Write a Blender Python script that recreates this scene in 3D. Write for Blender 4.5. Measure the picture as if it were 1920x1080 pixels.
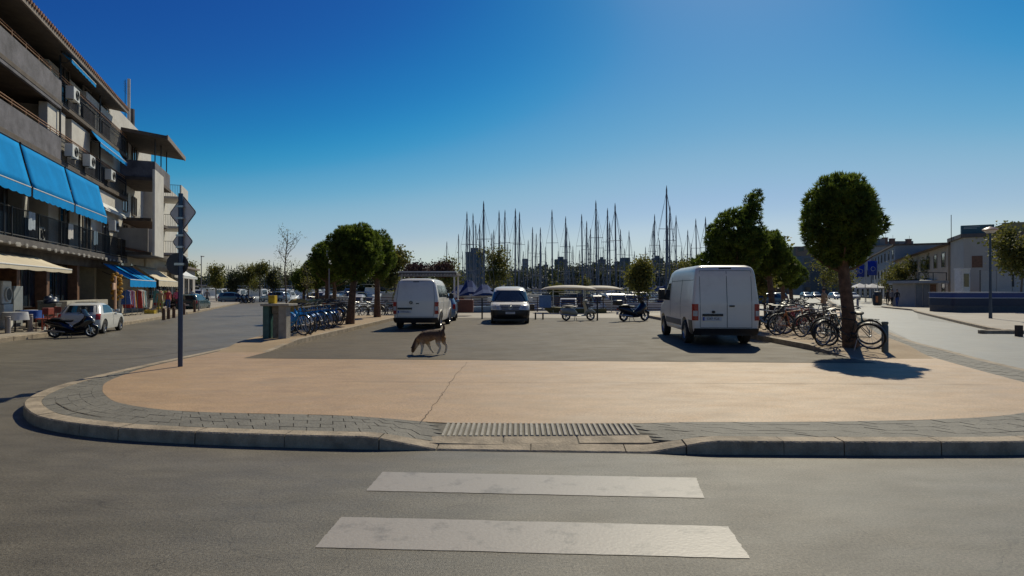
import bpy, bmesh, math, random
import numpy as np
from mathutils import Vector, Matrix, Euler
R = math.radians
S = bpy.context.scene
COL = S.collection
for o in list(bpy.data.objects): bpy.data.objects.remove(o)

# ------------------------------------------------------------------ camera, sky, sun, exposure
F = 1080.0; HOR = 545.0; CAMZ = 1.7
cam = bpy.data.objects.new('camera', bpy.data.cameras.new('camera')); COL.objects.link(cam)
cam.location = (0, 0, CAMZ); cam.rotation_euler = (R(90 + 0.265), 0, 0)
cam.data.sensor_width = 36; cam.data.lens = 36 * F / 1920; cam.data.clip_end = 9000; cam.data.clip_start = 0.05
S.camera = cam
SUN_AZ, SUN_EL = 22.0, 45.0
w = bpy.data.worlds.new('World'); S.world = w; w.use_nodes = True
nt = w.node_tree; nt.nodes.clear()
sky = nt.nodes.new('ShaderNodeTexSky'); sky.sky_type = 'NISHITA'; sky.sun_disc = False
sky.sun_elevation = R(SUN_EL); sky.sun_rotation = R(SUN_AZ); sky.altitude = 0
sky.air_density = 1.0; sky.dust_density = 0.3; sky.ozone_density = 4.0
pre = nt.nodes.new('ShaderNodeVectorMath'); pre.operation = 'MULTIPLY'; pre.inputs[1].default_value = (0.0496, 0.0645, 0.0657)
grade = nt.nodes.new('ShaderNodeRGBCurve'); post = nt.nodes.new('ShaderNodeVectorMath'); post.operation = 'SCALE'; post.inputs['Scale'].default_value = 10.0
lin8 = lambda v: ((v / 255 + 0.055) / 1.055) ** 2.4 if v > 10 else v / 255 / 12.92
for ch, pts in ((0, ((70, 20), (85, 27), (100, 40), (106, 58), (110, 80), (116, 103), (125, 134), (138, 157), (154, 184), (180, 197), (220, 208))),
                (1, ((100, 58), (124, 84), (138, 116), (149, 143), (160, 163), (171, 177), (181, 184), (197, 203), (212, 207), (235, 214))),
                (2, ((120, 108), (163, 157), (178, 180), (188, 194), (196, 200), (204, 205), (212, 216), (230, 232)))):
    cv = grade.mapping.curves[ch]; cv.points[1].location = (1.0, 1.0)
    for a_, b_ in pts: cv.points.new(lin8(a_), lin8(b_))
grade.mapping.extend = 'EXTRAPOLATED'; grade.mapping.use_clip = False; grade.mapping.update()
bg = nt.nodes.new('ShaderNodeBackground'); bg.inputs['Strength'].default_value = 0.1
wo = nt.nodes.new('ShaderNodeOutputWorld')
nt.links.new(sky.outputs[0], pre.inputs[0]); nt.links.new(pre.outputs[0], grade.inputs['Color']); nt.links.new(grade.outputs[0], post.inputs[0]); nt.links.new(post.outputs[0], bg.inputs[0]); nt.links.new(bg.outputs[0], wo.inputs[0])
sd = Vector((math.sin(R(SUN_AZ)) * math.cos(R(SUN_EL)), math.cos(R(SUN_AZ)) * math.cos(R(SUN_EL)), math.sin(R(SUN_EL))))
sl = bpy.data.lights.new('sun', 'SUN'); sl.energy = 3.6; sl.angle = R(0.53); sl.color = (1.0, 0.92, 0.72)
sun = bpy.data.objects.new('sun', sl); COL.objects.link(sun); sun.rotation_euler = (-sd).to_track_quat('-Z', 'Y').to_euler()
S.view_settings.view_transform = 'Standard'; S.view_settings.look = 'None'
S.view_settings.exposure = 0.07; S.view_settings.gamma = 1.0; S.view_settings.use_curve_mapping = False

# ------------------------------------------------------------------ helpers
def gp(px, py, z=0.0):
    """ground point seen at a pixel of the photograph, at height z"""
    Y = F * (CAMZ - z) / (py - HOR); return Vector(((px - 960) / F * Y, Y, z))
def smooth(t): t = min(1, max(0, t)); return t * t * (3 - 2 * t)
def lerp(a, b, t): return a + (b - a) * t
def itp(tab, z):
    if z <= tab[0][0]: return tab[0][1]
    for (a, va), (b, vb) in zip(tab, tab[1:]):
        if z <= b: return va + (vb - va) * (z - a) / (b - a)
    return tab[-1][1]

MC = {}
def mat(name, col, rough=0.6, metal=0.0, var=0.12, scale=6.0, bump=0.0, spec=0.5, col2=None, trans=0.0, coat=0.0, fine=0.0, thr=(0.35, 0.65)):
    if name in MC: return MC[name]
    m = bpy.data.materials.new(name); m.use_nodes = True; n = m.node_tree; N = n.nodes; L = n.links
    b = N['Principled BSDF']; b.inputs['Roughness'].default_value = rough; b.inputs['Metallic'].default_value = metal
    b.inputs['Specular IOR Level'].default_value = spec; b.inputs['Coat Weight'].default_value = coat; b.inputs['Coat Roughness'].default_value = 0.08
    if trans:
        b.inputs['Transmission Weight'].default_value = trans
    tc = N.new('ShaderNodeTexCoord'); nz = N.new('ShaderNodeTexNoise'); nz.inputs['Scale'].default_value = scale; nz.inputs['Detail'].default_value = 6
    nz.inputs['Roughness'].default_value = 0.65
    L.new(tc.outputs['Object'], nz.inputs['Vector'])
    cr = N.new('ShaderNodeValToRGB'); c2 = col2 if col2 else tuple(c * (1 - var) for c in col); c1 = tuple(min(1, c * (1 + (0 if col2 else var))) for c in col)
    cr.color_ramp.elements[0].position = thr[0]; cr.color_ramp.elements[1].position = thr[1]
    cr.color_ramp.elements[0].color = (*c2, 1); cr.color_ramp.elements[1].color = (*c1, 1)
    L.new(nz.outputs['Fac'], cr.inputs[0]); out = cr.outputs[0]
    if fine:
        n2 = N.new('ShaderNodeTexNoise'); n2.inputs['Scale'].default_value = scale * 23; n2.inputs['Detail'].default_value = 4; L.new(tc.outputs['Object'], n2.inputs['Vector'])
        mr = N.new('ShaderNodeMapRange'); mr.inputs[1].default_value = 0.3; mr.inputs[2].default_value = 0.7; mr.inputs[3].default_value = 1 - fine; mr.inputs[4].default_value = 1 + fine
        L.new(n2.outputs['Fac'], mr.inputs[0]); mx = N.new('ShaderNodeVectorMath'); mx.operation = 'SCALE'
        L.new(out, mx.inputs[0]); L.new(mr.outputs[0], mx.inputs['Scale']); out = mx.outputs[0]
    L.new(out, b.inputs['Base Color'])
    if bump:
        bp = N.new('ShaderNodeBump'); bp.inputs['Strength'].default_value = bump; bp.inputs['Distance'].default_value = 0.02
        n3 = N.new('ShaderNodeTexNoise'); n3.inputs['Scale'].default_value = scale * 9; n3.inputs['Detail'].default_value = 5; L.new(tc.outputs['Object'], n3.inputs['Vector'])
        L.new(n3.outputs['Fac'], bp.inputs['Height']); L.new(bp.outputs[0], b.inputs['Normal'])
    MC[name] = m; return m

def ground_mat(name, col, rough, patch, speck, streak=(1, 1), spec=0.5, stain=None, bump=0.25, cracks=0):
    """aggregate surface: broad patches, stretched wear, small stones, dark spots"""
    m = bpy.data.materials.new(name); m.use_nodes = True; n = m.node_tree; N = n.nodes; L = n.links
    b = N['Principled BSDF']; b.inputs['Specular IOR Level'].default_value = spec
    tc = N.new('ShaderNodeTexCoord')
    def noise(sc, det, st=None, rg=0.6):
        x = N.new('ShaderNodeTexNoise'); x.inputs['Scale'].default_value = sc; x.inputs['Detail'].default_value = det; x.inputs['Roughness'].default_value = rg
        if st:
            mp = N.new('ShaderNodeMapping'); mp.inputs['Scale'].default_value = (*st, 1); L.new(tc.outputs['Object'], mp.inputs[0]); L.new(mp.outputs[0], x.inputs[0])
        else: L.new(tc.outputs['Object'], x.inputs[0])
        return x.outputs['Fac']
    def mrange(s, a, c, lo, hi):
        x = N.new('ShaderNodeMapRange'); x.inputs[1].default_value = a; x.inputs[2].default_value = c; x.inputs[3].default_value = lo; x.inputs[4].default_value = hi
        L.new(s, x.inputs[0]); return x.outputs[0]
    def mul(a, c):
        x = N.new('ShaderNodeMath'); x.operation = 'MULTIPLY'; L.new(a, x.inputs[0]); L.new(c, x.inputs[1]); return x.outputs[0]
    f = mul(mrange(noise(0.35, 5), 0.3, 0.7, 1 - patch, 1 + patch), mrange(noise(1.6, 5, streak), 0.3, 0.7, 1 - patch, 1 + patch * 0.8))
    f = mul(f, mrange(noise(55, 3), 0.3, 0.7, 1 - speck, 1 + speck)); f = mul(f, mrange(noise(230, 2), 0.3, 0.7, 1 - speck, 1 + speck))
    f = mul(f, mrange(noise(2.3, 6, None, 0.75), 0.66, 0.74, 1.0, 0.80))
    vo = N.new('ShaderNodeTexVoronoi'); vo.inputs['Scale'].default_value = 3.1; L.new(tc.outputs['Object'], vo.inputs[0]); f = mul(f, mrange(vo.outputs['Distance'], .035, .05, .62, 1.0))
    vo = N.new('ShaderNodeTexVoronoi'); vo.inputs['Scale'].default_value = 21; L.new(tc.outputs['Object'], vo.inputs[0]); f = mul(f, mrange(vo.outputs['Distance'], .10, .16, 1 - speck * .9, 1.0))
    if cracks:
        wn = N.new('ShaderNodeTexNoise'); wn.inputs['Scale'].default_value = 1.7; wn.inputs['Detail'].default_value = 5; L.new(tc.outputs['Object'], wn.inputs[0]); wm_ = N.new('ShaderNodeMix'); wm_.data_type = 'VECTOR'; wm_.inputs[0].default_value = .35
        L.new(tc.outputs['Object'], wm_.inputs[4]); L.new(wn.outputs['Color'], wm_.inputs[5]); ve = N.new('ShaderNodeTexVoronoi'); ve.feature = 'DISTANCE_TO_EDGE'; ve.inputs['Scale'].default_value = cracks; L.new(wm_.outputs[1], ve.inputs[0])
        ck = mrange(ve.outputs['Distance'], .0006, .0022, .72, 1.0); mk = mrange(noise(.23, 3), .46, .60, 0.0, 1.0); q1 = N.new('ShaderNodeMath'); q1.operation = 'MAXIMUM'; L.new(ck, q1.inputs[0]); L.new(mk, q1.inputs[1]); f = mul(f, q1.outputs[0])
    sc = N.new('ShaderNodeVectorMath'); sc.operation = 'SCALE'; sc.inputs[0].default_value = col; L.new(f, sc.inputs['Scale']); out = sc.outputs[0]
    if stain:
        mx = N.new('ShaderNodeMix'); mx.data_type = 'RGBA'; mx.inputs[7].default_value = (*stain, 1); L.new(out, mx.inputs[6])
        L.new(mrange(noise(0.9, 6, (1, 2.2), 0.7), 0.52, 0.72, 0.0, 0.55), mx.inputs[0]); out = mx.outputs[2]
    L.new(out, b.inputs['Base Color']); L.new(mrange(noise(1.3, 4, streak), 0.3, 0.7, rough - 0.06, rough + 0.08), b.inputs['Roughness'])
    bp = N.new('ShaderNodeBump'); bp.inputs['Strength'].default_value = bump; bp.inputs['Distance'].default_value = 0.006
    L.new(noise(140, 3), bp.inputs['Height']); L.new(bp.outputs[0], b.inputs['Normal'])
    return m

def glass(name, col=(0.02, 0.028, 0.033), rough=0.06):
    return mat(name, col, rough, 0, var=0.2, scale=2, spec=0.8)
def leafmat(name, c1, c2, tr=0.3, scale=2.2):
    m = bpy.data.materials.new(name); m.use_nodes = True; n = m.node_tree; N = n.nodes; L = n.links; b = N['Principled BSDF']; b.inputs['Roughness'].default_value = 0.6
    tc = N.new('ShaderNodeTexCoord'); nz = N.new('ShaderNodeTexNoise'); nz.inputs['Scale'].default_value = scale; nz.inputs['Detail'].default_value = 5; L.new(tc.outputs['Object'], nz.inputs[0])
    cr = N.new('ShaderNodeValToRGB'); cr.color_ramp.elements[0].position = 0.36; cr.color_ramp.elements[1].position = 0.66
    cr.color_ramp.elements[0].color = (*c1, 1); cr.color_ramp.elements[1].color = (*c2, 1); L.new(nz.outputs['Fac'], cr.inputs[0]); L.new(cr.outputs[0], b.inputs['Base Color'])
    t = N.new('ShaderNodeBsdfTranslucent'); L.new(cr.outputs[0], t.inputs[0]); mx = N.new('ShaderNodeMixShader'); mx.inputs[0].default_value = tr
    L.new(b.outputs[0], mx.inputs[1]); L.new(t.outputs[0], mx.inputs[2]); L.new(mx.outputs[0], N['Material Output'].inputs[0]); return m

class G:
    def __init__(s): s.v = []; s.f = []; s.m = []
    def add(s, vs, fs, mi=0):
        k = len(s.v); s.v += [tuple(p) for p in vs]; s.f += [tuple(i + k for i in f) for f in fs]; s.m += [mi] * len(fs); return s
    def box(s, x0, y0, z0, x1, y1, z1, mi=0, M=None):
        vs = [Vector(p) for p in ((x0, y0, z0), (x1, y0, z0), (x1, y1, z0), (x0, y1, z0), (x0, y0, z1), (x1, y0, z1), (x1, y1, z1), (x0, y1, z1))]
        if M: vs = [M @ p for p in vs]
        return s.add(vs, [(3, 2, 1, 0), (4, 5, 6, 7), (0, 1, 5, 4), (1, 2, 6, 5), (2, 3, 7, 6), (3, 0, 4, 7)], mi)
    def bar(s, a, b, wd, th, mi=0):
        """rectangular bar between two points"""
        a = Vector(a); b = Vector(b); d = (b - a); L = d.length; M = Matrix.Translation(a) @ d.to_track_quat('Z', 'Y').to_matrix().to_4x4()
        return s.box(-wd / 2, -th / 2, 0, wd / 2, th / 2, L, mi, M)
    def loft(s, rings, cap=True, mi=0, closed=True):
        n = len(rings[0]); k = len(s.v); vs = [p for r in rings for p in r]; fs = []
        for i in range(len(rings) - 1):
            for j in range(n if closed else n - 1):
                a = i * n + j; b = i * n + (j + 1) % n; fs.append((a, b, b + n, a + n))
        if cap and closed: fs.append(tuple(range(n - 1, -1, -1))); fs.append(tuple((len(rings) - 1) * n + j for j in range(n)))
        return s.add(vs, fs, mi)
    def tube(s, pts, r, seg=8, mi=0, cap=True, sx=1.0):
        pts = [Vector(p) for p in pts]; rs = r if isinstance(r, (list, tuple)) else [r] * len(pts); rings = []; prev = None
        for i, p in enumerate(pts):
            d = (pts[min(i + 1, len(pts) - 1)] - pts[max(i - 1, 0)]).normalized()
            if prev is None: u = d.orthogonal().normalized() if abs(d.z) > 0.95 else d.cross(Vector((0, 0, 1))).normalized()
            else: u = (prev - d * prev.dot(d)).normalized()
            prev = u; v = d.cross(u); rings.append([p + (u * math.cos(a) * sx + v * math.sin(a)) * rs[i] for a in [2 * math.pi * k / seg for k in range(seg)]])
        return s.loft(rings, cap, mi)
    def ell(s, c, r, seg=12, rg=8, mi=0, M=None):
        c = Vector(c); rings = []
        for i in range(1, rg):
            a = math.pi * i / rg - math.pi / 2
            ring = [Vector((math.cos(2 * math.pi * k / seg) * math.cos(a) * r[0], math.sin(2 * math.pi * k / seg) * math.cos(a) * r[1], math.sin(a) * r[2])) for k in range(seg)]
            rings.append([c + (M @ p if M else p) for p in ring])
        return s.loft(rings, True, mi)
    def rev(s, c, axis, prof, seg=24, mi=0, cap=False):
        """profile of (axial, radius) revolved about an axis through c"""
        ax = Vector(axis).normalized(); u = ax.orthogonal().normalized(); v = ax.cross(u); c = Vector(c)
        return s.loft([[c + ax * a + (u * math.cos(t) + v * math.sin(t)) * r for t in [2 * math.pi * k / seg for k in range(seg)]] for a, r in prof], cap, mi)
    def torus(s, c, axis, Rr, r, seg=28, t=8, mi=0):
        prof = [(r * math.sin(2 * math.pi * k / t), Rr + r * math.cos(2 * math.pi * k / t)) for k in range(t + 1)]; return s.rev(c, axis, prof, seg, mi)
    def prism(s, poly, z0, z1, mi=0, M=None):
        n = len(poly); vs = [Vector((x, y, z0)) for x, y in poly] + [Vector((x, y, z1)) for x, y in poly]
        if M: vs = [M @ p for p in vs]
        return s.add(vs, [tuple(range(n - 1, -1, -1)), tuple(range(n, 2 * n))] + [(i, (i + 1) % n, (i + 1) % n + n, i + n) for i in range(n)], mi)
    def mesh(s, name, mats, smooth_=False, ang=35):
        me = bpy.data.meshes.new(name); me.from_pydata(s.v, [], s.f)
        for m in (mats if isinstance(mats, (list, tuple)) else [mats]): me.materials.append(m)
        if any(s.m): me.polygons.foreach_set('material_index', s.m)
        if smooth_:
            me.polygons.foreach_set('use_smooth', [True] * len(me.polygons)); me.set_sharp_from_angle(angle=R(ang))
        me.update(); return me
    def obj(s, name, mats, parent=None, smooth_=False, ang=35, bevel=0, loc=None):
        o = bpy.data.objects.new(name, s.mesh(name, mats, smooth_, ang)); COL.objects.link(o)
        if parent: o.parent = parent
        if loc: o.location = loc
        if bevel:
            b = o.modifiers.new('b', 'BEVEL'); b.width = bevel; b.segments = 2; b.limit_method = 'ANGLE'
        return o
def tag(o, label, cat, group=None):
    o['label'] = label; o['category'] = cat
    if group: o['group'] = group
    return o
def thing(name, label, cat, loc=(0, 0, 0), rz=0, group=None):
    o = bpy.data.objects.new(name, None); o.empty_display_size = 0.3; COL.objects.link(o); o.location = loc; o.rotation_euler = (0, 0, rz); return tag(o, label, cat, group)
def struct(o, kind='structure'): o['kind'] = kind; return o
def dup(root, loc, rz, label, group=None, scale=None, mats=None):
    def cp(o, par):
        c = o.copy(); COL.objects.link(c); c.parent = par
        if mats and c.type == 'MESH':
            for sl_ in c.material_slots:
                if sl_.material and sl_.material.name in mats: nm = mats[sl_.material.name]; sl_.link = 'OBJECT'; sl_.material = nm
        for k in kids(o): cp(k, c)
        return c
    r = cp(root, None); r.location = loc; r.rotation_euler = (0, 0, rz); r['label'] = label
    if group: r['group'] = group
    if scale: r.scale = scale if isinstance(scale, (tuple, list)) else (scale,) * 3
    return r
KIDS = {}
def kids(o):
    if o.name not in KIDS: KIDS[o.name] = list(o.children)
    return KIDS[o.name]
NUM = ['first', 'second', 'third', 'fourth', 'fifth', 'sixth', 'seventh', 'eighth', 'ninth', 'tenth', 'eleventh', 'twelfth', 'thirteenth', 'fourteenth', 'fifteenth', 'sixteenth', 'seventeenth', 'eighteenth', 'nineteenth']
TENS = ['twenty', 'thirty', 'forty', 'fifty', 'sixty', 'seventy', 'eighty']
def nth(i):
    if i < 19: return NUM[i]
    n = i + 1; t = TENS[n // 10 - 2]
    return t[:-1] + 'ieth' if n % 10 == 0 else t + '-' + NUM[n % 10 - 1]

# materials
asphalt = ground_mat('asphalt', (0.143, 0.126, 0.095), 0.50, 0.20, 0.46, (1, 2.5), 0.4, None, 0.7, 0.55)
sideroad = ground_mat('sheen_asphalt', (0.20, 0.186, 0.152), 0.5, 0.10, 0.14, (1, 2.5), 0.5, None, 0.4)  # same asphalt as the near road, sun sheen painted in as a lighter colour
tanm = ground_mat('tan_asphalt', (0.39, 0.258, 0.144), 0.58, 0.12, 0.30, (1, 2.2), 0.45, (0.33, 0.25, 0.165), 0.4)
lotm = ground_mat('lot_asphalt', (0.122, 0.100, 0.070), 0.68, 0.16, 0.40, (1, 1.6), 0.2, (0.14, 0.12, 0.09), 0.4)
stripm = ground_mat('sandy_paving', (0.34, 0.25, 0.155), 0.8, 0.12, 0.12, (1, 1), 0.3, (0.27, 0.21, 0.15), 0.4)
pavem = ground_mat('pale_paving', (0.33, 0.29, 0.23), 0.7, 0.10, 0.10, (1, 1), 0.4, None, 0.3)
bedm = mat('paver_joint', (0.095, 0.086, 0.066), 0.9, var=0.25, scale=9, bump=0.3)
paverm = mat('paver_grey', (0.155, 0.143, 0.115), 0.75, var=0.16, scale=3, bump=0.5, fine=0.18)
kerbm = mat('kerb_concrete', (0.31, 0.25, 0.175), 0.8, var=0.32, scale=4, bump=0.5, fine=0.15)
concm = mat('concrete', (0.36, 0.33, 0.27), 0.8, var=0.18, scale=5, bump=0.4, fine=0.1)
whitem = mat('road_paint', (0.335, 0.298, 0.25), 0.45, var=0.08, scale=4, bump=0.10, fine=0.10, col2=(0.20, 0.18, 0.15), thr=(0.30, 0.46))
blackm = mat('black_plastic', (0.018, 0.018, 0.019), 0.45, var=0.2, scale=8)
rubber = mat('rubber', (0.02, 0.02, 0.02), 0.8, var=0.2, scale=10)
steel = mat('steel', (0.45, 0.45, 0.45), 0.35, 1.0, var=0.2, scale=10)
alum = mat('aluminium', (0.40, 0.41, 0.42), 0.45, 0.6, var=0.1, scale=3)
darkmetal = mat('dark_metal', (0.03, 0.03, 0.03), 0.5, 0.3, var=0.2, scale=6)
vanwhite = mat('van_paint', (0.82, 0.77, 0.67), 0.28, 0, var=0.05, scale=1.2, coat=0.2, col2=(0.72, 0.67, 0.57), thr=(0.3, 0.5))
carglass = glass('car_glass')
redlamp = mat('red_lamp', (0.42, 0.03, 0.02), 0.25, var=0.2, scale=20)
clearlamp = mat('clear_lamp', (0.52, 0.51, 0.48), 0.3, 0.0, var=0.2, scale=20)
bark = mat('pine_bark', (0.13, 0.075, 0.045), 0.9, var=0.4, scale=9, bump=0.9)
greybark = mat('grey_bark', (0.15, 0.12, 0.09), 0.9, var=0.3, scale=9, bump=0.7)
needle = leafmat('pine_needles', (0.036, 0.066, 0.011), (0.20, 0.26, 0.034), 0.55, 2.5)
olive = leafmat('olive_leaves', (0.07, 0.085, 0.018), (0.22, 0.20, 0.04), 0.5, 1.5)
darkleaf = leafmat('dark_leaves', (0.03, 0.042, 0.015), (0.09, 0.10, 0.03), 0.35, 0.3)
def sroot(name, loc):
    o = bpy.data.objects.new(name, None); COL.objects.link(o); o.location = loc; return struct(o)
# ------------------------------------------------------------------ ground, water, far land
rnd = random.Random(4)
land = [(-2500, -60), (2500, -60), (2500, 330), (150, 330), (45, 110), (16, 44), (-16, 44), (-24, 70), (-34, 90), (-140, 94), (-2500, 94)]
struct(G().prism(land, -1.6, 0).obj('road', asphalt))
wm = bpy.data.materials.new('water'); wm.use_nodes = True
_n = wm.node_tree; _b = _n.nodes['Principled BSDF']; _b.inputs['Base Color'].default_value = (0.015, 0.035, 0.04, 1); _b.inputs['Roughness'].default_value = 0.12
_t = _n.nodes.new('ShaderNodeTexCoord'); _z = _n.nodes.new('ShaderNodeTexNoise'); _z.inputs['Scale'].default_value = 1.4; _z.inputs['Detail'].default_value = 5; _p = _n.nodes.new('ShaderNodeBump'); _p.inputs['Strength'].default_value = 0.5; _p.inputs['Distance'].default_value = 0.15
_n.links.new(_t.outputs['Object'], _z.inputs[0]); _n.links.new(_z.outputs['Fac'], _p.inputs['Height']); _n.links.new(_p.outputs[0], _b.inputs['Normal'])
struct(G().add([(-2500, 42, -0.6), (2500, 42, -0.6), (2500, 420, -0.6), (-2500, 420, -0.6)], [(0, 1, 2, 3)]).obj('water', wm))
gv = []; gf = []; nx, ny = 60, 14
def hillz(x, y):
    t = smooth((y - 350) / 500)
    return 0.5 + t * (16 + 12 * math.sin(x * 0.006 + 1) + 8 * math.sin(x * 0.017)) * (1 if x > -40 else smooth((x + 400) / 360) * 0.8 + 0.1)
for j in range(ny):
    for i in range(nx):
        x = -2600 + 5200 * i / (nx - 1); y = 345 + (j / (ny - 1)) ** 1.6 * 5000; gv.append((x, y, hillz(x, y)))
for j in range(ny - 1):
    for i in range(nx - 1): a = j * nx + i; gf.append((a, a + 1, a + nx + 1, a + nx))
struct(G().add(gv, gf).obj('hills', mat('hill_scrub', (0.07, 0.08, 0.04), 0.95, var=0.4, scale=0.05), smooth_=True))

# island outlines (kerb outer edge, tan surface edge)
KO = [(-28, 75), (-20, 52), (-13.5, 36), (-10.2, 27), (-8.6, 20.5), (-7.9, 16), (-7.77, 12.1), (-7.65, 10.5), (-7.4, 9.2), (-7.0, 8.3), (-6.46, 7.65), (-5.75, 7.08), (-4.67, 6.62), (-3.4, 6.36), (-1.95, 6.2), (0, 6.08), (2.3, 5.98), (4.3, 5.95), (5.6, 6.02), (7.2, 6.5), (8.7, 7.6), (9.7, 9.3), (10.25, 11.6), (11.3, 14.7), (12.9, 18.9), (16.5, 26), (23, 38.5), (33, 58), (60, 110), (100, 190)]
TI = [(-27.6, 75), (-19.6, 52), (-13.1, 36), (-9.8, 27), (-8.2, 20.5), (-7.6, 16), (-7.46, 12.1), (-7.20, 10.7), (-6.90, 9.8), (-6.47, 9.11), (-6.08, 8.62), (-5.5, 8.05), (-4.76, 7.64), (-3.9, 7.40), (-2.2, 7.22), (-0.95, 6.93), (1.3, 6.86), (3.4, 6.86), (5.2, 7.0), (6.5, 7.35), (7.8, 8.2), (8.6, 9.5), (9.25, 11.6), (10.3, 14.7), (12.1, 18.9), (15.9, 26), (22.4, 38.5), (32.4, 58), (59, 110), (99, 190)]
def crm(pts, n=8):
    out = []
    for i in range(len(pts) - 1):
        p0 = Vector(pts[max(i - 1, 0)]); p1 = Vector(pts[i]); p2 = Vector(pts[i + 1]); p3 = Vector(pts[min(i + 2, len(pts) - 1)])
        for k in range(n):
            t = k / n; out.append(0.5 * ((2 * p1) + (p2 - p0) * t + (2 * p0 - 5 * p1 + 4 * p2 - p3) * t * t + (3 * p1 - p0 - 3 * p2 + p3) * t ** 3))
    out.append(Vector(pts[-1])); return out
kc = crm(KO); tcv = crm(TI)
def inset(c, d):
    o = []
    for i, p in enumerate(c):
        t = (c[min(i + 1, len(c) - 1)] - c[max(i - 1, 0)]).normalized(); o.append(p + Vector((-t.y, t.x)) * d)
    return o
ki = inset(kc, 0.2)
lin = lambda t: min(1, max(0, t))
def dropf(x): return lin((x + 1.5) / 0.68) * (1 - lin((x - 1.45) / 0.62))
def ksurf(x, y):
    if y > 7.5: return 0.14
    ky = itp([(-2, 6.2), (0, 6.08), (2.3, 5.98), (4, 5.95)], x); return 0.14 - dropf(x) * 0.122 * (1 - min(1, max(0, (y - ky) / 1.0)))
sub = lambda c, dz=0: [(p.x, p.y, ksurf(p.x, p.y) + dz) for p in c]
# grey border bed, pavers on it
bed = G(); a_ = [(p.x, p.y, ksurf(p.x, p.y) - (.045 if -2.2 < p.x < 2.8 and p.y < 8 else .010)) for p in ki]; b_ = [(p.x, p.y, ksurf(p.x, p.y) - (.035 if -2.2 < p.x < 2.8 and p.y < 8 else .010)) for p in tcv]; n_ = len(a_)
bed.add(a_ + b_, [(i, i + 1, i + 1 + n_, i + n_) for i in range(n_ - 1)])
border = struct(bed.obj('paving_border', bedm))
def polyat(c):
    L = [0]
    for i in range(1, len(c)): L.append(L[-1] + (c[i] - c[i - 1]).length)
    return L
Lk = polyat(ki)
def at(c, s):
    import bisect
    i = min(max(bisect.bisect_right(Lk, s) - 1, 0), len(Lk) - 2); t = (s - Lk[i]) / (Lk[i + 1] - Lk[i]); return c[i].lerp(c[i + 1], t)
ifar = next(i for i, p in enumerate(ki) if p.y < 22); ilast = max(i for i, p in enumerate(ki) if p.y < 24)
stuff_g = G(); rows = 5; cnt = 0; s = Lk[ifar]; col = 0
while s < Lk[ilast]:
    for r_ in range(rows):
        ln = 0.31; off = (r_ % 2) * ln / 2
        s0 = s + off + 0.002; s1 = s + off + ln - 0.002
        v0 = r_ / rows; v1 = (r_ + 1) / rows
        P = [at(ki, s0).lerp(at(tcv, s0), v0), at(ki, s1).lerp(at(tcv, s1), v0), at(ki, s1).lerp(at(tcv, s1), v1), at(ki, s0).lerp(at(tcv, s0), v1)]
        c_ = sum(P, Vector((0, 0))) / 4
        if -0.90 < c_.x < 1.56 and c_.y < 7: continue
        wd_ = (P[3] - P[0]).length
        if wd_ < 0.03: continue
        tu = (P[1] - P[0]).normalized(); P = [p + (c_ - p) * min(.2, 0.004 / wd_) for p in P]
        dz = rnd.uniform(-0.003, 0.002)
        vs = [(p.x, p.y, ksurf(p.x, p.y) - 0.05) for p in P] + [(p.x, p.y, ksurf(p.x, p.y) + dz) for p in P]
        fs = [(4, 5, 6, 7), (0, 1, 5, 4), (1, 2, 6, 5), (2, 3, 7, 6), (3, 0, 4, 7)]
        if c_.y < 9.6 and -7.3 < c_.x < 6.3 and cnt < 298:
            cnt += 1; G().add(vs, fs).obj('paver', paverm, border)
        else: stuff_g.add(vs, fs)
    s += 0.31
struct(stuff_g.obj('paver_field', paverm, border), 'stuff')
# kerb stones along the outer edge
Lk2 = polyat(kc)
def atk(c, s):
    import bisect
    i = min(max(bisect.bisect_right(Lk2, s) - 1, 0), len(Lk2) - 2); t = (s - Lk2[i]) / (Lk2[i + 1] - Lk2[i]); return c[i].lerp(c[i + 1], t)
kerb = None; s = Lk2[0]; kcount = 0
core = G(); i0 = 0
a_ = [(p.x, p.y, -0.02) for p in inset(kc, 0.02)]; b_ = [(p.x, p.y, ksurf(p.x, p.y) - 0.02) for p in inset(kc, 0.02)]; c2_ = sub(ki, -0.016); n_ = len(a_)
core.add(a_ + b_ + c2_, [(i, i + n_, i + 1 + n_, i + 1) for i in range(n_ - 1)] + [(i + n_, i + 2 * n_, i + 1 + 2 * n_, i + 1 + n_) for i in range(n_ - 1)])
kerb = struct(core.obj('kerb', bedm))
while s < Lk2[-1] - 1:
    mid = atk(kc, s + 0.5); ln = rnd.choice([0.62, 1.0, 1.0, 1.05]) if mid.y < 12 else 2.5
    e = s + ln; m = 6; rings = []
    for k in range(m + 1):
        q = s + 0.006 + (ln - 0.012) * k / m; o = atk(kc, q); i_ = atk(ki, q); zt = ksurf(o.x, o.y) + 0.001; zi = ksurf(i_.x, i_.y) + 0.001
        d = (i_ - o).normalized()
        rings.append([Vector((o.x, o.y, -0.01)), Vector((o.x + d.x * 0.006, o.y + d.y * 0.006, zt - 0.012)), Vector((o.x + d.x * 0.02, o.y + d.y * 0.02, zt)), Vector((i_.x, i_.y, zi)), Vector((i_.x, i_.y, -0.01))])
    st = G().loft(rings, True); dz = rnd.uniform(-0.003, 0.003)
    st.obj('kerb_stone', kerbm, kerb, loc=(rnd.uniform(-.003, .003), rnd.uniform(-.004, .003), dz)); s = e
# tan surface: a rim that follows the dip, then the flat middle
rim = inset(tcv, 0.45); a_ = sub(tcv); b_ = [(p.x, p.y, 0.14) for p in rim]; n_ = len(a_)
tg = G().add(a_ + b_, [(i, i + 1, i + 1 + n_, i + n_) for i in range(n_ - 1)])
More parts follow.
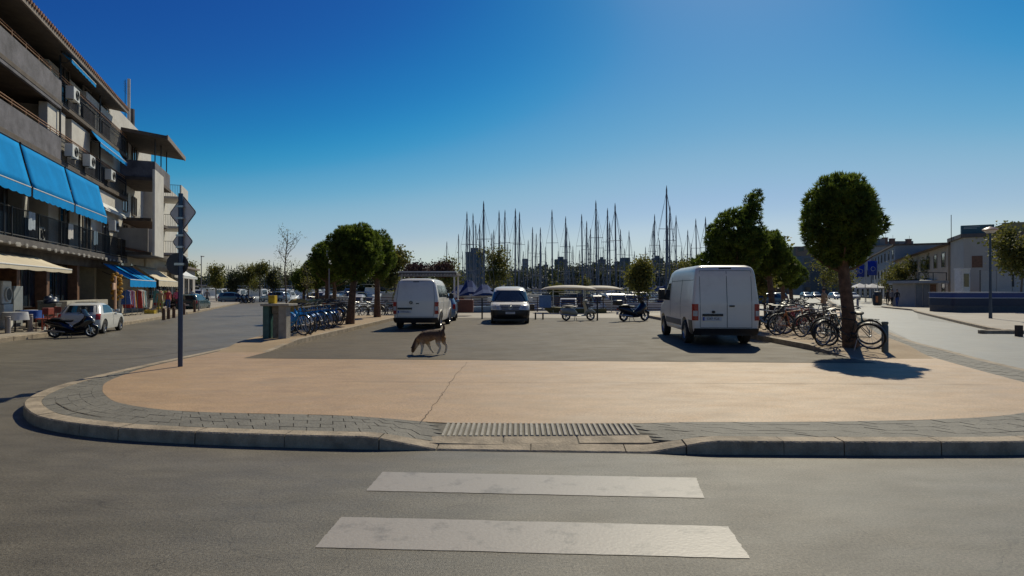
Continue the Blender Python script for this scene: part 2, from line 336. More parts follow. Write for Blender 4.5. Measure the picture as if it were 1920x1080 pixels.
# flat middle stops at the quay
mid_ = [p for p in rim if p.y < 44]; tg.add([(p.x, p.y, 0.14) for p in mid_], [tuple(range(len(mid_)))])
struct(tg.obj('tan_forecourt', tanm))
struct(G().add([(-6.2, 13.3, .144), (7.82, 12.35, .144), (7.82, 33, .144), (-6.2, 33, .144)], [(0, 1, 2, 3)]).obj('parking_lot', lotm))
struct(G().add([(-12, 33, .146), (18, 33, .146), (24, 43.9, .146), (-15.8, 43.9, .146)], [(0, 1, 2, 3)]).obj('quay', pavem))
# side strips for trees and bicycles, rising from the forecourt
def strip(name, inner, outer, y0, y1):
    g = G(); rings = []
    for k in range(24):
        y = lerp(y0, y1, k / 23); z = lerp(0.141, 0.28, smooth((y - y0) / 2.0)); xi = itp(inner, y); xo = itp(outer, y)
        rings.append([Vector((xi, y, 0.10)), Vector((xi, y, z)), Vector((xo, y, z)), Vector((xo, y, 0.10))])
    struct(g.loft(rings, True).obj(name, stripm))
    kg = sroot('strip_kerb', (inner[0][1], y1, 0.1))
    sg = 1 if outer[0][1] < inner[0][1] else -1
    y = y0
    while y < y1 - 0.5:
        e = min(y + 1.0, y1); zz = [lerp(0.143, 0.288, smooth((q - y0) / 2.0)) for q in (y, e)]; xi = inner[0][1]
        x0, x1 = sorted((xi + sg * 0.02, xi - sg * 0.14))
        G().add([(x0, y + .006, .1), (x1, y + .006, .1), (x1, e - .006, .1), (x0, e - .006, .1), (x0, y + .006, zz[0]), (x1, y + .006, zz[0]), (x1, e - .006, zz[1]), (x0, e - .006, zz[1])],
                [(3, 2, 1, 0), (4, 5, 6, 7), (0, 1, 5, 4), (1, 2, 6, 5), (2, 3, 7, 6), (3, 0, 4, 7)]).obj('kerb_stone', kerbm, kg, loc=(-kg.location[0], -kg.location[1], -kg.location[2]))
        y = e
strip('left_strip', [(13, -6.2), (34, -6.2)], [(13, -7.3), (20.5, -8.2), (27, -9.8), (34, -12.2)], 14.6, 33)
strip('right_strip', [(13, 7.82), (34, 7.82)], [(13, 9.6), (14.7, 10.2), (18.9, 12.0), (26, 15.8), (34, 20)], 13.2, 33)
# ribbed tactile slab and its front kerb at the crossing
tp = thing('tactile_paving', 'ribbed pale concrete tactile paving between the two kerb ramps', 'tactile paving', (0, 0, 0))
tz = lambda x, y: ksurf(x, y)
g = G(); rr = []
for k in range(25):
    x = lerp(-1.08, 1.76, k / 24); y1 = itp([(-0.9, 6.93), (0.3, 6.89), (1.5, 6.86)], x)
    rr.append([Vector((x, 6.27, tz(x, 6.27) - .03)), Vector((x, 6.27, tz(x, 6.27) - .008)), Vector((x, 6.6, tz(x, 6.6) - .008)), Vector((x, y1, tz(x, y1) - .006)), Vector((x, y1, tz(x, y1) - .03))])
g.loft(rr, True).obj('slab', mat('slab_dirt', (0.135, 0.122, 0.095), .85, var=.25, scale=12, bump=.3), tp)
for k in range(36):
    x = -0.79 + k * 0.0635; y1 = itp([(-0.9, 6.90), (0.3, 6.86), (1.5, 6.83)], x); g = G(); sk = -0.045 * (x - .3)
    r = [[Vector((x + dx + (y - 6.3) * sk, y, tz(x, y) + dz)) for dx, dz in ((-.021, -.008), (-.014, .012), (.014, .012), (.021, -.008))] for y in (6.48, 6.6, y1)]
    g.loft(r, True).obj('rib', concm, tp)
for x0, x1 in ((-.90, -.1), (-.09, .72), (.73, 1.53)):
    G().add([(x, y, tz(x, y) + dz) for dz in (-.03, .001) for x, y in ((x0 + .004, 6.27), (x1 - .004, 6.235), (x1 - .004, 6.465), (x0 + .004, 6.465))], [(4, 5, 6, 7), (0, 1, 5, 4), (1, 2, 6, 5), (2, 3, 7, 6), (3, 0, 4, 7)]).obj('apron_slab', kerbm, tp)
# crossing stripes, cracks, joints
def flat(name, pts, z, m): return struct(G().add([(p[0], p[1], z) for p in pts], [tuple(range(len(pts)))]).obj(name, m))
for q in ([(718, 885), (1305, 896), (1320, 934), (687, 920)], [(640, 969), (1364, 987), (1406, 1047), (592, 1026)]):
    c = [gp(*p) for p in q]; pts = []
    for i in range(4):
        a, b = c[i], c[(i + 1) % 4]
        for k in range(24): p = a.lerp(b, k / 24); pts.append((p.x + rnd.uniform(-.005, .005), p.y + rnd.uniform(-.004, .004)))
    flat('crosswalk_stripe', list(reversed(pts)), 0.004, whitem)
crackm = mat('crack', (0.06, 0.045, 0.03), 0.95, var=0.3, scale=20)
def crack(pts, z, wd, jit, name='crack'):
    P = []
    for i in range(len(pts) - 1):
        a = Vector(pts[i]); b = Vector(pts[i + 1])
        for k in range(8): P.append(a.lerp(b, k / 8) + Vector((rnd.uniform(-jit, jit), rnd.uniform(-jit, jit))))
    P.append(Vector(pts[-1])); g = G(); L_ = []; Rr = []
    for i, p in enumerate(P):
        t = (P[min(i + 1, len(P) - 1)] - P[max(i - 1, 0)]).normalized(); w_ = wd * rnd.uniform(.5, 1.2); L_.append((p.x - t.y * w_, p.y + t.x * w_, z)); Rr.append((p.x + t.y * w_, p.y - t.x * w_, z))
    n = len(P); g.add(L_ + Rr, [(i + n, i + 1 + n, i + 1, i) for i in range(n - 1)]); return struct(g.obj(name, crackm))
q = lambda x, y, z=.14: tuple(gp(x, y, z)[:2])
crack([q(876, 679), q(846, 714), q(830, 738), q(812, 762), q(789, 790)], .1445, .004, .022)
crack([q(640, 716), q(1200, 718), q(1905, 722)], .1445, .004, .003)
crack([q(0, 682, 0), q(260, 672, 0), q(420, 650, 0)], .004, .012, .03)
crack([q(-40, 757, 0), q(60, 745, 0)], .004, .008, .01)
crack([q(105, 755), q(135, 771), q(192, 782)], .1445, .008, .004)
# left pavement with kerb
LKP = [(-11, -12), (-13.6, 0), (-15.6, 12), (-16.9, 19.7), (-18.2, 25.5), (-20.6, 33), (-26.0, 49), (-36, 76), (-46, 100)]
lk = crm(LKP, 6); poly = [(p.x, p.y) for p in lk] + [(-160, 100), (-160, -12)]
struct(G().prism(poly, -0.05, 0.15).obj('left_pavement', pavem))
lkr = None; Lk2s = Lk2; L3 = polyat(lk); s = 18.0
lkerb = sroot('left_kerb', (-17.3, 20, .05))
while s < min(L3[-1] - 2, 90):
    import bisect
    def a3(s): i = min(max(bisect.bisect_right(L3, s) - 1, 0), len(L3) - 2); return lk[i].lerp(lk[i + 1], (s - L3[i]) / (L3[i + 1] - L3[i]))
    p, q2 = a3(s + .01), a3(s + .99); d = (q2 - p).normalized(); nrm = Vector((-d.y, d.x)); rg = [[Vector((p.x, p.y, 0)) - Vector((nrm.x, nrm.y, 0)) * u + Vector((0, 0, z)) for u, z in ((.03, -.02), (.03, .14), (.01, .158), (-.16, .158), (-.16, -.02))] for p in (p, q2)]
    G().loft(rg, True).obj('kerb_stone', kerbm, lkerb, loc=(17.3, -20, -.05)); s += 1.0
# right road sheet and pavement
struct(G().add([(9.5, 2, .004), (60, -6, .004), (60, 20, .004), (21, 22.4, .004), (24, 34, .004), (33, 47, .004), (38, 59, .004), (62, 100, .004), (122, 200, .004), (101, 190, .004), (61, 110, .004), (33.5, 58, .004), (23.4, 38.5, .004), (16.9, 26, .004), (13.2, 18.9, .004), (11.6, 14.7, .004), (10.5, 11.6, .004), (10, 9.3, .004)], [tuple(range(18))]).obj('side_road', sideroad))
RP = [(60, 20.3), (21, 22.5), (20.0, 23.2), (20.6, 25), (26, 35), (31.5, 45), (34, 49), (37.2, 58), (41, 62), (63, 100), (125, 200), (400, 200), (400, 20)]
struct(G().prism(list(reversed(RP)), -0.05, 0.13).obj('right_pavement', pavem))
rkerb = sroot('right_kerb', (24, 30, .05))
RC = crm(RP[0:11], 4); L4 = polyat(RC); s = 20.0
while s < 110:
    def a4(s): i = min(max(bisect.bisect_right(L4, s) - 1, 0), len(L4) - 2); return RC[i].lerp(RC[i + 1], (s - L4[i]) / (L4[i + 1] - L4[i]))
    p, q2 = a4(s + .01), a4(s + 1.19); d = (q2 - p).normalized(); nrm = Vector((-d.y, d.x)); rg = [[Vector((p.x, p.y, 0)) + Vector((nrm.x, nrm.y, 0)) * u + Vector((0, 0, z)) for u, z in ((.03, -.02), (.03, .125), (.01, .138), (-.16, .138), (-.16, -.02))] for p in (p, q2)]
    G().loft(rg, True).obj('kerb_stone', kerbm, rkerb, loc=(-24, -30, -.05)); s += 1.2
# ------------------------------------------------------------------ the apartment building on the left
FROT = math.atan2(0.9348, -0.3552)
def tY(Y): return (Y - 22.1) / 0.9348
stucco = mat('grey_stucco', (0.125, 0.12, 0.135), 0.9, var=0.35, scale=1.3, bump=0.4, fine=0.1)
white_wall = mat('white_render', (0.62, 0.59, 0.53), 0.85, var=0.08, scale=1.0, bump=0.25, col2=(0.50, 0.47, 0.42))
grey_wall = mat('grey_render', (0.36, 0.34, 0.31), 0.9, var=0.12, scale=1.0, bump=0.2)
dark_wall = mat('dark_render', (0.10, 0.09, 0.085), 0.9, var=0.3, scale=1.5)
eave_m = mat('eave_wood', (0.10, 0.08, 0.065), 0.9, var=0.25, scale=2)
fascia_m = mat('fascia', (0.22, 0.18, 0.15), 0.8, var=0.2, scale=3)
orange_rail = mat('rust_rail', (0.33, 0.16, 0.07), 0.6, var=0.25, scale=6)
blue_aw = mat('blue_canvas', (0.003, 0.24, 0.58), 0.9, var=0.10, scale=1.2, spec=0.1)
cream_aw = mat('cream_canvas', (0.58, 0.50, 0.36), 0.8, var=0.08, scale=2)
white_pl = mat('white_plastic', (0.65, 0.65, 0.62), 0.5, var=0.08, scale=4)
shopglass = glass('shop_glass', (0.02, 0.03, 0.04), 0.05)
wood_brown = mat('brown_wood', (0.16, 0.08, 0.045), 0.7, var=0.3, scale=5)
bA = thing('apartment_building', 'long grey apartment block with deep balconies and blue awnings over dark shopfronts', 'building', (-19.6, 22.1, 0.15), FROT)
def Lb(x0, x1, p0, p1, z0, z1, g=None): return (g or G()).box(x0, -p1, z0 - 0.15, x1, -p0, z1 - 0.15)
T0, T1, RT = -20.0, tY(38.6), tY(36.4)
# structure: back wall, party walls, floor slabs
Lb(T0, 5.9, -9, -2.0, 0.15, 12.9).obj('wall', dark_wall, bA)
g = G(); Lb(5.9, T1, -9, -0.45, 3.9, 12.75, g); g.obj('wall', white_wall, bA)
Lb(RT + .05, T1, -9, -0.40, 12.76, 13.7).obj('gable_wall', white_wall, bA)
for a, b, z0, z1 in ((4.7, 6.9, 8.0, 10.4), (7.8, 10.6, 7.96, 10.45), (12.15, 15.6, 7.96, 10.4), (11.4, 17.2, 5.9, 7.65), (10.0, 16.8, 10.8, 12.6)): Lb(a, b, -0.44, -0.10, z0, z1).obj('white_wall_panel', white_wall, bA, bevel=.01)
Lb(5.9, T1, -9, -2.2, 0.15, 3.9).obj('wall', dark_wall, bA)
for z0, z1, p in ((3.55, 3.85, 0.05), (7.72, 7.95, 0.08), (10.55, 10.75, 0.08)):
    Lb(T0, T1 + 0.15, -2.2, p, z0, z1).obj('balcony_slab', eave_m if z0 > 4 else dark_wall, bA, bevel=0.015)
# roof overhang
g = G(); xs = T0; rp = [(-10, 14.6), (.55, 13.02), (.55, 13.16), (-10, 14.8)]
g.loft([[Vector((x, -p, z - 0.15)) for p, z in rp] for x in (T0, RT)], True); g.obj('roof', eave_m, bA)
g = G(); Lb(T0, RT + .02, .55, .63, 12.97, 13.22, g); g.obj('fascia', fascia_m, bA)
g = G(); x = T0
while x < RT: g.tube([(x, -0.2, 13.15), (x, -.70, 13.07)], 0.085, 6); x += 0.24
struct(g.obj('roof_tile', mat('clay_tile', (0.26, 0.13, 0.08), .85, var=.3, scale=2), bA), 'stuff')
# parapets and rails
for zf, zp, zr in ((7.95, 9.0, 9.28), (10.75, 11.78, 12.08)):
    g = G(); Lb(T0, 5.9, -0.06, 0.06, zf - 0.35, zp, g); g.obj('parapet', stucco, bA, bevel=0.02)
    g = G()
    for z in (zr, (zr + zp) / 2 + 0.02): g.tube([(T0, 0, z - .15), (T1, 0, z - .15)], 0.022, 6)
    x = T0
    while x < 5.9: g.tube([(x, 0, zp - .2), (x, 0, zr - .15)], 0.02, 6); x += 1.3
    g.obj('handrail', orange_rail, bA)
    g = G()
    for z in (zf + 0.1, zp - .1): g.tube([(5.9, 0, z - .15), (T1, 0, z - .15)], 0.018, 6)
    x = 5.95
    while x < T1: g.tube([(x, 0, zf - .15), (x, 0, zr - .15)], 0.013, 5); x += 0.14
    struct(g.obj('baluster', darkmetal, bA), 'stuff')
    for (a, b) in ((6.9, 8.0), (9.3, 11.2), (12.6, 14.0)): Lb(a, b, -0.05, -0.02, zf + .05, zp).obj('balcony_screen', stucco, bA)
g = G()
for z in (3.95, 5.05): g.tube([(T0, 0, z - .15), (T1 + .2, 0, z - .15)], 0.025, 6)
x = T0
while x < T1 + .2: g.tube([(x, 0, 3.7), (x, 0, 4.9)], 0.014, 5); x += 0.13
struct(g.obj('baluster', darkmetal, bA), 'stuff')
x = T0
while x < T1: G().tube([(x, -.02, 3.7), (x, -.02, 4.92)], 0.035, 6).obj('railing_post', darkmetal, bA); x += 2.6
# posts between floors
for x, za, zb in ((5.9, 9.0, 10.6), (5.9, 11.8, 13.0), (12.0, 8.0, 10.6), (12.0, 10.8, 13.0), (T1 - .1, 8.0, 10.6), (0.2, 3.85, 7.8), (8.6, 3.85, 7.8)):
    G().tube([(x, 0, za - .15), (x, 0, zb - .15)], 0.045, 8).obj('post', darkmetal, bA)
# windows and doors of the recessed walls
winfr = mat('window_frame', (0.20, 0.17, 0.14), 0.6, var=0.2, scale=3)
def window(x0, x1, z0, z1, p, parent=bA, fr=winfr, gl=None):
    g = G(); t = .06
    for (a, b, c, d) in ((x0, x1, z1 - t, z1), (x0, x1, z0, z0 + t), (x0, x0 + t, z0 + t, z1 - t), (x1 - t, x1, z0 + t, z1 - t), ((x0 + x1) / 2 - t / 2, (x0 + x1) / 2 + t / 2, z0 + t, z1 - t)): Lb(a, b, p, p + .06, c, d, g)
    f = g.obj('window', fr, parent)
    Lb(x0 + t, x1 - t, p + .005, p + .02, z0 + t, z1 - t).obj('pane', gl or shopglass, f); return f
for z in (4.0, 8.1, 10.9):
    x = -12
    while x < 5: window(x, x + 1.5, z, z + 2.2, -2.0); x += 2.9
    for x in (7.2, 10.6, 14.2): window(x, x + 1.3, z, z + 2.2, -0.45)
# shopfront glazing under the first balcony, piers and sign band
for x0, x1 in ((-6.4, -4.2), (-4.0, -1.6), (-1.4, 0.4), (4.2, 5.3), (5.5, 7.2), (7.4, 9.4), (9.6, 11.4)): window(x0, x1, 0.9, 3.2, -1.4 if x0 > 3 else -1.95, bA, darkmetal)
for x in (-6.6, -0.0, 4.0, 7.3, 11.6, 14.6): Lb(x - .18, x + .18, -1.8, -0.9, 0.15, 3.55).obj('pier', wood_brown if x < 12 else mat('cream_pier', (.42, .36, .24), .8), bA, bevel=.02)
g = G(); Lb(T0, T1 - .4, -1.0, -0.8, 3.1, 3.55, g); g.obj('sign_band', dark_wall, bA)
g = G()
for k in range(34):     # worn ornaments along the slab edge over the shops
    x = -9 + k * 0.78; g.ell((x, -.12, 3.42), (.2 + .08 * math.sin(k * 3), .03, .09 + .04 * math.sin(k * 5)), 8, 4)
struct(g.obj('slab_ornament', mat('pale_ornament', (.30, .28, .25), .8), bA), 'stuff')
# light coloured door leaves, curtains behind the first floor railing
for k, (x, m_) in enumerate(((-2.2, white_wall), (1.4, grey_wall), (4.6, white_pl), (9.6, white_pl), (12.2, white_wall))): Lb(x, x + .5, -1.0, -.93, 3.9, 6.0).obj('shutter', m_, bA)
for k, x in enumerate((-7.5, -4.5, 0.8, 3.4)): Lb(x, x + .9, -.5, -.46, 3.95, 4.9).obj('privacy_panel', mat('blue_grey_panel', (.08, .12, .15), .6), bA)

# air conditioners: shared build
def make_ac():
    t = thing('air_conditioner', '', 'air conditioner', (0, 0, 0), 0, 'air conditioners on the balconies')
    G().box(-.42, -.17, 0, .42, .17, .62).obj('case', white_pl, t, bevel=.015)
    g = G().torus((.08, -.18, .31), (0, 1, 0), .23, .012, 20, 5)
    for k in range(5): g.torus((.08, -.18, .31), (0, 1, 0), .04 + .04 * k, .005, 16, 4)
    g.obj('fan_grille', darkmetal, t); G().rev((.08, -.172, .31), (0, 1, 0), [(0, .001), (0, .24)], 20).obj('fan_shroud', blackm, t)
    G().box(-.36, -.1, -.04, -.30, .1, 0).box(.30, -.1, -.04, .36, .1, 0).obj('bracket', darkmetal, t); return t
bM = Matrix.Translation((-19.6, 22.1, 0)) @ Matrix.Rotation(FROT, 4, 'Z')
def bl(x, p, z): return bM @ Vector((x, -p, z))
ac = make_ac(); first = True
for x, p, z, lb in ((6.75, .25, 11.1, 'white air conditioner outside the top balcony beside the first post'), (6.6, .25, 8.25, 'white air conditioner at the end of the grey parapet above the blue awnings'), (9.2, .25, 8.3, 'air conditioner on the railing right of the parapet, above the last blue awning'), (13.2, .2, 8.3, 'air conditioner behind the far railing of the middle balcony'),
                    (13.6, .3, 5.3, 'white air conditioner hung on the wall right of the big blue awnings'), (-3.2, .2, 3.95, 'air conditioner on the first floor balcony nearest the left edge'), (4.2, -.3, 3.95, 'low air conditioner behind the first floor railing under the second awning'), (9.3, -.3, 11.0, 'air conditioner on the top balcony behind the railing')):
    if first: ac.location = bl(x, p, z); ac.rotation_euler.z = FROT; ac['label'] = lb; first = False
    else: dup(ac, bl(x, p, z), FROT, lb)

# awnings
def awning(label, cat, pts_top, pts_bot, val, m, stripe=None, scallop=0.0, frame=True, group=None, sides=False, seams=0):
    """pts_top/bot: two world points each (left, right) of a canvas, valance hanging from the bottom edge"""
    a, b = pts_top; d, c = pts_bot; o = (a + b) / 2
    t = thing('awning', label, cat, o, 0, group); L = lambda p: p - o
    n = 20; g = G(); up = Vector((0, 0, 0.02))
    nseg = 10; rows_ = []
    for j in range(7):
        v = j / 6; rows_.append([L(a).lerp(L(b), i / nseg).lerp(L(d).lerp(L(c), i / nseg), v) + Vector((0, 0, -0.05 * math.sin(math.pi * v) - .012 * (i % 2))) for i in range(nseg + 1)])
    vs = [p for r in rows_ for p in r]; g.add(vs, [(j * (nseg + 1) + i, j * (nseg + 1) + i + 1, (j + 1) * (nseg + 1) + i + 1, (j + 1) * (nseg + 1) + i) for j in range(6) for i in range(nseg)])
    o_ = g.obj('canvas', m, t, True, 60); md = o_.modifiers.new('s', 'SOLIDIFY'); md.thickness = 0.012
    g = G(); N_ = 32; top = [L(d).lerp(L(c), i / N_) for i in range(N_ + 1)]
    vs = top + [p - Vector((0, 0, val + (scallop * abs(math.sin(i * math.pi / 4))))) for i, p in enumerate(top)]
    g.add(vs, [(i, i + 1, i + N_ + 2, i + N_ + 1) for i in range(N_)]); o_ = g.obj('valance', m, t); md = o_.modifiers.new('s', 'SOLIDIFY'); md.thickness = 0.01
    G().tube([L(d), L(c)], 0.028, 8).obj('front_bar', white_pl if stripe is None else stripe, t)
    G().tube([L(a), L(b)], 0.05, 8).obj('roller', darkmetal, t)
    if frame:
        for p, q_ in ((a, d), (b, c)):
            mm = (p + q_) / 2 - Vector((0, 0, .25)); G().tube([L(p) - Vector((0, 0, .5)), L(mm) - Vector((0, 0, .1)), L(q_)], 0.02, 6).obj('arm', darkmetal, t)
    for k in range(1, seams + 1):
        u = k / (seams + 1); G().tube([L(a).lerp(L(b), u) + Vector((0, 0, .01)), L(d).lerp(L(c), u) + Vector((0, 0, .015))], 0.018, 5).obj('seam', darkmetal, t)
    return t
BLab = ['wide blue drop awning under the grey parapet, leftmost of the three', 'middle one of the three big blue drop awnings on the first floor', 'last big blue drop awning, ending beside the white wall']
segs = [(-4.2, 1.05), (1.25, 5.95), (6.15, 11.2)]
for (x0, x1), lb in zip(segs, BLab):
    awning(lb, 'awning', (bl(x0, .12, 7.68), bl(x1, .12, 7.68)), (bl(x0, .55, 5.88), bl(x1, .55, 5.88)), 0.36, blue_aw, None, 0.05, True, None)
awning('small blue awning under the roof edge on the top balcony', 'awning', (bl(5.4, .2, 13.0), bl(9.0, .2, 13.0)), (bl(5.4, .60, 12.72), bl(9.0, .60, 12.72)), .16, blue_aw, None, .03)
awning('narrow blue awning under the top slab near the end of the block', 'awning', (bl(10.0, .1, 10.5), bl(15.4, .1, 10.5)), (bl(10.0, .55, 9.85), bl(15.4, .55, 9.85)), .2, blue_aw, None, .03)
awning('white half-open awning below the middle balcony', 'awning', (bl(12.1, -.5, 7.5), bl(16.5, -.5, 7.5)), (bl(12.1, .25, 6.5), bl(16.5, .25, 6.5)), .1, white_pl)
awning('blue shop awning with dark seams above the racks of clothes', 'awning', (bl(tY(34.5), -.2, 3.35), bl(tY(41.0), -.2, 3.35)), (bl(tY(34.6), 1.2, 2.38), bl(tY(41.2), 1.2, 2.38)), .42, blue_aw, None, .04, True, None, False, 3)
awning('pale cream shop awning just beyond the blue one', 'awning', (bl(tY(41.6), -.2, 3.5), bl(tY(48), -.2, 3.5)), (bl(tY(41.6), 1.3, 2.45), bl(tY(48.5), 1.3, 2.45)), .4, cream_aw, None, .05)
awning('long cream shop awning at the left edge over the cafe tables', 'awning', (bl(-9, -.6, 3.25), bl(tY(26.6), -.6, 3.25)), (bl(-9, 1.35, 2.62), bl(tY(24.9), 1.35, 2.62)), .14, cream_aw, None, .03)
awning('small white awning hanging far along the shop row', 'awning', (bl(tY(49.5), .2, 3.9), bl(tY(56), .2, 3.9)), (bl(tY(49.5), 1.6, 3.0), bl(tY(56.5), 1.6, 3.0)), .2, white_pl)

# second block with the jutting roof, white blade wall
bB = thing('apartment_building', 'narrow white block with a jutting brown roof and a tall white blade wall', 'building', (-19.6, 22.1, 0.15), FROT)
a0 = tY(38.9); a1 = tY(46)
Lb(a0, a1, -9, -0.5, 0.15, 4.2).obj('wall', mat('beige_render', (.42, .37, .29), .85, var=.15, scale=1.2), bB)
Lb(a0, a1 + 2, -9, -0.55, 4.2, 13.9).obj('wall', white_wall, bB)
g = G(); g.loft([[Vector((x, -p, z - .15)) for p, z in ((-3, 12.55), (2.5, 11.9), (2.5, 12.12), (-3, 12.8))] for x in (a0 - 1.2, tY(44.2))], True); g.obj('roof', eave_m, bB)
g = G(); g.box(a0 - 1.2, -2.58, 11.72, tY(44.2), -2.5, 12.02); g.obj('fascia', fascia_m, bB)
Lb(a0 - .6, a0 - .45, -0.3, 1.7, 9.35, 10.45).obj('parapet', stucco, bB, bevel=.02)
Lb(a0 - .6, a0 + 4.5, 1.6, 1.72, 9.35, 10.45).obj('parapet', stucco, bB, bevel=.02)
Lb(a0 - .7, a0 + 4.5, -0.5, 1.8, 9.12, 9.33).obj('balcony_slab', eave_m, bB)
for z in (6.4, 4.1): Lb(a0 - .6, a0 + 5, -0.5, 1.5, z, z + .2).obj('balcony_slab', eave_m, bB)
Lb(a0 - .5, a0 - .4, -0.5, 1.3, 4.3, 5.9).obj('side_wall', grey_wall, bB)
Lb(15.1, 17.8, 2.02, 2.16, 3.95, 9.5).obj('blade_wall', white_wall, bB, bevel=.02)
for z in (4.9, 7.2, 9.6, 10.9): window(a0 + .8, a0 + 2.1, z, z + 1.4, -.5, bB); window(a0 + 3.4, a0 + 4.6, z, z + 1.4, -.5, bB)
g = G(); g.loft([[Vector((x, -p, z - .15)) for p, z in ((-.6, 4.55), (1.4, 4.15), (1.4, 4.3), (-.6, 4.75))] for x in (a0 - .6, a0 + 9)], True); g.obj('canopy', wood_brown, bB)
for k, x in enumerate((a0 + .8, a0 + 3.2)):     # arched openings
    pts = [(x - .4, 2.4), (x + .4, 2.4)] + [(x + .4 * math.cos(a), 3.0 + .5 * math.sin(a)) for a in [i * math.pi / 8 for i in range(9)]]
    n_ = len(pts); G().add([(u, .5, z) for u, z in pts] + [(u, .47, z) for u, z in pts], [tuple(range(n_, 2 * n_))] + [(i, (i + 1) % n_, (i + 1) % n_ + n_, i + n_) for i in range(n_)]).obj('arch_window', shopglass, bB)
for k in range(3): G().tube([(a0 - .4 + k * 1.9, -1.68, 10.3), (a0 - .4 + k * 1.9, -1.68, 12.2)], .035, 6).obj('post', darkmetal, bB)
for x, z1, r in ((a0 + 4.2, 17.2, .10), (a0 + 5.0, 15.2, .2)): G().tube([bM.inverted() @ bl(x, -.9, 13.7), bM.inverted() @ bl(x, -.9, z1)], r, 8).obj('chimney', white_wall if r < .2 else dark_wall, bB)
g = G(); x = a0 + 3.2; g.tube([(x, .9, 13.6), (x, .9, 16.8)], .02, 5)
for k in range(5): g.tube([(x - .4, .9, 15.9 + .17 * k), (x + .4, .9, 15.9 + .17 * k)], .012, 4)
g.obj('antenna', darkmetal, bB)
# third block with stacked white balconies
bC = thing('apartment_building', 'white balcony tower at the far end of the left street front', 'building', (-19.6, 22.1, 0.15), FROT)
c0 = tY(45.5); c1 = tY(54)
Lb(c0, c1, -8, 0.3, 4.4, 10.6).obj('wall', white_wall, bC); Lb(c0, c1 + 5, -8, -.4, .15, 4.4).obj('wall', mat('beige_render', (.42,.37,.29)), bC)
for z in (9.3, 6.9, 4.75):
    Lb(c0 + .4, c0 + 3.6, .3, 2.0, z - .18, z).obj('balcony_slab', white_wall, bC)
    Lb(c0 + .4, c0 + 3.6, 1.9, 2.0, z + .02, z + .95).obj('parapet', white_wall, bC)
    g = G(); x0 = c0 + .45
    for k in range(13): g.tube([(x0, -(.4 + k * .12), z - .15), (x0, -(.4 + k * .12), z + .75)], .012, 4)
    g.tube([(x0, -.4, z + .78), (x0, -1.9, z + .78)], .02, 5); g.obj('side_railing', darkmetal, bC)
    window(c0 + 1, c0 + 2.4, z + .05, z + 2.1, .3, bC)
for x in (c0 + 1, c0 + 3.5, c0 + 6): window(x, x + 1.8, 1.0, 3.0, -.4, bC)
# low fourth range behind
bD = thing('low_shop_building', 'low pale shop range at the far end of the left street', 'building', (-19.6, 22.1, 0.15), FROT)
Lb(c1 + .1, c1 + 14, -7, -.2, .15, 4.0).obj('wall', grey_wall, bD); Lb(c1, c1 + 14.2, -7.2, .3, 4.0, 4.2).obj('roof', fascia_m, bD)
for k in range(4): window(c1 + 1 + k * 3, c1 + 3 + k * 3, 1, 3, -.2, bD)
# laundry and potted plants on balconies
for k, (x, z, c) in enumerate(((-2.6, 4.0, (.5, .5, .5)), (2.3, 4.0, (.35, .4, .45)), (6.9, 4.0, (.55, .52, .48)), (10.8, 4.0, (.10, .16, .22)))):
    g = G(); n = 8; vs = [(i * .09, .02 * math.sin(i * 1.7), 0) for i in range(n)] + [(i * .09 + .01, .03 * math.sin(i * 1.7 + .5), -.75 - .04 * math.sin(i)) for i in range(n)]
    g.add(vs, [(i, i + 1, i + 1 + n, i + n) for i in range(n - 1)])
    o = g.obj('laundry', mat('cloth%d' % k, c, .9), None, True, 80); o.location = bl(x, .05, z + 1.05); o.rotation_euler.z = FROT
    tag(o, ['grey cloth', 'blue-grey cloth', 'off-white cloth', 'dark blue cloth'][k] + ' hung over the first floor balcony railing', 'laundry')

# ------------------------------------------------------------------ street things on the left
def bollard(loc, h, r, label, m, group='bollards'):
    t = thing('bollard', label, 'bollard', loc, 0, group)
    G().rev((0, 0, 0), (0, 0, 1), [(0, r), (h * .86, r), (h * .88, r * .85), (h * .91, r * .85), (h * .93, r), (h - .015, r), (h, r * .8)], 14, 0, True).obj('shaft', m, t, True)
    G().rev((0, 0, 0), (0, 0, 1), [(-.01, r * 1.25), (.015, r * 1.25), (.02, r)], 14).obj('base_ring', m, t, True); return t
brown = mat('rust_brown_bollard', (.13, .065, .04), .6, 0, var=.3, scale=7); greyb = mat('grey_bollard', (.27, .25, .24), .6, var=.15, scale=6)
for px, py, h, lb, m_ in ((15, 625, .62, 'short grey bollard at the left edge before the cafe tables', greyb), (57, 620, .64, 'short grey bollard in front of the dark waste bin', greyb),
                      (307, 600, .62, 'brown bollard on the left kerb, first of three before the sign pole', brown), (316, 598, .62, 'brown bollard on the left kerb, middle one of three', brown), (326, 596, .62, 'brown bollard on the left kerb, nearest left of the sign pole', brown),
                      (345, 590, .72, 'brown bollard just right of the blue sign pole', brown), (365, 585, .85, 'stout brown bollard behind the dark parked car', brown), (373, 582, .8, 'thin pale bollard beside the stout brown one', greyb)):
    bollard(gp(px, py, .15), h, .085 if px != 373 else .05, lb, m_, 'bollards along the left pavement')
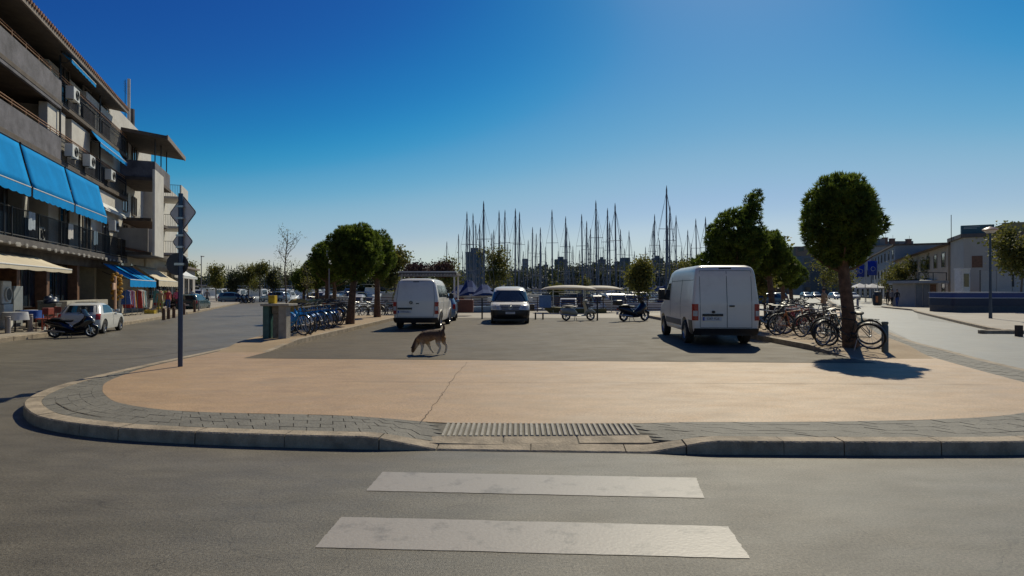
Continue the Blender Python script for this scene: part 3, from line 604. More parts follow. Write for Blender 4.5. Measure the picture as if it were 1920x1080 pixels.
# waste bin with bag and cabinet
wb = thing('waste_bin', 'dark grey waste bin with a blue bag on top beside the cafe', 'bin', bl(3.0, .6, .15), FROT)
G().loft([[Vector((x * s_, y * s_, z)) for x, y in ((-.33, -.28), (.33, -.28), (.33, .28), (-.33, .28))] for z, s_ in ((0.08, .78), (.9, 1), (.98, 1.06), (1.0, 1.06))]).obj('tub', mat('bin_grey', (.06, .065, .06), .6), wb, bevel=.03)
g = G().ell((0, 0, 1.08), (.34, .28, .16), 10, 6).ell((-.12, .05, 1.2), (.2, .17, .15), 9, 6).ell((.16, -.04, 1.17), (.17, .18, .13), 8, 6).ell((.02, .02, 1.30), (.09, .08, .12), 7, 5); g.obj('bag', mat('dark_blue_bag', (.015, .03, .07), .4, var=.4, scale=9), wb, True)
for s_ in (-1, 1): G().rev((s_ * .3, .26, .09), (1, 0, 0), [(-.03, .02), (-.03, .09), (.03, .09), (.03, .02)], 12).obj('wheel', rubber, wb)
tag(G().box(-.45, -.25, 0, .45, .25, 1.05).box(-.47, -.27, 1.05, .47, .27, 1.1).obj('cabinet', mat('cabinet_grey', (.15, .17, .17), .6), None, bevel=.02, loc=bl(4.1, .15, .15)), 'grey metal cabinet right of the waste bin', 'cabinet').rotation_euler.z = FROT
pl = thing('concrete_planter', 'long pale concrete planter bench under the shop windows behind the scooter', 'planter', bl(8.6, .1, .15), FROT)
for k in range(4):
    for j in range(2): G().box(-3.2 + k * 1.62, -.35, .42 + j * .32, -3.2 + k * 1.62 + 1.6, .3, .42 + j * .32 + .31).obj('block', concm, pl, bevel=.012)
G().box(-3.1, -.28, 0, 3.2, .25, .42).obj('plinth', dark_wall, pl)
# cafe tables and chairs, kitchen machine, poster boards
def cafe_table(loc, label, m_):
    t = thing('cafe_table', label, 'table', loc, FROT + rnd.uniform(-.3, .3), 'cafe tables')
    G().rev((0, 0, .72), (0, 0, 1), [(0, .01), (0, .36), (.03, .36), (.03, .01)], 20).obj('top', m_, t)
    n = 16; G().loft([[Vector(((.37 + .05 * math.sin(4 * a) * v) * math.cos(a), (.37 + .05 * math.sin(4 * a) * v) * math.sin(a), .755 - .3 * v)) for a in [2 * math.pi * k / n for k in range(n)]] for v in (0, .5, 1)], False).obj('cloth', m_, t, True)
    G().tube([(0, 0, 0), (0, 0, .72)], .03, 8).box(-.25, -.03, 0, .25, .03, .03).box(-.03, -.25, 0, .03, .25, .03).obj('pedestal', darkmetal, t); return t
def chair(loc, rz, label, m_):
    t = thing('cafe_chair', label, 'chair', loc, rz, 'cafe chairs')
    G().box(-.21, -.21, .43, .21, .21, .47).obj('seat', m_, t, bevel=.015)
    g = G().box(-.2, .19, .62, .2, .22, .88); g.obj('backrest', m_, t, bevel=.015)
    for sx_ in (-1, 1):
        G().tube([(sx_ * .19, -.19, 0), (sx_ * .19, -.19, .44)], .016, 6).obj('leg', m_, t); G().tube([(sx_ * .19, .22, 0), (sx_ * .19, .2, .44), (sx_ * .19, .21, .86)], .016, 6).obj('leg', m_, t)
    return t
redw = mat('red_wood', (.25, .05, .03), .6, var=.2)
bluecl = mat('blue_cloth', (.02, .10, .40), .8); whitecl = mat('white_cloth', (.6, .6, .6), .8)
for k, (x, p, m_, lb) in enumerate(((-1.0, .8, whitecl, 'round cafe table with white cloth at the left edge'), (0.7, .7, bluecl, 'round cafe table with blue cloth between the machine and the bin'), (1.7, .2, whitecl, 'white topped cafe table just left of the waste bin'))): cafe_table(bl(x, p, .15), lb, m_)
for k, (x, p, rz, lb) in enumerate(((-.4, 1.5, 3, 'red cafe chair in front of the leftmost table'), (.2, 1.3, 2.4, 'red cafe chair before the blue cloth table'), (1.3, 1.2, 4, 'red cafe chair between the blue table and the bin'), (1.9, .9, 3.3, 'red cafe chair closest to the waste bin'))): chair(bl(x, p, .15), FROT + rz, lb, redw)
mch = thing('serving_machine', 'pale appliance with a dark round door inside the cafe front', 'machine', bl(1.6, -.7, .15), FROT)
G().box(-.4, -.35, .0, .4, .35, 1.0).obj('cabinet', white_pl, mch, bevel=.03); G().box(-.4, -.3, 1.02, .4, .35, 1.95).obj('upper_case', white_pl, mch, bevel=.05)
G().rev((0, -.33, 1.4), (0, 1, 0), [(-.02, .01), (-.02, .25), (.02, .27)], 24).obj('round_door', blackm, mch); G().torus((0, -.34, 1.4), (0, 1, 0), .27, .03, 24, 6).obj('door_ring', white_pl, mch)
tag(G().box(-.45, -.04, 0, .45, .04, 1.75).obj('display_board', mat('grey_board', (.22, .24, .25), .7), None, bevel=.01, loc=bl(3.6, -.8, .15)), 'grey display board standing behind the waste bin', 'board').rotation_euler.z = FROT
# clothes racks and shop goods
cols = [(.35, .04, .04), (.05, .12, .35), (.55, .52, .45), (.06, .06, .07), (.6, .3, .32), (.1, .3, .3), (.5, .42, .1), (.55, .55, .6)]
def rack(loc, label, seed, n=12, L_=1.5):
    r_ = random.Random(seed); t = thing('clothes_rack', label, 'clothes rack', loc, FROT, None)
    g = G()
    for s_ in (-1, 1): g.tube([(s_ * L_ / 2, -.22, 0), (s_ * L_ / 2, 0, .1), (s_ * L_ / 2, 0, 1.6)], .016, 6); g.tube([(s_ * L_ / 2, .22, 0), (s_ * L_ / 2, 0, .1)], .016, 6)
    g.tube([(-L_ / 2, 0, 1.6), (L_ / 2, 0, 1.6)], .016, 6).obj('frame', steel, t)
    for k in range(n):
        x = -L_ / 2 + .08 + k * (L_ - .16) / (n - 1); h = r_.uniform(.8, 1.15); d = r_.uniform(.2, .27)
        G().loft([[Vector((x + a, b * s_, z)) for a, b in ((-.03, -1), (.03, -1), (.035, 1), (-.035, 1))] for z, s_ in ((1.58, .03), (1.5, d * .8), (1.3, d * .75), (1.56 - h, d))]).obj('garment', mat('garment%d' % r_.randrange(8), cols[r_.randrange(8)], .9, var=.3, scale=8), t)
    return t
for k in range(8): mat('garment%d' % k, cols[k], .9, var=.3, scale=8)
rack(bl(tY(35.2), 1.0, .15), 'clothes rack of mixed garments under the near end of the blue shop awning', 1)
rack(bl(tY(37.0), 1.2, .15), 'second clothes rack under the middle of the blue shop awning', 2)
rack(bl(tY(42.5), 1.1, .15), 'clothes rack of pale and red garments under the cream awning', 3)
rack(bl(tY(45.5), 1.0, .15), 'clothes rack at the far end of the cream awning', 4)
rack(bl(tY(50.0), 1.2, .15), 'colourful clothes rack beyond the cream awning near the lamp post', 5)
for k, (Y_, lb, c) in enumerate(((38.3, 'yellow crate of goods on the pavement under the blue awning', (.6, .42, .04)), (41.0, 'orange and white pile of beach toys on the pavement', (.65, .25, .06)), (41.9, 'low white tray of goods at the corner of the cream awning', (.6, .58, .52)))):
    t = thing('goods_crate', lb, 'crate', bl(tY(Y_), 1.5, .15), FROT)
    m_ = mat('goods%d' % k, c, .6, var=.3, scale=8); G().box(-.4, -.3, 0, .4, .3, .05).box(-.4, -.3, .05, -.36, .3, .25).box(.36, -.3, .05, .4, .3, .25).box(-.36, -.3, .05, .36, -.27, .25).box(-.36, .27, .05, .36, .3, .25).obj('crate', m_, t)
    for j in range(7): G().ell((rnd.uniform(-.27, .27), rnd.uniform(-.18, .18), .2 + rnd.uniform(0, .12)), (.1, .09, .09), 8, 6).obj('item', mat('goods%d' % ((j + k) % 3), (.5, .4, .3)), t, True)
# golden hanging goods at the shop corner
t = thing('hanging_sponges', 'yellow bunch of natural sponges hanging at the corner of the blue awning', 'sponges', bl(tY(34.2), .6, 1.0), FROT)
G().tube([(0, 0, -.85), (0, 0, 1.9)], .02, 6).obj('pole', steel, t); sp = mat('sponge', (.5, .28, .05), .95, var=.4, scale=14, bump=.8)
for j in range(26): a = j * 2.4; G().ell((.28 * math.cos(a) * rnd.uniform(.5, 1), .28 * math.sin(a) * rnd.uniform(.5, 1), .2 + j * .06), (.13, .12, .11), 8, 6).obj('sponge', sp, t, True)
tag(G().box(-.08, -.05, 0, .08, .05, 2.4).box(-.5, -.04, 1.6, .1, .04, 2.0).obj('signboard', mat('peach_sign', (.6, .38, .25), .7), None, bevel=.02, loc=bl(tY(33.6), .7, .15)), 'peach coloured pole sign at the near corner of the blue shop awning', 'sign').rotation_euler.z = FROT
for k, c in enumerate(((.6, .42, .04), (.65, .25, .06), (.6, .58, .52))): mat('goods%d' % k, c, .6, var=.3, scale=8)
# ------------------------------------------------------------------ vehicles from horizontal slices
class Car:
    """tables over height z: w half width, yf front, yr rear (negative); corner radii"""
    def __init__(s, w, yf, yr, rf=(.3, .35), rr=(.1, .12), bow=.1, rbow=.03):
        s.w, s.yf, s.yr, s.rf, s.rr, s.bow, s.rbow = w, yf, yr, rf, rr, bow, rbow
    def W(s, z): return itp(s.w, z)
    def side(s, y, z):
        W = s.W(z); f = itp(s.yf, z); r = itp(s.yr, z)
        for e, (rx, ry), sg in ((f, s.rf, 1), (r, s.rr, -1)):
            rx = min(rx, W * .9); u = (y - (e - sg * ry)) * sg
            if u > 0: W -= rx * (1 - math.sqrt(max(0, 1 - min(1, u / ry) ** 2)))
        return W
    def end(s, x, z, sg):
        W = s.W(z); (rx, ry) = s.rf if sg > 0 else s.rr; e = itp(s.yf if sg > 0 else s.yr, z); bw = s.bow if sg > 0 else s.rbow
        e -= sg * bw * (x / max(W, .01)) ** 2 * .6; rx = min(rx, W * .9); u = abs(x) - (W - rx)
        if u > 0: e -= sg * ry * (1 - math.sqrt(max(0, 1 - min(1, u / rx) ** 2)))
        return e
    def P(s, kind, a, z):
        if kind == 'f': return Vector((a, s.end(a, z, 1), z))
        if kind == 'r': return Vector((a, s.end(a, z, -1), z))
        if kind == 'R': return Vector((s.side(a, z), a, z))
        return Vector((-s.side(a, z), a, z))
    def ring(s, z):
        W = s.W(z); f = itp(s.yf, z); r = itp(s.yr, z); pts = []
        rxf, ryf = min(s.rf[0], W * .9), s.rf[1]; rxr, ryr = min(s.rr[0], W * .9), s.rr[1]
        def half(sg):
            o = []
            rx, ry, e = (rxf, ryf, f) if sg > 0 else (rxr, ryr, r)
            bw = (s.bow if sg > 0 else s.rbow) * .6
            xs = [0, .35, .7]; o = [((W - rx) * t, e - sg * bw * ((W - rx) * t / max(W, .01)) ** 2) for t in xs]
            for k in range(6): a = math.pi / 2 * (1 - k / 5); X = W - rx + rx * math.cos(a); o.append((X, e - sg * ry * (1 - math.sin(a)) - sg * bw * (X / max(W, .01)) ** 2 * math.sin(a)))
            return o
        A = half(1); B = half(-1)
        right = A + [(W, lerp(A[-1][1], B[-1][1], t)) for t in (.2, .4, .6, .8)] + list(reversed(B))
        left = [(-x, y) for x, y in reversed(right[1:-1])]
        return [Vector((x, y, z)) for x, y in right + left]
    def body(s, zs, arches, mats, parent, name='body'):
        g = G().loft([s.ring(z) for z in zs], True); o = g.obj(name, mats, parent, True, 40)
        if arches:
            cut = G()
            for (y, z, r) in arches:
                for sg in (-1, 1): cut.rev((sg * (s.W(z) + .2), y, z), (-sg, 0, 0), [(0, r), (.55, r)], 28, 0, True)
            bm = bmesh.new(); bm.from_mesh(o.data); bmesh.ops.recalc_face_normals(bm, faces=bm.faces); bm.to_mesh(o.data); bm.free()
            c = cut.obj('cut', mats); bm = bmesh.new(); bm.from_mesh(c.data); bmesh.ops.recalc_face_normals(bm, faces=bm.faces); bm.to_mesh(c.data); bm.free()
            md = o.modifiers.new('b', 'BOOLEAN'); md.operation = 'DIFFERENCE'; md.object = c; md.solver = 'EXACT'
            bpy.context.view_layer.update(); dg = bpy.context.evaluated_depsgraph_get(); me = bpy.data.meshes.new_from_object(o.evaluated_get(dg))
            o.modifiers.clear(); o.data = me; me.polygons.foreach_set('use_smooth', [True] * len(me.polygons)); me.set_sharp_from_angle(angle=R(40)); bpy.data.objects.remove(c)
        return o
    def patch(s, name, kind, q, m, parent, off=.006, th=.012, nu=8, nv=6):
        """four corners (a,z) -> a skin patch standing proud of the body"""
        q = [Vector(p) for p in q]; rows_ = []; ctr = Vector((0, 0, 1.0))
        for j in range(nv + 1):
            v = j / nv; row = []
            for i in range(nu + 1):
                u = i / nu; a = q[0].lerp(q[1], u).lerp(q[3].lerp(q[2], u), v); p = s.P(kind, a.x, a.y)
                du = s.P(kind, a.x + .01, a.y) - s.P(kind, a.x - .01, a.y); dv = s.P(kind, a.x, a.y + .01) - s.P(kind, a.x, a.y - .01); n = du.cross(dv).normalized()
                if n.dot(p - ctr) < 0: n = -n
                row.append((p, n))
            rows_.append(row)
        g = G(); n_ = (nu + 1) * (nv + 1)
        vs = [p + n * off for r in rows_ for p, n in r] + [p + n * (off - th) for r in rows_ for p, n in r]
        fs = [(j * (nu + 1) + i, j * (nu + 1) + i + 1, (j + 1) * (nu + 1) + i + 1, (j + 1) * (nu + 1) + i) for j in range(nv) for i in range(nu)]
        edge = [i for i in range(nu + 1)] + [j * (nu + 1) + nu for j in range(1, nv + 1)] + [nv * (nu + 1) + i for i in range(nu - 1, -1, -1)] + [j * (nu + 1) for j in range(nv - 1, 0, -1)]
        fs += [(edge[k], edge[(k + 1) % len(edge)], edge[(k + 1) % len(edge)] + n_, edge[k] + n_) for k in range(len(edge))]
        return g.add(vs, fs).obj(name, m, parent, True, 50)
    def seam(s, kind, pts, parent, wd=.006, m=None):
        P = []
        for a, b in zip(pts, pts[1:]):
            for k in range(8): P.append(s.P(kind, lerp(a[0], b[0], k / 8), lerp(a[1], b[1], k / 8)))
        P.append(s.P(kind, *pts[-1])); return G().tube(P, wd, 5).obj('seam', m or blackm, parent)
def wheel(c, r, wd, parent, spokes=5, rimm=None, sg=1):
    ax = (sg, 0, 0); t = G().rev(c, ax, [(-wd / 2, r * .62), (-wd / 2, r * .93), (-wd * .38, r), (wd * .38, r), (wd / 2, r * .93), (wd / 2, r * .62), (wd * .40, r * .60)], 28).obj('tyre', rubber, parent, True)
    g = G().rev(c, ax, [(wd * .40, r * .62), (wd * .44, r * .60), (wd * .30, r * .56), (wd * .22, r * .3), (wd * .34, r * .14), (wd * .34, .001)], 24)
    for k in range(spokes):
        a = k * 2 * math.pi / spokes; C = Vector(c) + Vector((sg * wd * .33, 0, 0)); g.bar(C, C + Vector((0, math.cos(a) * r * .58, math.sin(a) * r * .58)), .025, r * .16)
    g.obj('rim', rimm or steel, t, True); return t
def text_obj(s, size, loc, rot, m, parent, name='lettering', ext=.002):
    cu = bpy.data.curves.new(name, 'FONT'); cu.body = s; cu.size = size; cu.align_x = 'CENTER'; cu.align_y = 'CENTER'; cu.extrude = ext
    o = bpy.data.objects.new(name, cu); COL.objects.link(o); bpy.context.view_layer.update()
    me = bpy.data.meshes.new_from_object(o.evaluated_get(bpy.context.evaluated_depsgraph_get())); bpy.data.objects.remove(o)
    o = bpy.data.objects.new(name, me); COL.objects.link(o); me.materials.clear(); me.materials.append(m); o.parent = parent; o.location = loc; o.rotation_euler = rot; return o
platem = mat('plate_white', (.6, .6, .6), .4, var=.05); plblue = mat('plate_blue', (.02, .06, .35), .5)
def plate(loc, parent, txt, rz=0, wd=.52, plain=False):
    p = G().box(-wd / 2, -.008, -.055, wd / 2, .008, .055).obj('number_plate', platem, parent, bevel=.004, loc=loc); p.rotation_euler.z = rz
    if not plain: G().box(-wd / 2 + .003, -.012, -.052, -wd / 2 + .045, -.006, .052).obj('country_band', plblue, p)
    if txt: text_obj(txt, .085, (.02, -.01, 0), (R(90), 0, 0), blackm, p)
    return p

# ---- white high-roof van, right
LB = [('white high-roof panel van parked beside the right kerb, seen from behind', (6.07, 16.35, .144), -4.5)]
c = Car([(.34, .86), (.45, .90), (.8, .925), (1.2, .925), (1.9, .85), (2.12, .82), (2.22, .77), (2.28, .66), (2.30, .45)],
        [(.34, 2.4), (.6, 2.55), (.9, 2.48), (1.1, 2.2), (1.18, 1.9), (2.1, 1.1), (2.22, .8), (2.3, .3)],
        [(.34, -2.5), (.5, -2.55), (1.2, -2.55), (2.0, -2.47), (2.15, -2.43), (2.24, -2.36), (2.28, -2.2), (2.30, -1.8)], (.3, .4), (.09, .12), .1, .03)
v = thing('panel_van', LB[0][0], 'van', (0, 0, 0), 0)
zs = [.34, .4, .5, .65, .8, .95, 1.05, 1.12, 1.18, 1.3, 1.5, 1.7, 1.9, 2.0, 2.08, 2.14, 2.19, 2.23, 2.26, 2.28, 2.29, 2.30]
c.body(zs, [(1.62, .36, .42), (-1.5, .36, .42)], [vanwhite], v)
for y in (1.62, -1.5):
    for sg in (-1, 1): wheel((sg * .82, y, .34), .34, .22, v, 6, None, sg)
c.patch('rear_bumper', 'r', [(-.86, .30), (.86, .30), (.86, .50), (-.86, .50)], blackm, v, .05, .08, 14, 4)
for kk in ('L', 'R'):
    c.patch('bumper_corner', kk, [(-2.42, .32), (-2.02, .32), (-2.02, .72), (-2.42, .72)], blackm, v, .012, .02)
    c.patch('side_moulding', kk, [(-1.0, .50), (1.15, .50), (1.15, .68), (-1.0, .68)], mat('grey_moulding', (.10, .10, .105), .5), v, .014, .02, 10, 3)
    c.patch('side_sill', kk, [(-1.0, .36), (1.15, .36), (1.15, .44), (-1.0, .44)], vanwhite, v, .01, .02, 10, 2)
    c.patch('side_window', kk, [(.55, 1.24), (1.55, 1.24), (1.05, 1.8), (.55, 1.8)], carglass, v, .006, .012)
    c.seam(kk, [(.45, .75), (.45, 2.0)], v); c.seam(kk, [(-1.0, .75), (-1.0, 1.9)], v); c.seam(kk, [(-2.35, 1.86), (.45, 1.86)], v, .009)
    c.seam(kk, [(-2.2, 1.1), (1.5, 1.1)], v, .008, vanwhite)
    sg = 1 if kk == 'R' else -1
    mm = G().box(sg * 1.0 - .12, 1.42, 1.25, sg * 1.0 + .12, 1.56, 1.62).obj('mirror', blackm, v, bevel=.04); G().bar((sg * .88, 1.5, 1.3), (sg * 1.0, 1.5, 1.32), .05, .06).obj('mirror_arm', blackm, mm)
for sg in (-1, 1):
    a, b = sorted((sg * .915, sg * .775))
    l = c.patch('tail_light', 'r', [(a, .72), (b, .72), (b, 1.18), (a, 1.18)], redlamp, v, .02, .04, 8, 4); a, b = (a + .02, b - .02)
    c.patch('clear_lens', 'r', [(a, .84), (b, .84), (b, .99), (a, .99)], clearlamp, l, .026, .02, 8, 2)
c.seam('r', [(0.02, .52), (0.02, 2.1)], v, .008); c.seam('r', [(-.72, .52), (-.72, 2.12), (.70, 2.12), (.70, .52), (-.72, .52)], v, .006)
c.patch('roof_light', 'r', [(-.17, 2.17), (.17, 2.17), (.17, 2.20), (-.17, 2.20)], blackm, v, .012, .02)
c.patch('handle_strip', 'r', [(-.66, .84), (-.10, .84), (-.10, .905), (-.66, .905)], blackm, v, .035, .05, 4, 2)
c.patch('door_handle', 'r', [(.08, 1.10), (.22, 1.10), (.22, 1.145), (.08, 1.145)], blackm, v, .03, .04, 4, 2)
g = G().ell((-.36, -2.57, .96), (.05, .02, .04), 10, 6); g.obj('badge', darkmetal, v, True)
plate((-.40, c.end(-.4, .76, -1) - .03, .765), v, '5287 FGB')
g = G()
for y in (-2.3, -1.9): g.bar((-.75, y, .34), (.75, y, .34), .12, .06)
g.bar((-.5, -1.5, .34), (.5, -1.5, .34), .1, .1); g.tube([(.45, -2.5, .3), (.45, -1.2, .3)], .035, 8); g.obj('undercarriage', darkmetal, v)
c.patch('windscreen', 'f', [(-.72, 1.24), (.72, 1.24), (.66, 1.95), (-.66, 1.95)], carglass, v, .008, .012)
v.location = (6.17, 16.2 + 2.5, .144); v.rotation_euler.z = R(-3.5)

# ---- white van, left, from behind
def van_b(label, H, nose, loc, rz, glassq, dark_lower=False):
    k = H / 1.95
    c = Car([(.28, .84), (.4, .88), (.7, .91), (1.0 * k, .915), (1.25 * k, .885), (1.7 * k, .79), (1.83 * k, .74), (1.91 * k, .64), (1.95 * k, .4)],
            [(.28, 2.22), (.45, 2.36), (.72, 2.36), (.92, 2.24), (1.04 * k, 1.95), (1.12 * k, 1.6), (1.74 * k, .88), (1.86 * k, .62), (1.95 * k, .1)],
            [(.28, -2.3), (.45, -2.36), (1.1 * k, -2.34), (1.7 * k, -2.24), (1.84 * k, -2.18), (1.92 * k, -2.05), (1.95 * k, -1.6)], (.34, .42), (.12, .14), .16, .03)
    v = thing('panel_van', label, 'van'); zs = sorted([.28, .34, .45, .58, .72, .82, .92, 1.0 * k, 1.06 * k, 1.12 * k, 1.25 * k, 1.4 * k, 1.55 * k, 1.7 * k, 1.76 * k, 1.81 * k, 1.86 * k, 1.89 * k, 1.92 * k, 1.94 * k, 1.95 * k])
    c.body(zs, [(1.5, .33, .40), (-1.45, .33, .40)], [vanwhite], v)
    for y in (1.5, -1.45):
        for sg in (-1, 1): wheel((sg * .80, y, .325), .325, .21, v, 7, None, sg)
    c.patch('rear_bumper', 'r', [(-.86, .26), (.86, .26), (.86, .47), (-.86, .47)], blackm, v, .05, .08, 14, 4)
    for kk in ('L', 'R'):
        for (a, b) in (((.35, 1.45) if True else 0, 0),): pass
        c.patch('side_window', kk, [(.42, 1.16 * k), (1.48, 1.16 * k), (.98, 1.66 * k), (.42, 1.66 * k)], carglass, v, .006, .012)
        if glassq: c.patch('side_window', kk, [(-.75, 1.16 * k), (.30, 1.16 * k), (.30, 1.68 * k), (-.75, 1.68 * k)], carglass, v, .006, .012); c.patch('side_window', kk, [(-1.95, 1.16 * k), (-.87, 1.16 * k), (-.87, 1.68 * k), (-1.9, 1.68 * k)], carglass, v, .006, .012)
        c.seam(kk, [(.36, .45), (.36, 1.72 * k)], v); c.seam(kk, [(-.82, .45), (-.82, 1.72 * k)], v); c.seam(kk, [(-2.1, 1.02 * k), (1.7, 1.02 * k)], v, .008, vanwhite)
        for y in (1.5, -1.45):
            pts = [c.P(kk, y + .43 * math.cos(a), .33 + .43 * math.sin(a)) for a in [math.pi * (i / 14) for i in range(15)]]; G().tube(pts, .028, 6).obj('arch_trim', blackm if dark_lower or y < 0 else vanwhite, v)
        sg = 1 if kk == 'R' else -1
        mm = G().box(sg * .98 - .10, 1.32, 1.12 * k, sg * .98 + .10, 1.42, 1.36 * k).obj('mirror', vanwhite if dark_lower else blackm, v, bevel=.035); G().bar((sg * .86, 1.4, 1.15 * k), (sg * .98, 1.38, 1.18 * k), .05, .06).obj('mirror_arm', blackm, mm)
    for sg in (-1, 1):
        a, b = sorted((sg * .90, sg * .765))
        l = c.patch('tail_light', 'r', [(a, .62), (b, .62), (b, 1.10), (a, 1.10)], redlamp, v, .02, .04, 8, 4)
        c.patch('clear_lens', 'r', [(a + .02, .76), (b - .02, .76), (b - .02, .92), (a + .02, .92)], clearlamp, l, .026, .02, 8, 2)
    c.patch('windscreen', 'f', [(-.74, 1.13 * k), (.74, 1.13 * k), (.66, 1.73 * k), (-.66, 1.73 * k)], carglass, v, .01, .016, 12, 8)
    g = G()
    g.bar((-.7, -1.45, .3), (.7, -1.45, .3), .12, .12); g.bar((-.7, 1.5, .3), (.7, 1.5, .3), .12, .12); g.box(-.5, -1.2, .26, .5, 1.2, .34); g.obj('undercarriage', darkmetal, v)
    return c, v, k
c, v, k = van_b('white van parked at the left of the lot, seen from behind with its tailgate closed', 2.06, 1, None, 0, False)
c.seam('r', [(-.73, .5), (-.76, 1.2), (-.70, 1.95), (.70, 1.95), (.76, 1.2), (.73, .5), (-.73, .5)], v, .007)
c.patch('roof_light', 'r', [(-.12, 1.90), (.12, 1.90), (.12, 1.925), (-.12, 1.925)], blackm, v, .01, .02)
c.patch('handle_strip', 'r', [(-.72, .80), (-.14, .80), (-.14, .875), (-.72, .875)], blackm, v, .035, .05, 4, 2)
bd = G().rev((-.18, -2.36, 1.08), (0, -1, 0), [(0, .001), (0, .065)], 20).torus((-.18, -2.37, 1.08), (0, 1, 0), .062, .008, 20, 6).obj('badge', blackm, v)
for p, q_ in (((-.035, .04), (-.01, -.04)), ((-.01, -.04), (0, 0)), ((0, 0), (.01, -.04)), ((.01, -.04), (.035, .04)), ((-.015, .05), (0, .01)), ((0, .01), (.015, .05))): G().bar((-.18 + p[0], -2.375, 1.08 + p[1]), (-.18 + q_[0], -2.375, 1.08 + q_[1]), .006, .008).obj('badge_stroke', steel, bd)
c.patch('model_badge', 'r', [(.02, 1.02), (.14, 1.02), (.14, 1.06), (.02, 1.06)], blackm, v, .015, .02, 3, 2)
plate((-.44, c.end(-.44, .7, -1) - .03, .705), v, '7193 CKL')
c.patch('side_window', 'R', [(-.75, 1.22 * k), (.30, 1.20 * k), (.30, 1.68 * k), (-.75, 1.68 * k)], carglass, v, .006, .012)
c.patch('side_window', 'R', [(-1.95, 1.22 * k), (-.87, 1.22 * k), (-.87, 1.68 * k), (-1.9, 1.68 * k)], carglass, v, .006, .012)
v.location = (-3.83, 23.1 + 2.35, .144); v.rotation_euler.z = R(-1)
# ---- white van facing the camera, middle
c, v, k = van_b('white van with black bumper and chrome grille facing the camera mid lot', 1.88, 1, None, 0, True, True)
c.patch('front_bumper', 'f', [(-.86, .28), (.86, .28), (.86, .70), (-.86, .70)], blackm, v, .045, .08, 16, 6)
G().box(-.80, 1.6, .13, .80, 2.2, .30).box(-.7, -2.1, .16, .7, -1.7, .3).obj('lower_valance', blackm, v, bevel=.02)
for kk in ('L', 'R'): c.patch('bumper_side', kk, [(1.90, .26), (2.25, .26), (2.25, .68), (1.90, .68)], blackm, v, .02, .03)
chromel = mat('chrome', (.62, .62, .60), .45, .0, var=.05)
gr = c.patch('grille', 'f', [(-.42, .70), (.42, .70), (.50, .94), (-.50, .94)], blackm, v, .03, .05, 10, 3)
for z, w_ in ((.925, .49), (.86, .46), (.79, .44), (.71, .40)):
    G().tube([c.P('f', x, z) + Vector((0, .055, 0)) for x in [w_ * (i / 6 - 1) for i in range(13)]], .016, 6).obj('grille_bar', chromel, gr)
for sg in (-1, 1): G().tube([c.P('f', sg * .40, .71) + Vector((0, .055, 0)), c.P('f', sg * .49, .925) + Vector((0, .055, 0))], .016, 6).obj('grille_edge', chromel, gr)
yb = c.end(0, .82, 1) + .075
bd = G().torus((0, yb, .82), (0, 1, 0), .085, .010, 24, 6).obj('badge', steel, gr)
for p, q_ in (((-.05, .06), (-.018, -.06)), ((-.018, -.06), (0, -.0)), ((0, -.0), (.018, -.06)), ((.018, -.06), (.05, .06)), ((-.022, .07), (0, .02)), ((0, .02), (.022, .07))): G().bar((p[0], yb, .82 + p[1]), (q_[0], yb, .82 + q_[1]), .01, .012).obj('badge_stroke', steel, bd)
for sg in (-1, 1):
    a, b = sorted((sg * .86, sg * .53)); hl = c.patch('headlight', 'f', [(a, .73), (b, .73), (b, .98 if sg < 0 else .98), (a, .98)], clearlamp, v, .012, .03, 10, 5)
    G().ell(c.P('f', sg * .66, .86) + Vector((0, .0, 0)), (.07, .04, .07), 12, 8).obj('lamp_bowl', steel, hl, True)
    c.patch('fog_lamp', 'f', [(sg * .70 - .08, .38), (sg * .70 + .08, .38), (sg * .70 + .08, .45), (sg * .70 - .08, .45)], mat('dark_lens', (.06, .06, .065), .15), v, .05, .03)
p = plate((0, c.end(0, .55, 1) + .06, .56), v, None, 0, .44, True); text_obj('4418 DXT', .075, (0, .011, 0), (R(90), 0, R(180)), blackm, p)
c.patch('lower_intake', 'f', [(-.45, .34), (.45, .34), (.45, .44), (-.45, .44)], darkmetal, v, .052, .03)
for sg in (-.5, .25): G().tube([c.P('f', sg, 1.12 * k) + Vector((0, .03, .01)), c.P('f', sg + .42, 1.16 * k) + Vector((0, .03, .012))], .009, 5).obj('wiper', blackm, v)
v.scale = (1, 1, .94); v.location = (-.12, 26.75 + 2.3, .144); v.rotation_euler.z = R(181.0)

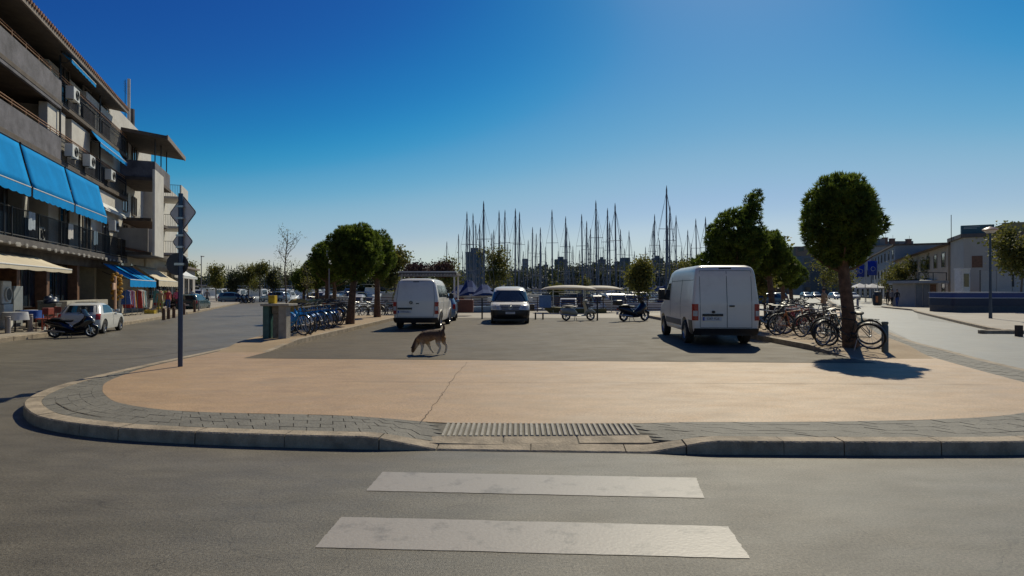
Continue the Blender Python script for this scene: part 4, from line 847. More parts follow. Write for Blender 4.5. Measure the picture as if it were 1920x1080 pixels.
# ---- generic small cars
def make_car(label, paint, H=1.42, L=3.9, W=.82, wagon=False, detail=True, boolq=True):
    k = H / 1.42; h = L / 2; rl = -h
    c = Car([(.2, W * .93), (.35, W * .98), (.6, W), (.88 * k, W * .985), (1.25 * k, W * .80), (1.36 * k, W * .72), (1.42 * k, W * .45)],
            [(.2, h - .12), (.4, h), (.62, h - .05), (.78, h - .35), (.88 * k, h - .95), (.93 * k, h - 1.1), (1.3 * k, h - 1.75), (1.42 * k, h - 2.2)],
            [(.2, rl + .1), (.4, rl), (.8, rl + .04), (.92 * k, rl + .10), (1.28 * k, rl + (.28 if wagon else .42)), (1.37 * k, rl + (.42 if wagon else .65)), (1.42 * k, rl + 1.1)], (.3, .35), (.22, .25), .14, .08)
    v = thing('parked_car', label, 'car'); zs = [.2, .28, .4, .5, .62, .7, .78, .83, .88 * k, .93 * k, 1.05 * k, 1.15 * k, 1.25 * k, 1.31 * k, 1.36 * k, 1.39 * k, 1.41 * k, 1.42 * k]
    wy = (h - .75, -h + .68)
    c.body(zs, [(y, .3, .35) for y in wy] if boolq else None, [paint], v)
    for y in wy:
        for sg in (-1, 1): wheel((sg * (W - .1), y, .285), .285, .18, v, 6, None, sg)
    for kk in ('L', 'R'):
        z0, z1 = .93 * k, 1.28 * k
        c.patch('side_window', kk, [(.02, z0), (h - 1.25, z0), (h - 1.75, z1), (.02, z1)], carglass, v, .006, .012)
        c.patch('side_window', kk, [(rl + .55, z0), (-.08, z0), (-.08, z1), (rl + .85, z1)], carglass, v, .006, .012)
        sg = 1 if kk == 'R' else -1; G().box(sg * (W + .02) - .08, h - 1.38, .93 * k, sg * (W + .02) + .08, h - 1.28, 1.06 * k).obj('mirror', paint, v, bevel=.03)
        c.seam(kk, [(-.03, .35), (-.03, 1.28 * k)], v); c.seam(kk, [(.98, .35), (1.0, .9)], v)
        c.patch('door_handle', kk, [(.08, .80), (.22, .80), (.22, .825), (.08, .825)], blackm, v, .02, .03, 3, 2)
    w2 = W * .78; c.patch('rear_window', 'r', [(-w2, .97 * k), (w2, .97 * k), (w2 * .86, 1.27 * k), (-w2 * .86, 1.27 * k)], carglass, v, .006, .012)
    c.patch('windscreen', 'f', [(-w2, .95 * k), (w2, .95 * k), (w2 * .86, 1.29 * k), (-w2 * .86, 1.29 * k)], carglass, v, .006, .012)
    for sg in (-1, 1):
        a, b = sorted((sg * (W - .04), sg * (W - .17))); c.patch('tail_light', 'r', [(a, .62), (b, .62), (b, .86), (a, .86)], redlamp, v, .014, .02)
        a, b = sorted((sg * (W - .06), sg * (W - .30))); c.patch('headlight', 'f', [(a, .55), (b, .55), (b, .70), (a, .70)], clearlamp, v, .012, .02)
    plate((0, rl - .01, .5), v, None, 0, .5, True)
    c.seam('r', [(-W * .75, .44), (-W * .8, .9), (W * .8, .9), (W * .75, .44)], v, .006)
    c.patch('lower_grille', 'f', [(-.4, .30), (.4, .30), (.4, .42), (-.4, .42)], blackm, v, .012, .02)
    return v
carwhite = mat('car_white', (.66, .65, .60), .25, var=.04, coat=.5); carblack = mat('car_dark_blue', (.012, .018, .03), .2, var=.2, coat=.6)
carblue = mat('car_blue_grey', (.05, .12, .17), .25, var=.1, coat=.5); carsilver = mat('car_silver', (.36, .42, .46), .28, .4, var=.08, coat=.5); cargreen = mat('car_dark_green', (.015, .05, .055), .25, coat=.5); carred = mat('car_red', (.3, .02, .02), .25, coat=.5)
wc = make_car('small white hatchback parked at the left kerb behind the black scooter', carwhite, 1.36, 3.45, .79)
d0 = Vector((-.30, .954)); wc.scale = (.92,) * 3; wc.location = (-17.15, 23.6, 0); wc.rotation_euler.z = R(18)
def scooter(name, label, cat, loc, rz, bodym, seatm, L_=1.0, classic=False, box=False, rimm=None):
    """scooter pointing +Y; wheelbase 1.35"""
    t = thing(name, label, cat, loc, rz); yf, yr, r = .70, -.62, .27 if not classic else .235
    for y, nm in ((yf, 'front_wheel'), (yr, 'rear_wheel')):
        w_ = G().rev((0, y, r), (1, 0, 0), [(-.055, r * .66), (-.06, r * .85), (-.035, r * .98), (0, r), (.035, r * .98), (.06, r * .85), (.055, r * .66)], 26).obj('wheel', rubber, t, True)
        g = G().rev((0, y, r), (1, 0, 0), [(-.045, r * .70), (-.03, r * .62), (.03, r * .62), (.045, r * .70)], 26).rev((0, y, r), (1, 0, 0), [(-.06, .001), (-.06, .05), (.06, .05), (.06, .001)], 12)
        for k in range(6): a = k * math.pi / 3 + .2; g.bar((0, y, r), (0, y + r * .66 * math.cos(a), r + r * .66 * math.sin(a)), .02, .03)
        g.obj('rim', rimm or alum, w_)
    E = lambda y, z, wx, h_: [Vector((wx * math.cos(a), y, z + h_ * math.sin(a))) for a in [2 * math.pi * k / 12 for k in range(12)]]
    if classic:
        G().loft([E(-.92, .52, .05, .05), E(-.86, .50, .19, .13), E(-.65, .50, .25, .19), E(-.40, .48, .24, .20), E(-.15, .42, .16, .16), E(-.02, .34, .09, .08)]).obj('rear_cowl', bodym, t, True)
        G().loft([E(-.3, .27, .16, .05), E(.1, .25, .19, .03), E(.45, .27, .18, .04)]).obj('footboard', bodym, t, True)
        G().loft([[Vector((x, y + .06 * (x / .22) ** 2 * -1, z)) for x in (-.22, -.1, 0, .1, .22)] + [Vector((x, y + .03 - .06 * (x / .22) ** 2, z)) for x in (.22, .1, 0, -.1, -.22)] for y, z in ((.45, .27), (.50, .5), (.44, .75), (.38, .92))]).obj('leg_shield', bodym, t, True)
        G().loft([E(.40, .40, .02, .02), E(.52, .46, .09, .10), E(.75, .50, .12, .12), E(.95, .40, .08, .08), E(1.0, .33, .02, .02)]).obj('front_mudguard', bodym, t, True)
        G().loft([E(-.85, .72, .10, .04), E(-.6, .745, .14, .05), E(-.3, .73, .13, .05), E(-.08, .70, .08, .04)]).obj('seat', seatm, t, True)
        G().loft([E(.30, 1.0, .06, .05), E(.42, 1.01, .13, .08), E(.50, 1.0, .08, .07)]).obj('headset', bodym, t, True)
    else:
        G().loft([E(-1.02, .66, .04, .04), E(-.92, .66, .12, .08), E(-.7, .60, .19, .15), E(-.35, .52, .21, .20), E(-.05, .40, .20, .16), E(.12, .30, .19, .08)]).obj('rear_fairing', bodym, t, True)
        G().loft([E(-.6, .36, .12, .10), E(-.2, .26, .18, .08), E(.2, .24, .19, .06), E(.45, .30, .17, .08)]).obj('floor', blackm, t, True)
        G().loft([E(.05, .42, .10, .14), E(.30, .50, .20, .22), E(.45, .62, .23, .28), E(.58, .72, .22, .26), E(.70, .74, .15, .18), E(.80, .70, .06, .08)]).obj('front_fairing', bodym, t, True)
        G().loft([E(-.88, .76, .08, .03), E(-.7, .80, .15, .06), E(-.42, .80, .16, .07), E(-.30, .74, .16, .06), E(-.05, .72, .12, .06), E(.05, .74, .05, .04)]).obj('seat', seatm, t, True)
        G().loft([E(.40, .38, .02, .02), E(.55, .50, .08, .06), E(.75, .54, .09, .06), E(.95, .44, .07, .05), E(1.0, .36, .02, .03)]).obj('front_mudguard', bodym, t, True)
        G().loft([[Vector((x, y - .10 * (x / .2) ** 2, z)) for x in (-.2, -.1, 0, .1, .2)] + [Vector((x, y + .012 - .10 * (x / .2) ** 2, z)) for x in (.2, .1, 0, -.1, -.2)] for y, z in ((.62, .92), (.52, 1.12), (.46, 1.22))]).obj('windshield', carglass, t, True)
    G().tube([(0, .44, .95), (0, .56, .6), (0, yf, r)], .03, 8).obj('steering_column', darkmetal, t)
    for sg in (-1, 1):
        G().tube([(0, .42, 1.02), (sg * .18, .40, 1.06), (sg * .34, .32, 1.03)], .018, 8).obj('handlebar', darkmetal, t)
        m_ = G().ell((sg * .30, .40, 1.24), (.07, .015, .045), 10, 6).obj('mirror', blackm, t, True); G().tube([(sg * .24, .38, 1.05), (sg * .30, .40, 1.22)], .008, 5).obj('mirror_stem', blackm, m_)
        G().tube([(sg * .07, .60, .62), (sg * .07, yf, r)], .022, 8).obj('fork_leg', steel, t)
    G().ell((0, .50 if classic else .78, 1.0 if classic else .72), (.09, .05, .08), 12, 8).obj('headlight', clearlamp, t, True)
    G().ell((0, -.93 if classic else -1.0, .5 if classic else .62), (.07, .03, .05), 10, 6).obj('tail_light', redlamp, t, True)
    G().loft([E(-.95, .33, .03, .03), E(-.6, .30, .05, .05), E(-.2, .25, .03, .03)]).obj('exhaust', steel, t, True).location = (.16, 0, 0)
    G().tube([(.12, -.15, .25), (.22, -.1, .0)], .014, 6).tube([(-.12, -.15, .25), (-.22, -.1, .0)], .014, 6).obj('stand', darkmetal, t)
    G().box(-.09, -.008, -.07, .09, .008, .07).obj('number_plate', platem, t, loc=(0, -1.0 if not classic else -.96, .42))
    if box: G().box(-.2, -1.18, .82, .2, -.78, 1.08).obj('top_box', blackm, t, bevel=.07)
    return t
navy = mat('scooter_black', (.012, .013, .018), .2, coat=.7, var=.2); creamp = mat('scooter_cream', (.36, .34, .25), .3, coat=.4, var=.1)
scooter('scooter', 'black maxi scooter parked on the left road behind the white hatchback', 'scooter', (-15.95, 20.9, 0), R(-72), navy, blackm).scale = (.84, .84, .84)
scooter('scooter', 'cream classic scooter parked in the lot beneath the beige canopies', 'scooter', gp(1083, 601, .144), R(-80), creamp, mat('brown_seat', (.05, .035, .03), .5), 1, True)
scooter('scooter', 'dark blue scooter with silver screen parked between the canopies and the right van', 'scooter', gp(1188, 602, .144), R(-65), mat('scooter_navy', (.012, .016, .026), .35, coat=.3), blackm, 1, False, True)

# ---- bicycles 
def make_bike(name, share=False, frm=None):
    t = thing(name, '', 'bicycle'); r = .335; yf, yr = .53, -.53
    for y in (yf, yr):
        w_ = G().torus((0, y, r), (1, 0, 0), r - .018, .021, 30, 6).obj('tyre', rubber, t, True)
        g = G().torus((0, y, r), (1, 0, 0), r - .04, .011, 28, 4)
        for k in range(14): a = k * 2 * math.pi / 14; g.tube([(.02 * (-1) ** k, y, r), (0, y + (r - .045) * math.cos(a), r + (r - .045) * math.sin(a))], .0022, 3, 0, False)
        g.obj('rim', alum, w_); G().rev((0, y, r), (1, 0, 0), [(-.05, .001), (-.05, .02), (.05, .02), (.05, .001)], 10).obj('hub', steel, w_)
    fm = frm; th = .03 if share else .017; bb = (0, -.08, .28); hd = (0, .33, .80); hb = (0, .36, .62); st = (0, -.25, .80)
    g = G()
    if share: g.tube([bb, (0, .12, .36), hb], th, 8); g.tube([(0, -.14, .40), (0, .1, .48), (0, .34, .70)], th * .8, 8)
    else: g.tube([bb, hb], th, 8); g.tube([(0, -.23, .74), hd], th * .9, 8)
    g.tube([bb, st], th * .9, 8); g.tube([hd, hb], th * 1.2, 8)
    for sg in (-1, 1): g.tube([(sg * .03, -.08, .28), (sg * .06, yr, r)], .010, 6); g.tube([(sg * .02, -.22, .72), (sg * .06, yr, r)], .009, 6)
    g.obj('frame', fm, t, True)
    g = G()
    for sg in (-1, 1): g.tube([(sg * .045, .40, .58), (sg * .06, yf, r)], .011, 6)
    g.tube([(-.05, .39, .60), (.05, .39, .60)], .014, 6).tube([(0, .38, .6), (0, .31, .88)], .014, 8).obj('fork', fm if not share else alum, t)
    G().tube([(-.30, .16, .98), (-.2, .24, 1.0), (-.04, .32, .97), (.04, .32, .97), (.2, .24, 1.0), (.30, .16, .98)], .012, 6).obj('handlebar', darkmetal, t, True)
    for sg in (-1, 1): G().tube([(sg * .30, .16, .98), (sg * .29, .06, .975)], .018, 6).obj('grip', blackm, t)
    G().tube([st, (0, -.29, .92)], .013, 6).obj('seat_post', steel, t)
    G().loft([[Vector((x * w_, y, z + .02 * (1 - x * x))) for x in (-1, -.5, 0, .5, 1)] + [Vector((x * w_, y, z - .035)) for x in (1, 0, -1)] for y, z, w_ in ((-.43, .93, .06), (-.38, .945, .085), (-.28, .94, .05), (-.15, .935, .02))]).obj('saddle', blackm, t, True)
    G().torus(bb, (1, 0, 0), .09, .008, 18, 4).bar(bb, (.06, .04, .14), .02, .02).bar(bb, (-.06, -.2, .42), .02, .02).box(.06, -.02, .12, .16, .1, .145).box(-.16, -.26, .41, -.06, -.14, .435).obj('crank', darkmetal, t)
    def guard(y, a0, a1, w_, m_, dep=0):
        rg = []
        for k in range(13):
            a = lerp(a0, a1, k / 12); rr_ = r + .02; rg.append([Vector((x, y + (rr_ - (dep if abs(x) > .03 else 0)) * math.cos(a), r + (rr_ - (dep if abs(x) > .03 else 0)) * math.sin(a))) for x in (-w_, -w_ * .6, 0, w_ * .6, w_)])
        o = G().loft(rg, False, 0, False).obj('mudguard', m_, t, True); md = o.modifiers.new('s', 'SOLIDIFY'); md.thickness = .006
    guard(yr, R(20), R(200), .035, fm if share else darkmetal)
    guard(yf, R(40), R(170), .03, fm if share else darkmetal)
    if share:
        for sg in (-1, 1):
            g = G(); pts = [(yr + (r + .01) * math.cos(a), r + (r + .01) * math.sin(a)) for a in [R(15) + k * R(165) / 10 for k in range(11)]]; pts += [(yr - .26, .42), (yr, .36), (yr + .26, .42)]
            g.add([(sg * .05, y, z) for y, z in pts] + [(sg * .045, y, z) for y, z in pts], [tuple(range(len(pts))), tuple(range(2 * len(pts) - 1, len(pts) - 1, -1))]); g.obj('wheel_skirt', fm, t)
        g = G()
        for z in (.76, .90): g.tube([(-.17, .44, z), (.17, .44, z), (.19, .66, z + .01), (-.19, .66, z + .01), (-.17, .44, z)], .008, 4)
        for x, y in ((-.17, .44), (.17, .44), (-.19, .66), (.19, .66), (0, .66), (0, .44), (-.18, .55), (.18, .55)): g.tube([(x, y, .76), (x, y, .90)], .006, 4)
        g.box(-.17, .45, .755, .17, .65, .77); g.obj('basket', blackm, t); G().ell((0, -.93, .5), (.03, .02, .03), 8, 5).obj('reflector', redlamp, t)
    else:
        g = G().tube([(-.05, -.30, .76), (-.06, -.75, .76), (.06, -.75, .76), (.05, -.30, .76)], .007, 4).tube([(.06, -.6, .76), (.07, yr, r)], .006, 4).tube([(-.06, -.6, .76), (-.07, yr, r)], .006, 4).obj('carrier', darkmetal, t)
    G().tube([(-.04, -.25, .28), (-.2, -.2, .0)], .009, 5).obj('kickstand', steel, t)
    return t
shareblue = mat('share_bike_blue', (.006, .24, .60), .35, var=.1, coat=.3); frames = [mat('bike_frame_black', (.015, .015, .018), .3), mat('bike_frame_silver', (.4, .4, .42), .3, .5), mat('bike_frame_orange', (.5, .16, .03), .35), mat('bike_frame_red', (.35, .02, .03), .35), mat('bike_frame_teal', (.02, .15, .18), .35), mat('bike_frame_white', (.6, .6, .58), .35)]
b1 = make_bike('bicycle', True, shareblue); KIDS_root = b1; n_ = 0
first = True
for k in range(11):
    Y = 18.55 + k * .60; X = -7.05 - .06 * k + rnd.uniform(-.08, .08); rz = R(-122 + rnd.uniform(-11, 11))
    lb = ('blue rental bicycle standing right behind the concrete counter, nearest of the row' if k == 0 else 'blue rental bicycle with silver fork, %s from the counter in the left row' % nth(k)) if k < 10 else 'last blue rental bicycle of the left row, next to the leaning pine'
    if k == 0: b1.location = (X, Y, .27); b1.rotation_euler.z = rz; b1['label'] = lb; b1['group'] = 'blue rental bicycles along the left strip'
    else: o = dup(b1, (X, Y, .28), rz, lb); o.rotation_euler.y = R(rnd.uniform(-4, 6))
b2 = make_bike('bicycle', False, frames[0])
def bike(loc, rz, label, group, fi, tilt=0, first_=[True]):
    if first_[0]:
        o = b2; o.location = loc; o.rotation_euler.z = rz; o['label'] = label; o['group'] = group; first_[0] = False
        dup_src = None
    else: o = dup(b2, loc, rz, label, group, None, {'bike_frame_black': frames[fi]})
    o.rotation_euler.y = tilt; return o
grpR = 'private bicycles parked along the right strip'; grpL = 'private bicycles behind the left pines'
bike((8.45, 15.05, .27), R(-64), 'black bicycle leaning on the big right pine, facing the road', grpR, 0, R(6))
bike((8.50, 14.55, .26), R(38), 'black bicycle lying against the bollard right of the big pine', grpR, 0, R(-16))
bike((9.0, 15.5, .27), R(-118), 'dark bicycle behind the trunk of the big right pine', grpR, 4, R(5))
bike((9.25, 16.6, .28), R(184), 'pale bicycle seen end-on just left of the big right pine', grpR, 5)
for k, (x, y, a, f, lb) in enumerate(((8.95, 18.4, -80, 2, 'orange bicycle with its front wheel turned to the camera, end of the right row'), (8.35, 18.9, 78, 1, 'silver bicycle with black wheels beside the right van'), (9.6, 19.2, -86, 3, 'red bicycle behind the orange one in the right row'), (8.5, 19.9, -95, 0, 'black bicycle just clear of the tail of the right van'), (10.0, 20.4, 85, 5, 'white bicycle in the second rank of the right row'))):
    bike((x, y, .28), R(a), lb, grpR, f, R(rnd.uniform(-6, 6)))
for k, (x, y, a, f, lb) in enumerate(((9.3, 17.7, -70, 0, 'black bicycle in front of the orange one, nearest the pale end-on bicycle'), (8.9, 20.6, 70, 4, 'teal bicycle behind the black one next to the right van'), (10.4, 19.6, -75, 0, 'black bicycle at the road side end of the second rank'), (10.9, 21.0, 82, 1, 'silver bicycle behind the white one in the right row'))):
    bike((x, y, .28), R(a), lb, grpR, f, R(rnd.uniform(-6, 6)))
for k in range(17):
    Y = 21.2 + k * .85; X = 10.2 + (Y - 21) * .50 + rnd.uniform(-.3, .3); bike((X, Y, .28 if Y < 33 else .15), R(-70 + rnd.uniform(-22, 22)), '%s bicycle beyond the red one in the long right row' % nth(k), grpR, rnd.randrange(6), R(rnd.uniform(-5, 5)))
for k in range(9):
    Y = 26.2 + k * .7; X = -8.3 - .18 * k + rnd.uniform(-.2, .2); bike((X, Y, .28), R(80 + rnd.uniform(-18, 18)), '%s private bicycle behind the blue rental row, counted from the near pine' % nth(k), grpL, rnd.randrange(6), R(rnd.uniform(-5, 5)))
for k in range(7):
    x = -6.6 + k * .5; bike((x - 2.6, 33.6 + .15 * k, .15), R(75 + rnd.uniform(-12, 12)), '%s bicycle at the far rack between the left pines and the left van' % nth(k), 'bicycles at the far left rack', rnd.randrange(6), R(rnd.uniform(-5, 5)))
# ------------------------------------------------------------------ dog and people (one continuous skin each)
def skin(name, nodes, edges, mats, pick, loc, rz, parent=None, sub=2):
    me = bpy.data.meshes.new(name); me.from_pydata([n[:3] for n in nodes], edges, []); o = bpy.data.objects.new(name, me); COL.objects.link(o)
    md = o.modifiers.new('k', 'SKIN'); md.use_smooth_shade = True
    for i, n in enumerate(nodes):
        sv = me.skin_vertices[0].data[i]; sv.radius = (n[3], n[4] if len(n) > 4 else n[3]); sv.use_root = (i == 0)
    sb = o.modifiers.new('s', 'SUBSURF'); sb.levels = sub; sb.render_levels = sub
    bpy.context.view_layer.update(); m2 = bpy.data.meshes.new_from_object(o.evaluated_get(bpy.context.evaluated_depsgraph_get())); o.modifiers.clear(); o.data = m2
    for m in mats: m2.materials.append(m)
    if len(mats) > 1:
        for p in m2.polygons: p.material_index = pick(p.center)
    m2.polygons.foreach_set('use_smooth', [True] * len(m2.polygons)); o.location = loc; o.rotation_euler.z = rz; o.parent = parent; return o
dm = bpy.data.materials.new('dog_fur'); dm.use_nodes = True; n = dm.node_tree; N = n.nodes; L = n.links; b = N['Principled BSDF']; b.inputs['Roughness'].default_value = .85
tc = N.new('ShaderNodeTexCoord'); sp = N.new('ShaderNodeSeparateXYZ'); L.new(tc.outputs['Object'], sp.inputs[0]); nz = N.new('ShaderNodeTexNoise'); nz.inputs['Scale'].default_value = 9; nz.inputs['Detail'].default_value = 6; L.new(tc.outputs['Object'], nz.inputs[0])
ad = N.new('ShaderNodeMath'); ad.operation = 'MULTIPLY_ADD'; ad.inputs[1].default_value = .22; L.new(nz.outputs['Fac'], ad.inputs[0]); hx = N.new('ShaderNodeMapRange'); hx.inputs[1].default_value = -.24; hx.inputs[2].default_value = -.32; hx.inputs[3].default_value = 0; hx.inputs[4].default_value = .38; L.new(sp.outputs[0], hx.inputs[0]); hz_ = N.new('ShaderNodeMath'); hz_.operation = 'ADD'; L.new(hx.outputs[0], hz_.inputs[0]); L.new(sp.outputs[2], hz_.inputs[1]); L.new(hz_.outputs[0], ad.inputs[2])
cr = N.new('ShaderNodeValToRGB'); e = cr.color_ramp.elements; e[0].position = .30; e[0].color = (.75, .62, .44, 1); e[1].position = .47; e[1].color = (.36, .21, .10, 1); x_ = e.new(.60); x_.color = (.09, .05, .028, 1)
L.new(ad.outputs[0], cr.inputs[0]); L.new(cr.outputs[0], b.inputs['Base Color']); n2 = N.new('ShaderNodeTexNoise'); n2.inputs['Scale'].default_value = 90; mp = N.new('ShaderNodeMapping'); mp.inputs['Scale'].default_value = (.4, 1, .4); L.new(tc.outputs['Object'], mp.inputs[0]); L.new(mp.outputs[0], n2.inputs[0])
bp = N.new('ShaderNodeBump'); bp.inputs['Strength'].default_value = .7; bp.inputs['Distance'].default_value = .02; L.new(n2.outputs['Fac'], bp.inputs['Height']); L.new(bp.outputs[0], b.inputs['Normal'])
dn = [(.27, 0, .50, .115, .105), (.10, 0, .475, .125, .11), (-.03, 0, .43, .150, .125), (-.14, 0, .395, .145, .115), (-.23, 0, .33, .085, .08), (-.29, 0, .23, .066, .065), (-.325, 0, .165, .070, .062), (-.345, 0, .10, .048, .042), (-.36, 0, .035, .028, .026),   # 0..8 spine to nose
      (.37, .0, .53, .07, .06), (.405, 0, .60, .030), (.41, 0, .68, .024), (.395, 0, .745, .012),                                       # 9..12 tail held up
      (.30, -.08, .40, .085, .06), (.27, -.095, .28, .050, .04), (.335, -.095, .175, .026), (.285, -.095, .055, .020), (.25, -.095, .022, .026, .018),   # near hind leg
      (.38, .08, .42, .080, .06), (.385, .095, .30, .050, .04), (.465, .095, .205, .026), (.445, .095, .06, .020), (.41, .095, .022, .026, .018),       # far hind leg
      (-.13, -.09, .32, .062, .05), (-.095, -.10, .215, .036), (-.115, -.10, .11, .024), (-.125, -.10, .04, .021), (-.15, -.10, .020, .026, .016),     # near fore leg
      (-.02, .09, .32, .062, .05), (.035, .10, .21, .036), (.07, .10, .12, .024), (.135, .10, .05, .020), (.125, .10, .020, .026, .016),              # far fore leg
      (-.345, -.065, .20, .022, .010), (-.385, -.085, .165, .014, .008), (-.345, .065, .20, .022, .010), (-.385, .085, .165, .014, .008)]              # ears
de = [(0, 1), (1, 2), (2, 3), (3, 4), (4, 5), (5, 6), (6, 7), (7, 8), (0, 9), (9, 10), (10, 11), (11, 12), (0, 13), (13, 14), (14, 15), (15, 16), (16, 17), (9, 18), (18, 19), (19, 20), (20, 21), (21, 22), (3, 23), (23, 24), (24, 25), (25, 26), (26, 27), (2, 28), (28, 29), (29, 30), (30, 31), (31, 32), (6, 33), (33, 34), (6, 35), (35, 36)]
dn = [(a, b_, c_) + tuple(r * (1.30 if i < 4 else 1.2) for r in q) for i, (a, b_, c_, *q) in enumerate(dn)]
pos = gp(801, 664.5, .144)
dg_ = skin('dog', dn, de, [dm], None, pos, R(0), None, 2); tag(dg_, 'tan and dark brown dog with nose to the ground sniffing the parking lot', 'dog')
for sg in (-1, 1): G().ell((-.352, sg * .045, .135), (.010, .006, .010), 8, 6).obj('eye', blackm, dg_, True)
G().ell((-.366, 0, .018), (.016, .018, .012), 8, 6).obj('nose', blackm, dg_, True)
skinm = mat('skin', (.42, .24, .16), .6, var=.06)
cloth = {k: mat('cloth_' + k, c, .9, var=.15, scale=7) for k, c in dict(red=(.40, .04, .05), blue=(.03, .07, .22), white=(.6, .58, .55), black=(.02, .02, .025), tan=(.30, .20, .12), olive=(.2, .2, .07), pink=(.5, .1, .2), grey=(.2, .2, .22)).items()}
def person(loc, rz, label, top, bot, walk=.18, arm=.1, hair=(.03, .02, .015), h=1.7, parent=None, shorts=False, lean=0):
    w_ = walk; s = h / 1.75
    nd = [(0, 0, .95, .145, .10), (0, .01 + lean * .3, 1.12, .125, .09), (0, .0 + lean, 1.33, .165, .10), (0, lean, 1.46, .07, .06), (0, .01 + lean, 1.53, .052, .05), (0, .02 + lean, 1.60, .072, .082), (0, .015 + lean, 1.69, .078, .09),
          (.10, 0, .86, .095, .09), (.10, w_ * .45, .50, .062), (.10, w_ * .95 - .03, .10, .040), (.10, w_ * .95 + .12, .035, .042, .03),
          (-.10, 0, .86, .095, .09), (-.10, -w_ * .25, .50, .062), (-.10, -w_ * 1.1 - .03, .10, .040), (-.10, -w_ * 1.1 + .11, .035, .042, .03),
          (.19, lean, 1.41, .055), (.24, -.04 + lean, 1.14, .042), (.23, arm + lean, .92, .030), (.22, arm + .05 + lean, .84, .034, .02),
          (-.19, lean, 1.41, .055), (-.24, -.02 + lean, 1.14, .042), (-.23, .06 + lean, .90, .030), (-.22, .09 + lean, .82, .034, .02), (0, .10 + lean, 1.60, .014)]
    ed = [(0, 1), (1, 2), (2, 3), (3, 4), (4, 5), (5, 6), (0, 7), (7, 8), (8, 9), (9, 10), (0, 11), (11, 12), (12, 13), (13, 14), (2, 15), (15, 16), (16, 17), (17, 18), (2, 19), (19, 20), (20, 21), (21, 22), (5, 23)]
    nd = [(a * s, b_ * s, c_ * s) + tuple(r * s for r in q) for a, b_, c_, *q in nd]
    def pick(c):
        z = c.z / s
        if z > 1.48: return 0
        if abs(c.x) / s > .175 and z < 1.0: return 0
        if z > .93: return 1
        if z < .07: return 3
        if shorts and z < .5: return 0
        return 2
    o = skin('person', nd, ed, [skinm, cloth[top], cloth[bot], blackm], pick, loc, rz, parent, 1)
    hm = mat('hair_%d' % int(hair[0] * 100), hair, .8, var=.2)
    G().ell((0, (-.012 + lean) * s, 1.70 * s), (.092 * s, .105 * s, .085 * s), 12, 8).obj('hair', hm, o, True)
    if label: tag(o, label, 'person')
    return o
person(bl(tY(43.6), 1.5, .15), R(30), 'person in a red top and blue trousers by the racks beyond the cream awning', 'red', 'blue')
person(bl(tY(38.6), 2.0, .15), R(200), 'person in a tan jacket bending over goods under the blue shop awning', 'tan', 'olive', .08, .3, h=1.68, lean=.12)
person(bl(tY(46.0), 1.7, .15), R(-150), 'person in a pink top and dark trousers further along the left shops', 'pink', 'black')
person(bl(tY(49.5), 2.2, .15), R(20), 'person in a white shirt near the lamp post on the left pavement', 'white', 'blue', h=1.75)
person(bl(tY(55.5), 2.6, .15), R(10), 'small distant person in grey at the far left pavement', 'grey', 'black')
person(bl(.2, -.4, .15), R(100), 'person in black standing in the dark cafe front at the left edge', 'black', 'black', .05)
for px, py, lb, t_, b_, rz in ((1664, 573, 'person in black walking on the right pavement beside the dark bin', 'black', 'black', 160), (1672, 574, 'person in dark clothes just right of the walking pair on the right pavement', 'grey', 'black', 190), (1682, 575, 'person in black, rightmost of the walkers before the shop row', 'black', 'blue', 170), (1545, 600, 'person in shorts walking past the bicycles on the right road edge', 'tan', 'grey', 30)):
    person(gp(px, py, .13), R(rz), lb, t_, b_, .2, h=1.7, shorts=px == 1545)
p_ = person(gp(504, 566, .0), R(100), 'person in a red top beside the motorcycles in front of the silver car', 'red', 'tan', .1)
p_ = person(gp(743, 588, .15), R(180), 'person in a lime jacket by the bicycles between the left pines', 'olive', 'black', .1)

# ------------------------------------------------------------------ trees
def leaf_mesh(name, m, lobes, n, blade, seed, kind='needle', core=0.55, bright=None):
    r_ = np.random.RandomState(seed); lob = np.array(lobes); wgt = (lob[:, 3] * lob[:, 4] * lob[:, 5]) ** (2 / 3); wgt = wgt / wgt.sum()
    idx = r_.choice(len(lob), n, p=wgt); d = r_.normal(size=(n, 3)); d /= np.linalg.norm(d, axis=1)[:, None]
    rad = r_.uniform(core, 1.0, n) ** .6; P = lob[idx, :3] + d * lob[idx, 3:6] * rad[:, None]
    # keep tufts near the outer skin of the union
    K = {'needle': 9, 'leaf': 5}[kind]; base = np.repeat(P, K, axis=0); out = np.repeat(d, K, axis=0)
    dr = r_.normal(size=(n * K, 3)); dr /= np.linalg.norm(dr, axis=1)[:, None]
    up = np.array([0, 0, .55 if kind == 'needle' else .0]); dr = dr * .75 + out * .6 + up; dr /= np.linalg.norm(dr, axis=1)[:, None]
    sz = blade * r_.uniform(.6, 1.3, (n * K, 1)); sd_ = np.cross(dr, r_.normal(size=(n * K, 3))); sd_ /= np.linalg.norm(sd_, axis=1)[:, None]
    if kind == 'needle':
        wd = sz * .13; a = base - sd_ * wd; b_ = base + sd_ * wd; c_ = base + dr * sz; V = np.stack([a, b_, c_], 1).reshape(-1, 3); k = 3
    else:
        base = base + r_.normal(size=base.shape) * blade * 1.6; wd = sz * .38; V = np.stack([base - dr * sz * .5, base + sd_ * wd, base + dr * sz * .5, base - sd_ * wd], 1).reshape(-1, 3); k = 4
    me = bpy.data.meshes.new(name); nf = len(V) // k; me.vertices.add(len(V)); me.vertices.foreach_set('co', V.ravel()); me.loops.add(len(V)); me.loops.foreach_set('vertex_index', np.arange(len(V), dtype=np.int32))
    me.polygons.add(nf); me.polygons.foreach_set('loop_start', np.arange(0, len(V), k, dtype=np.int32)); me.update(calc_edges=True); me.materials.append(m); return me
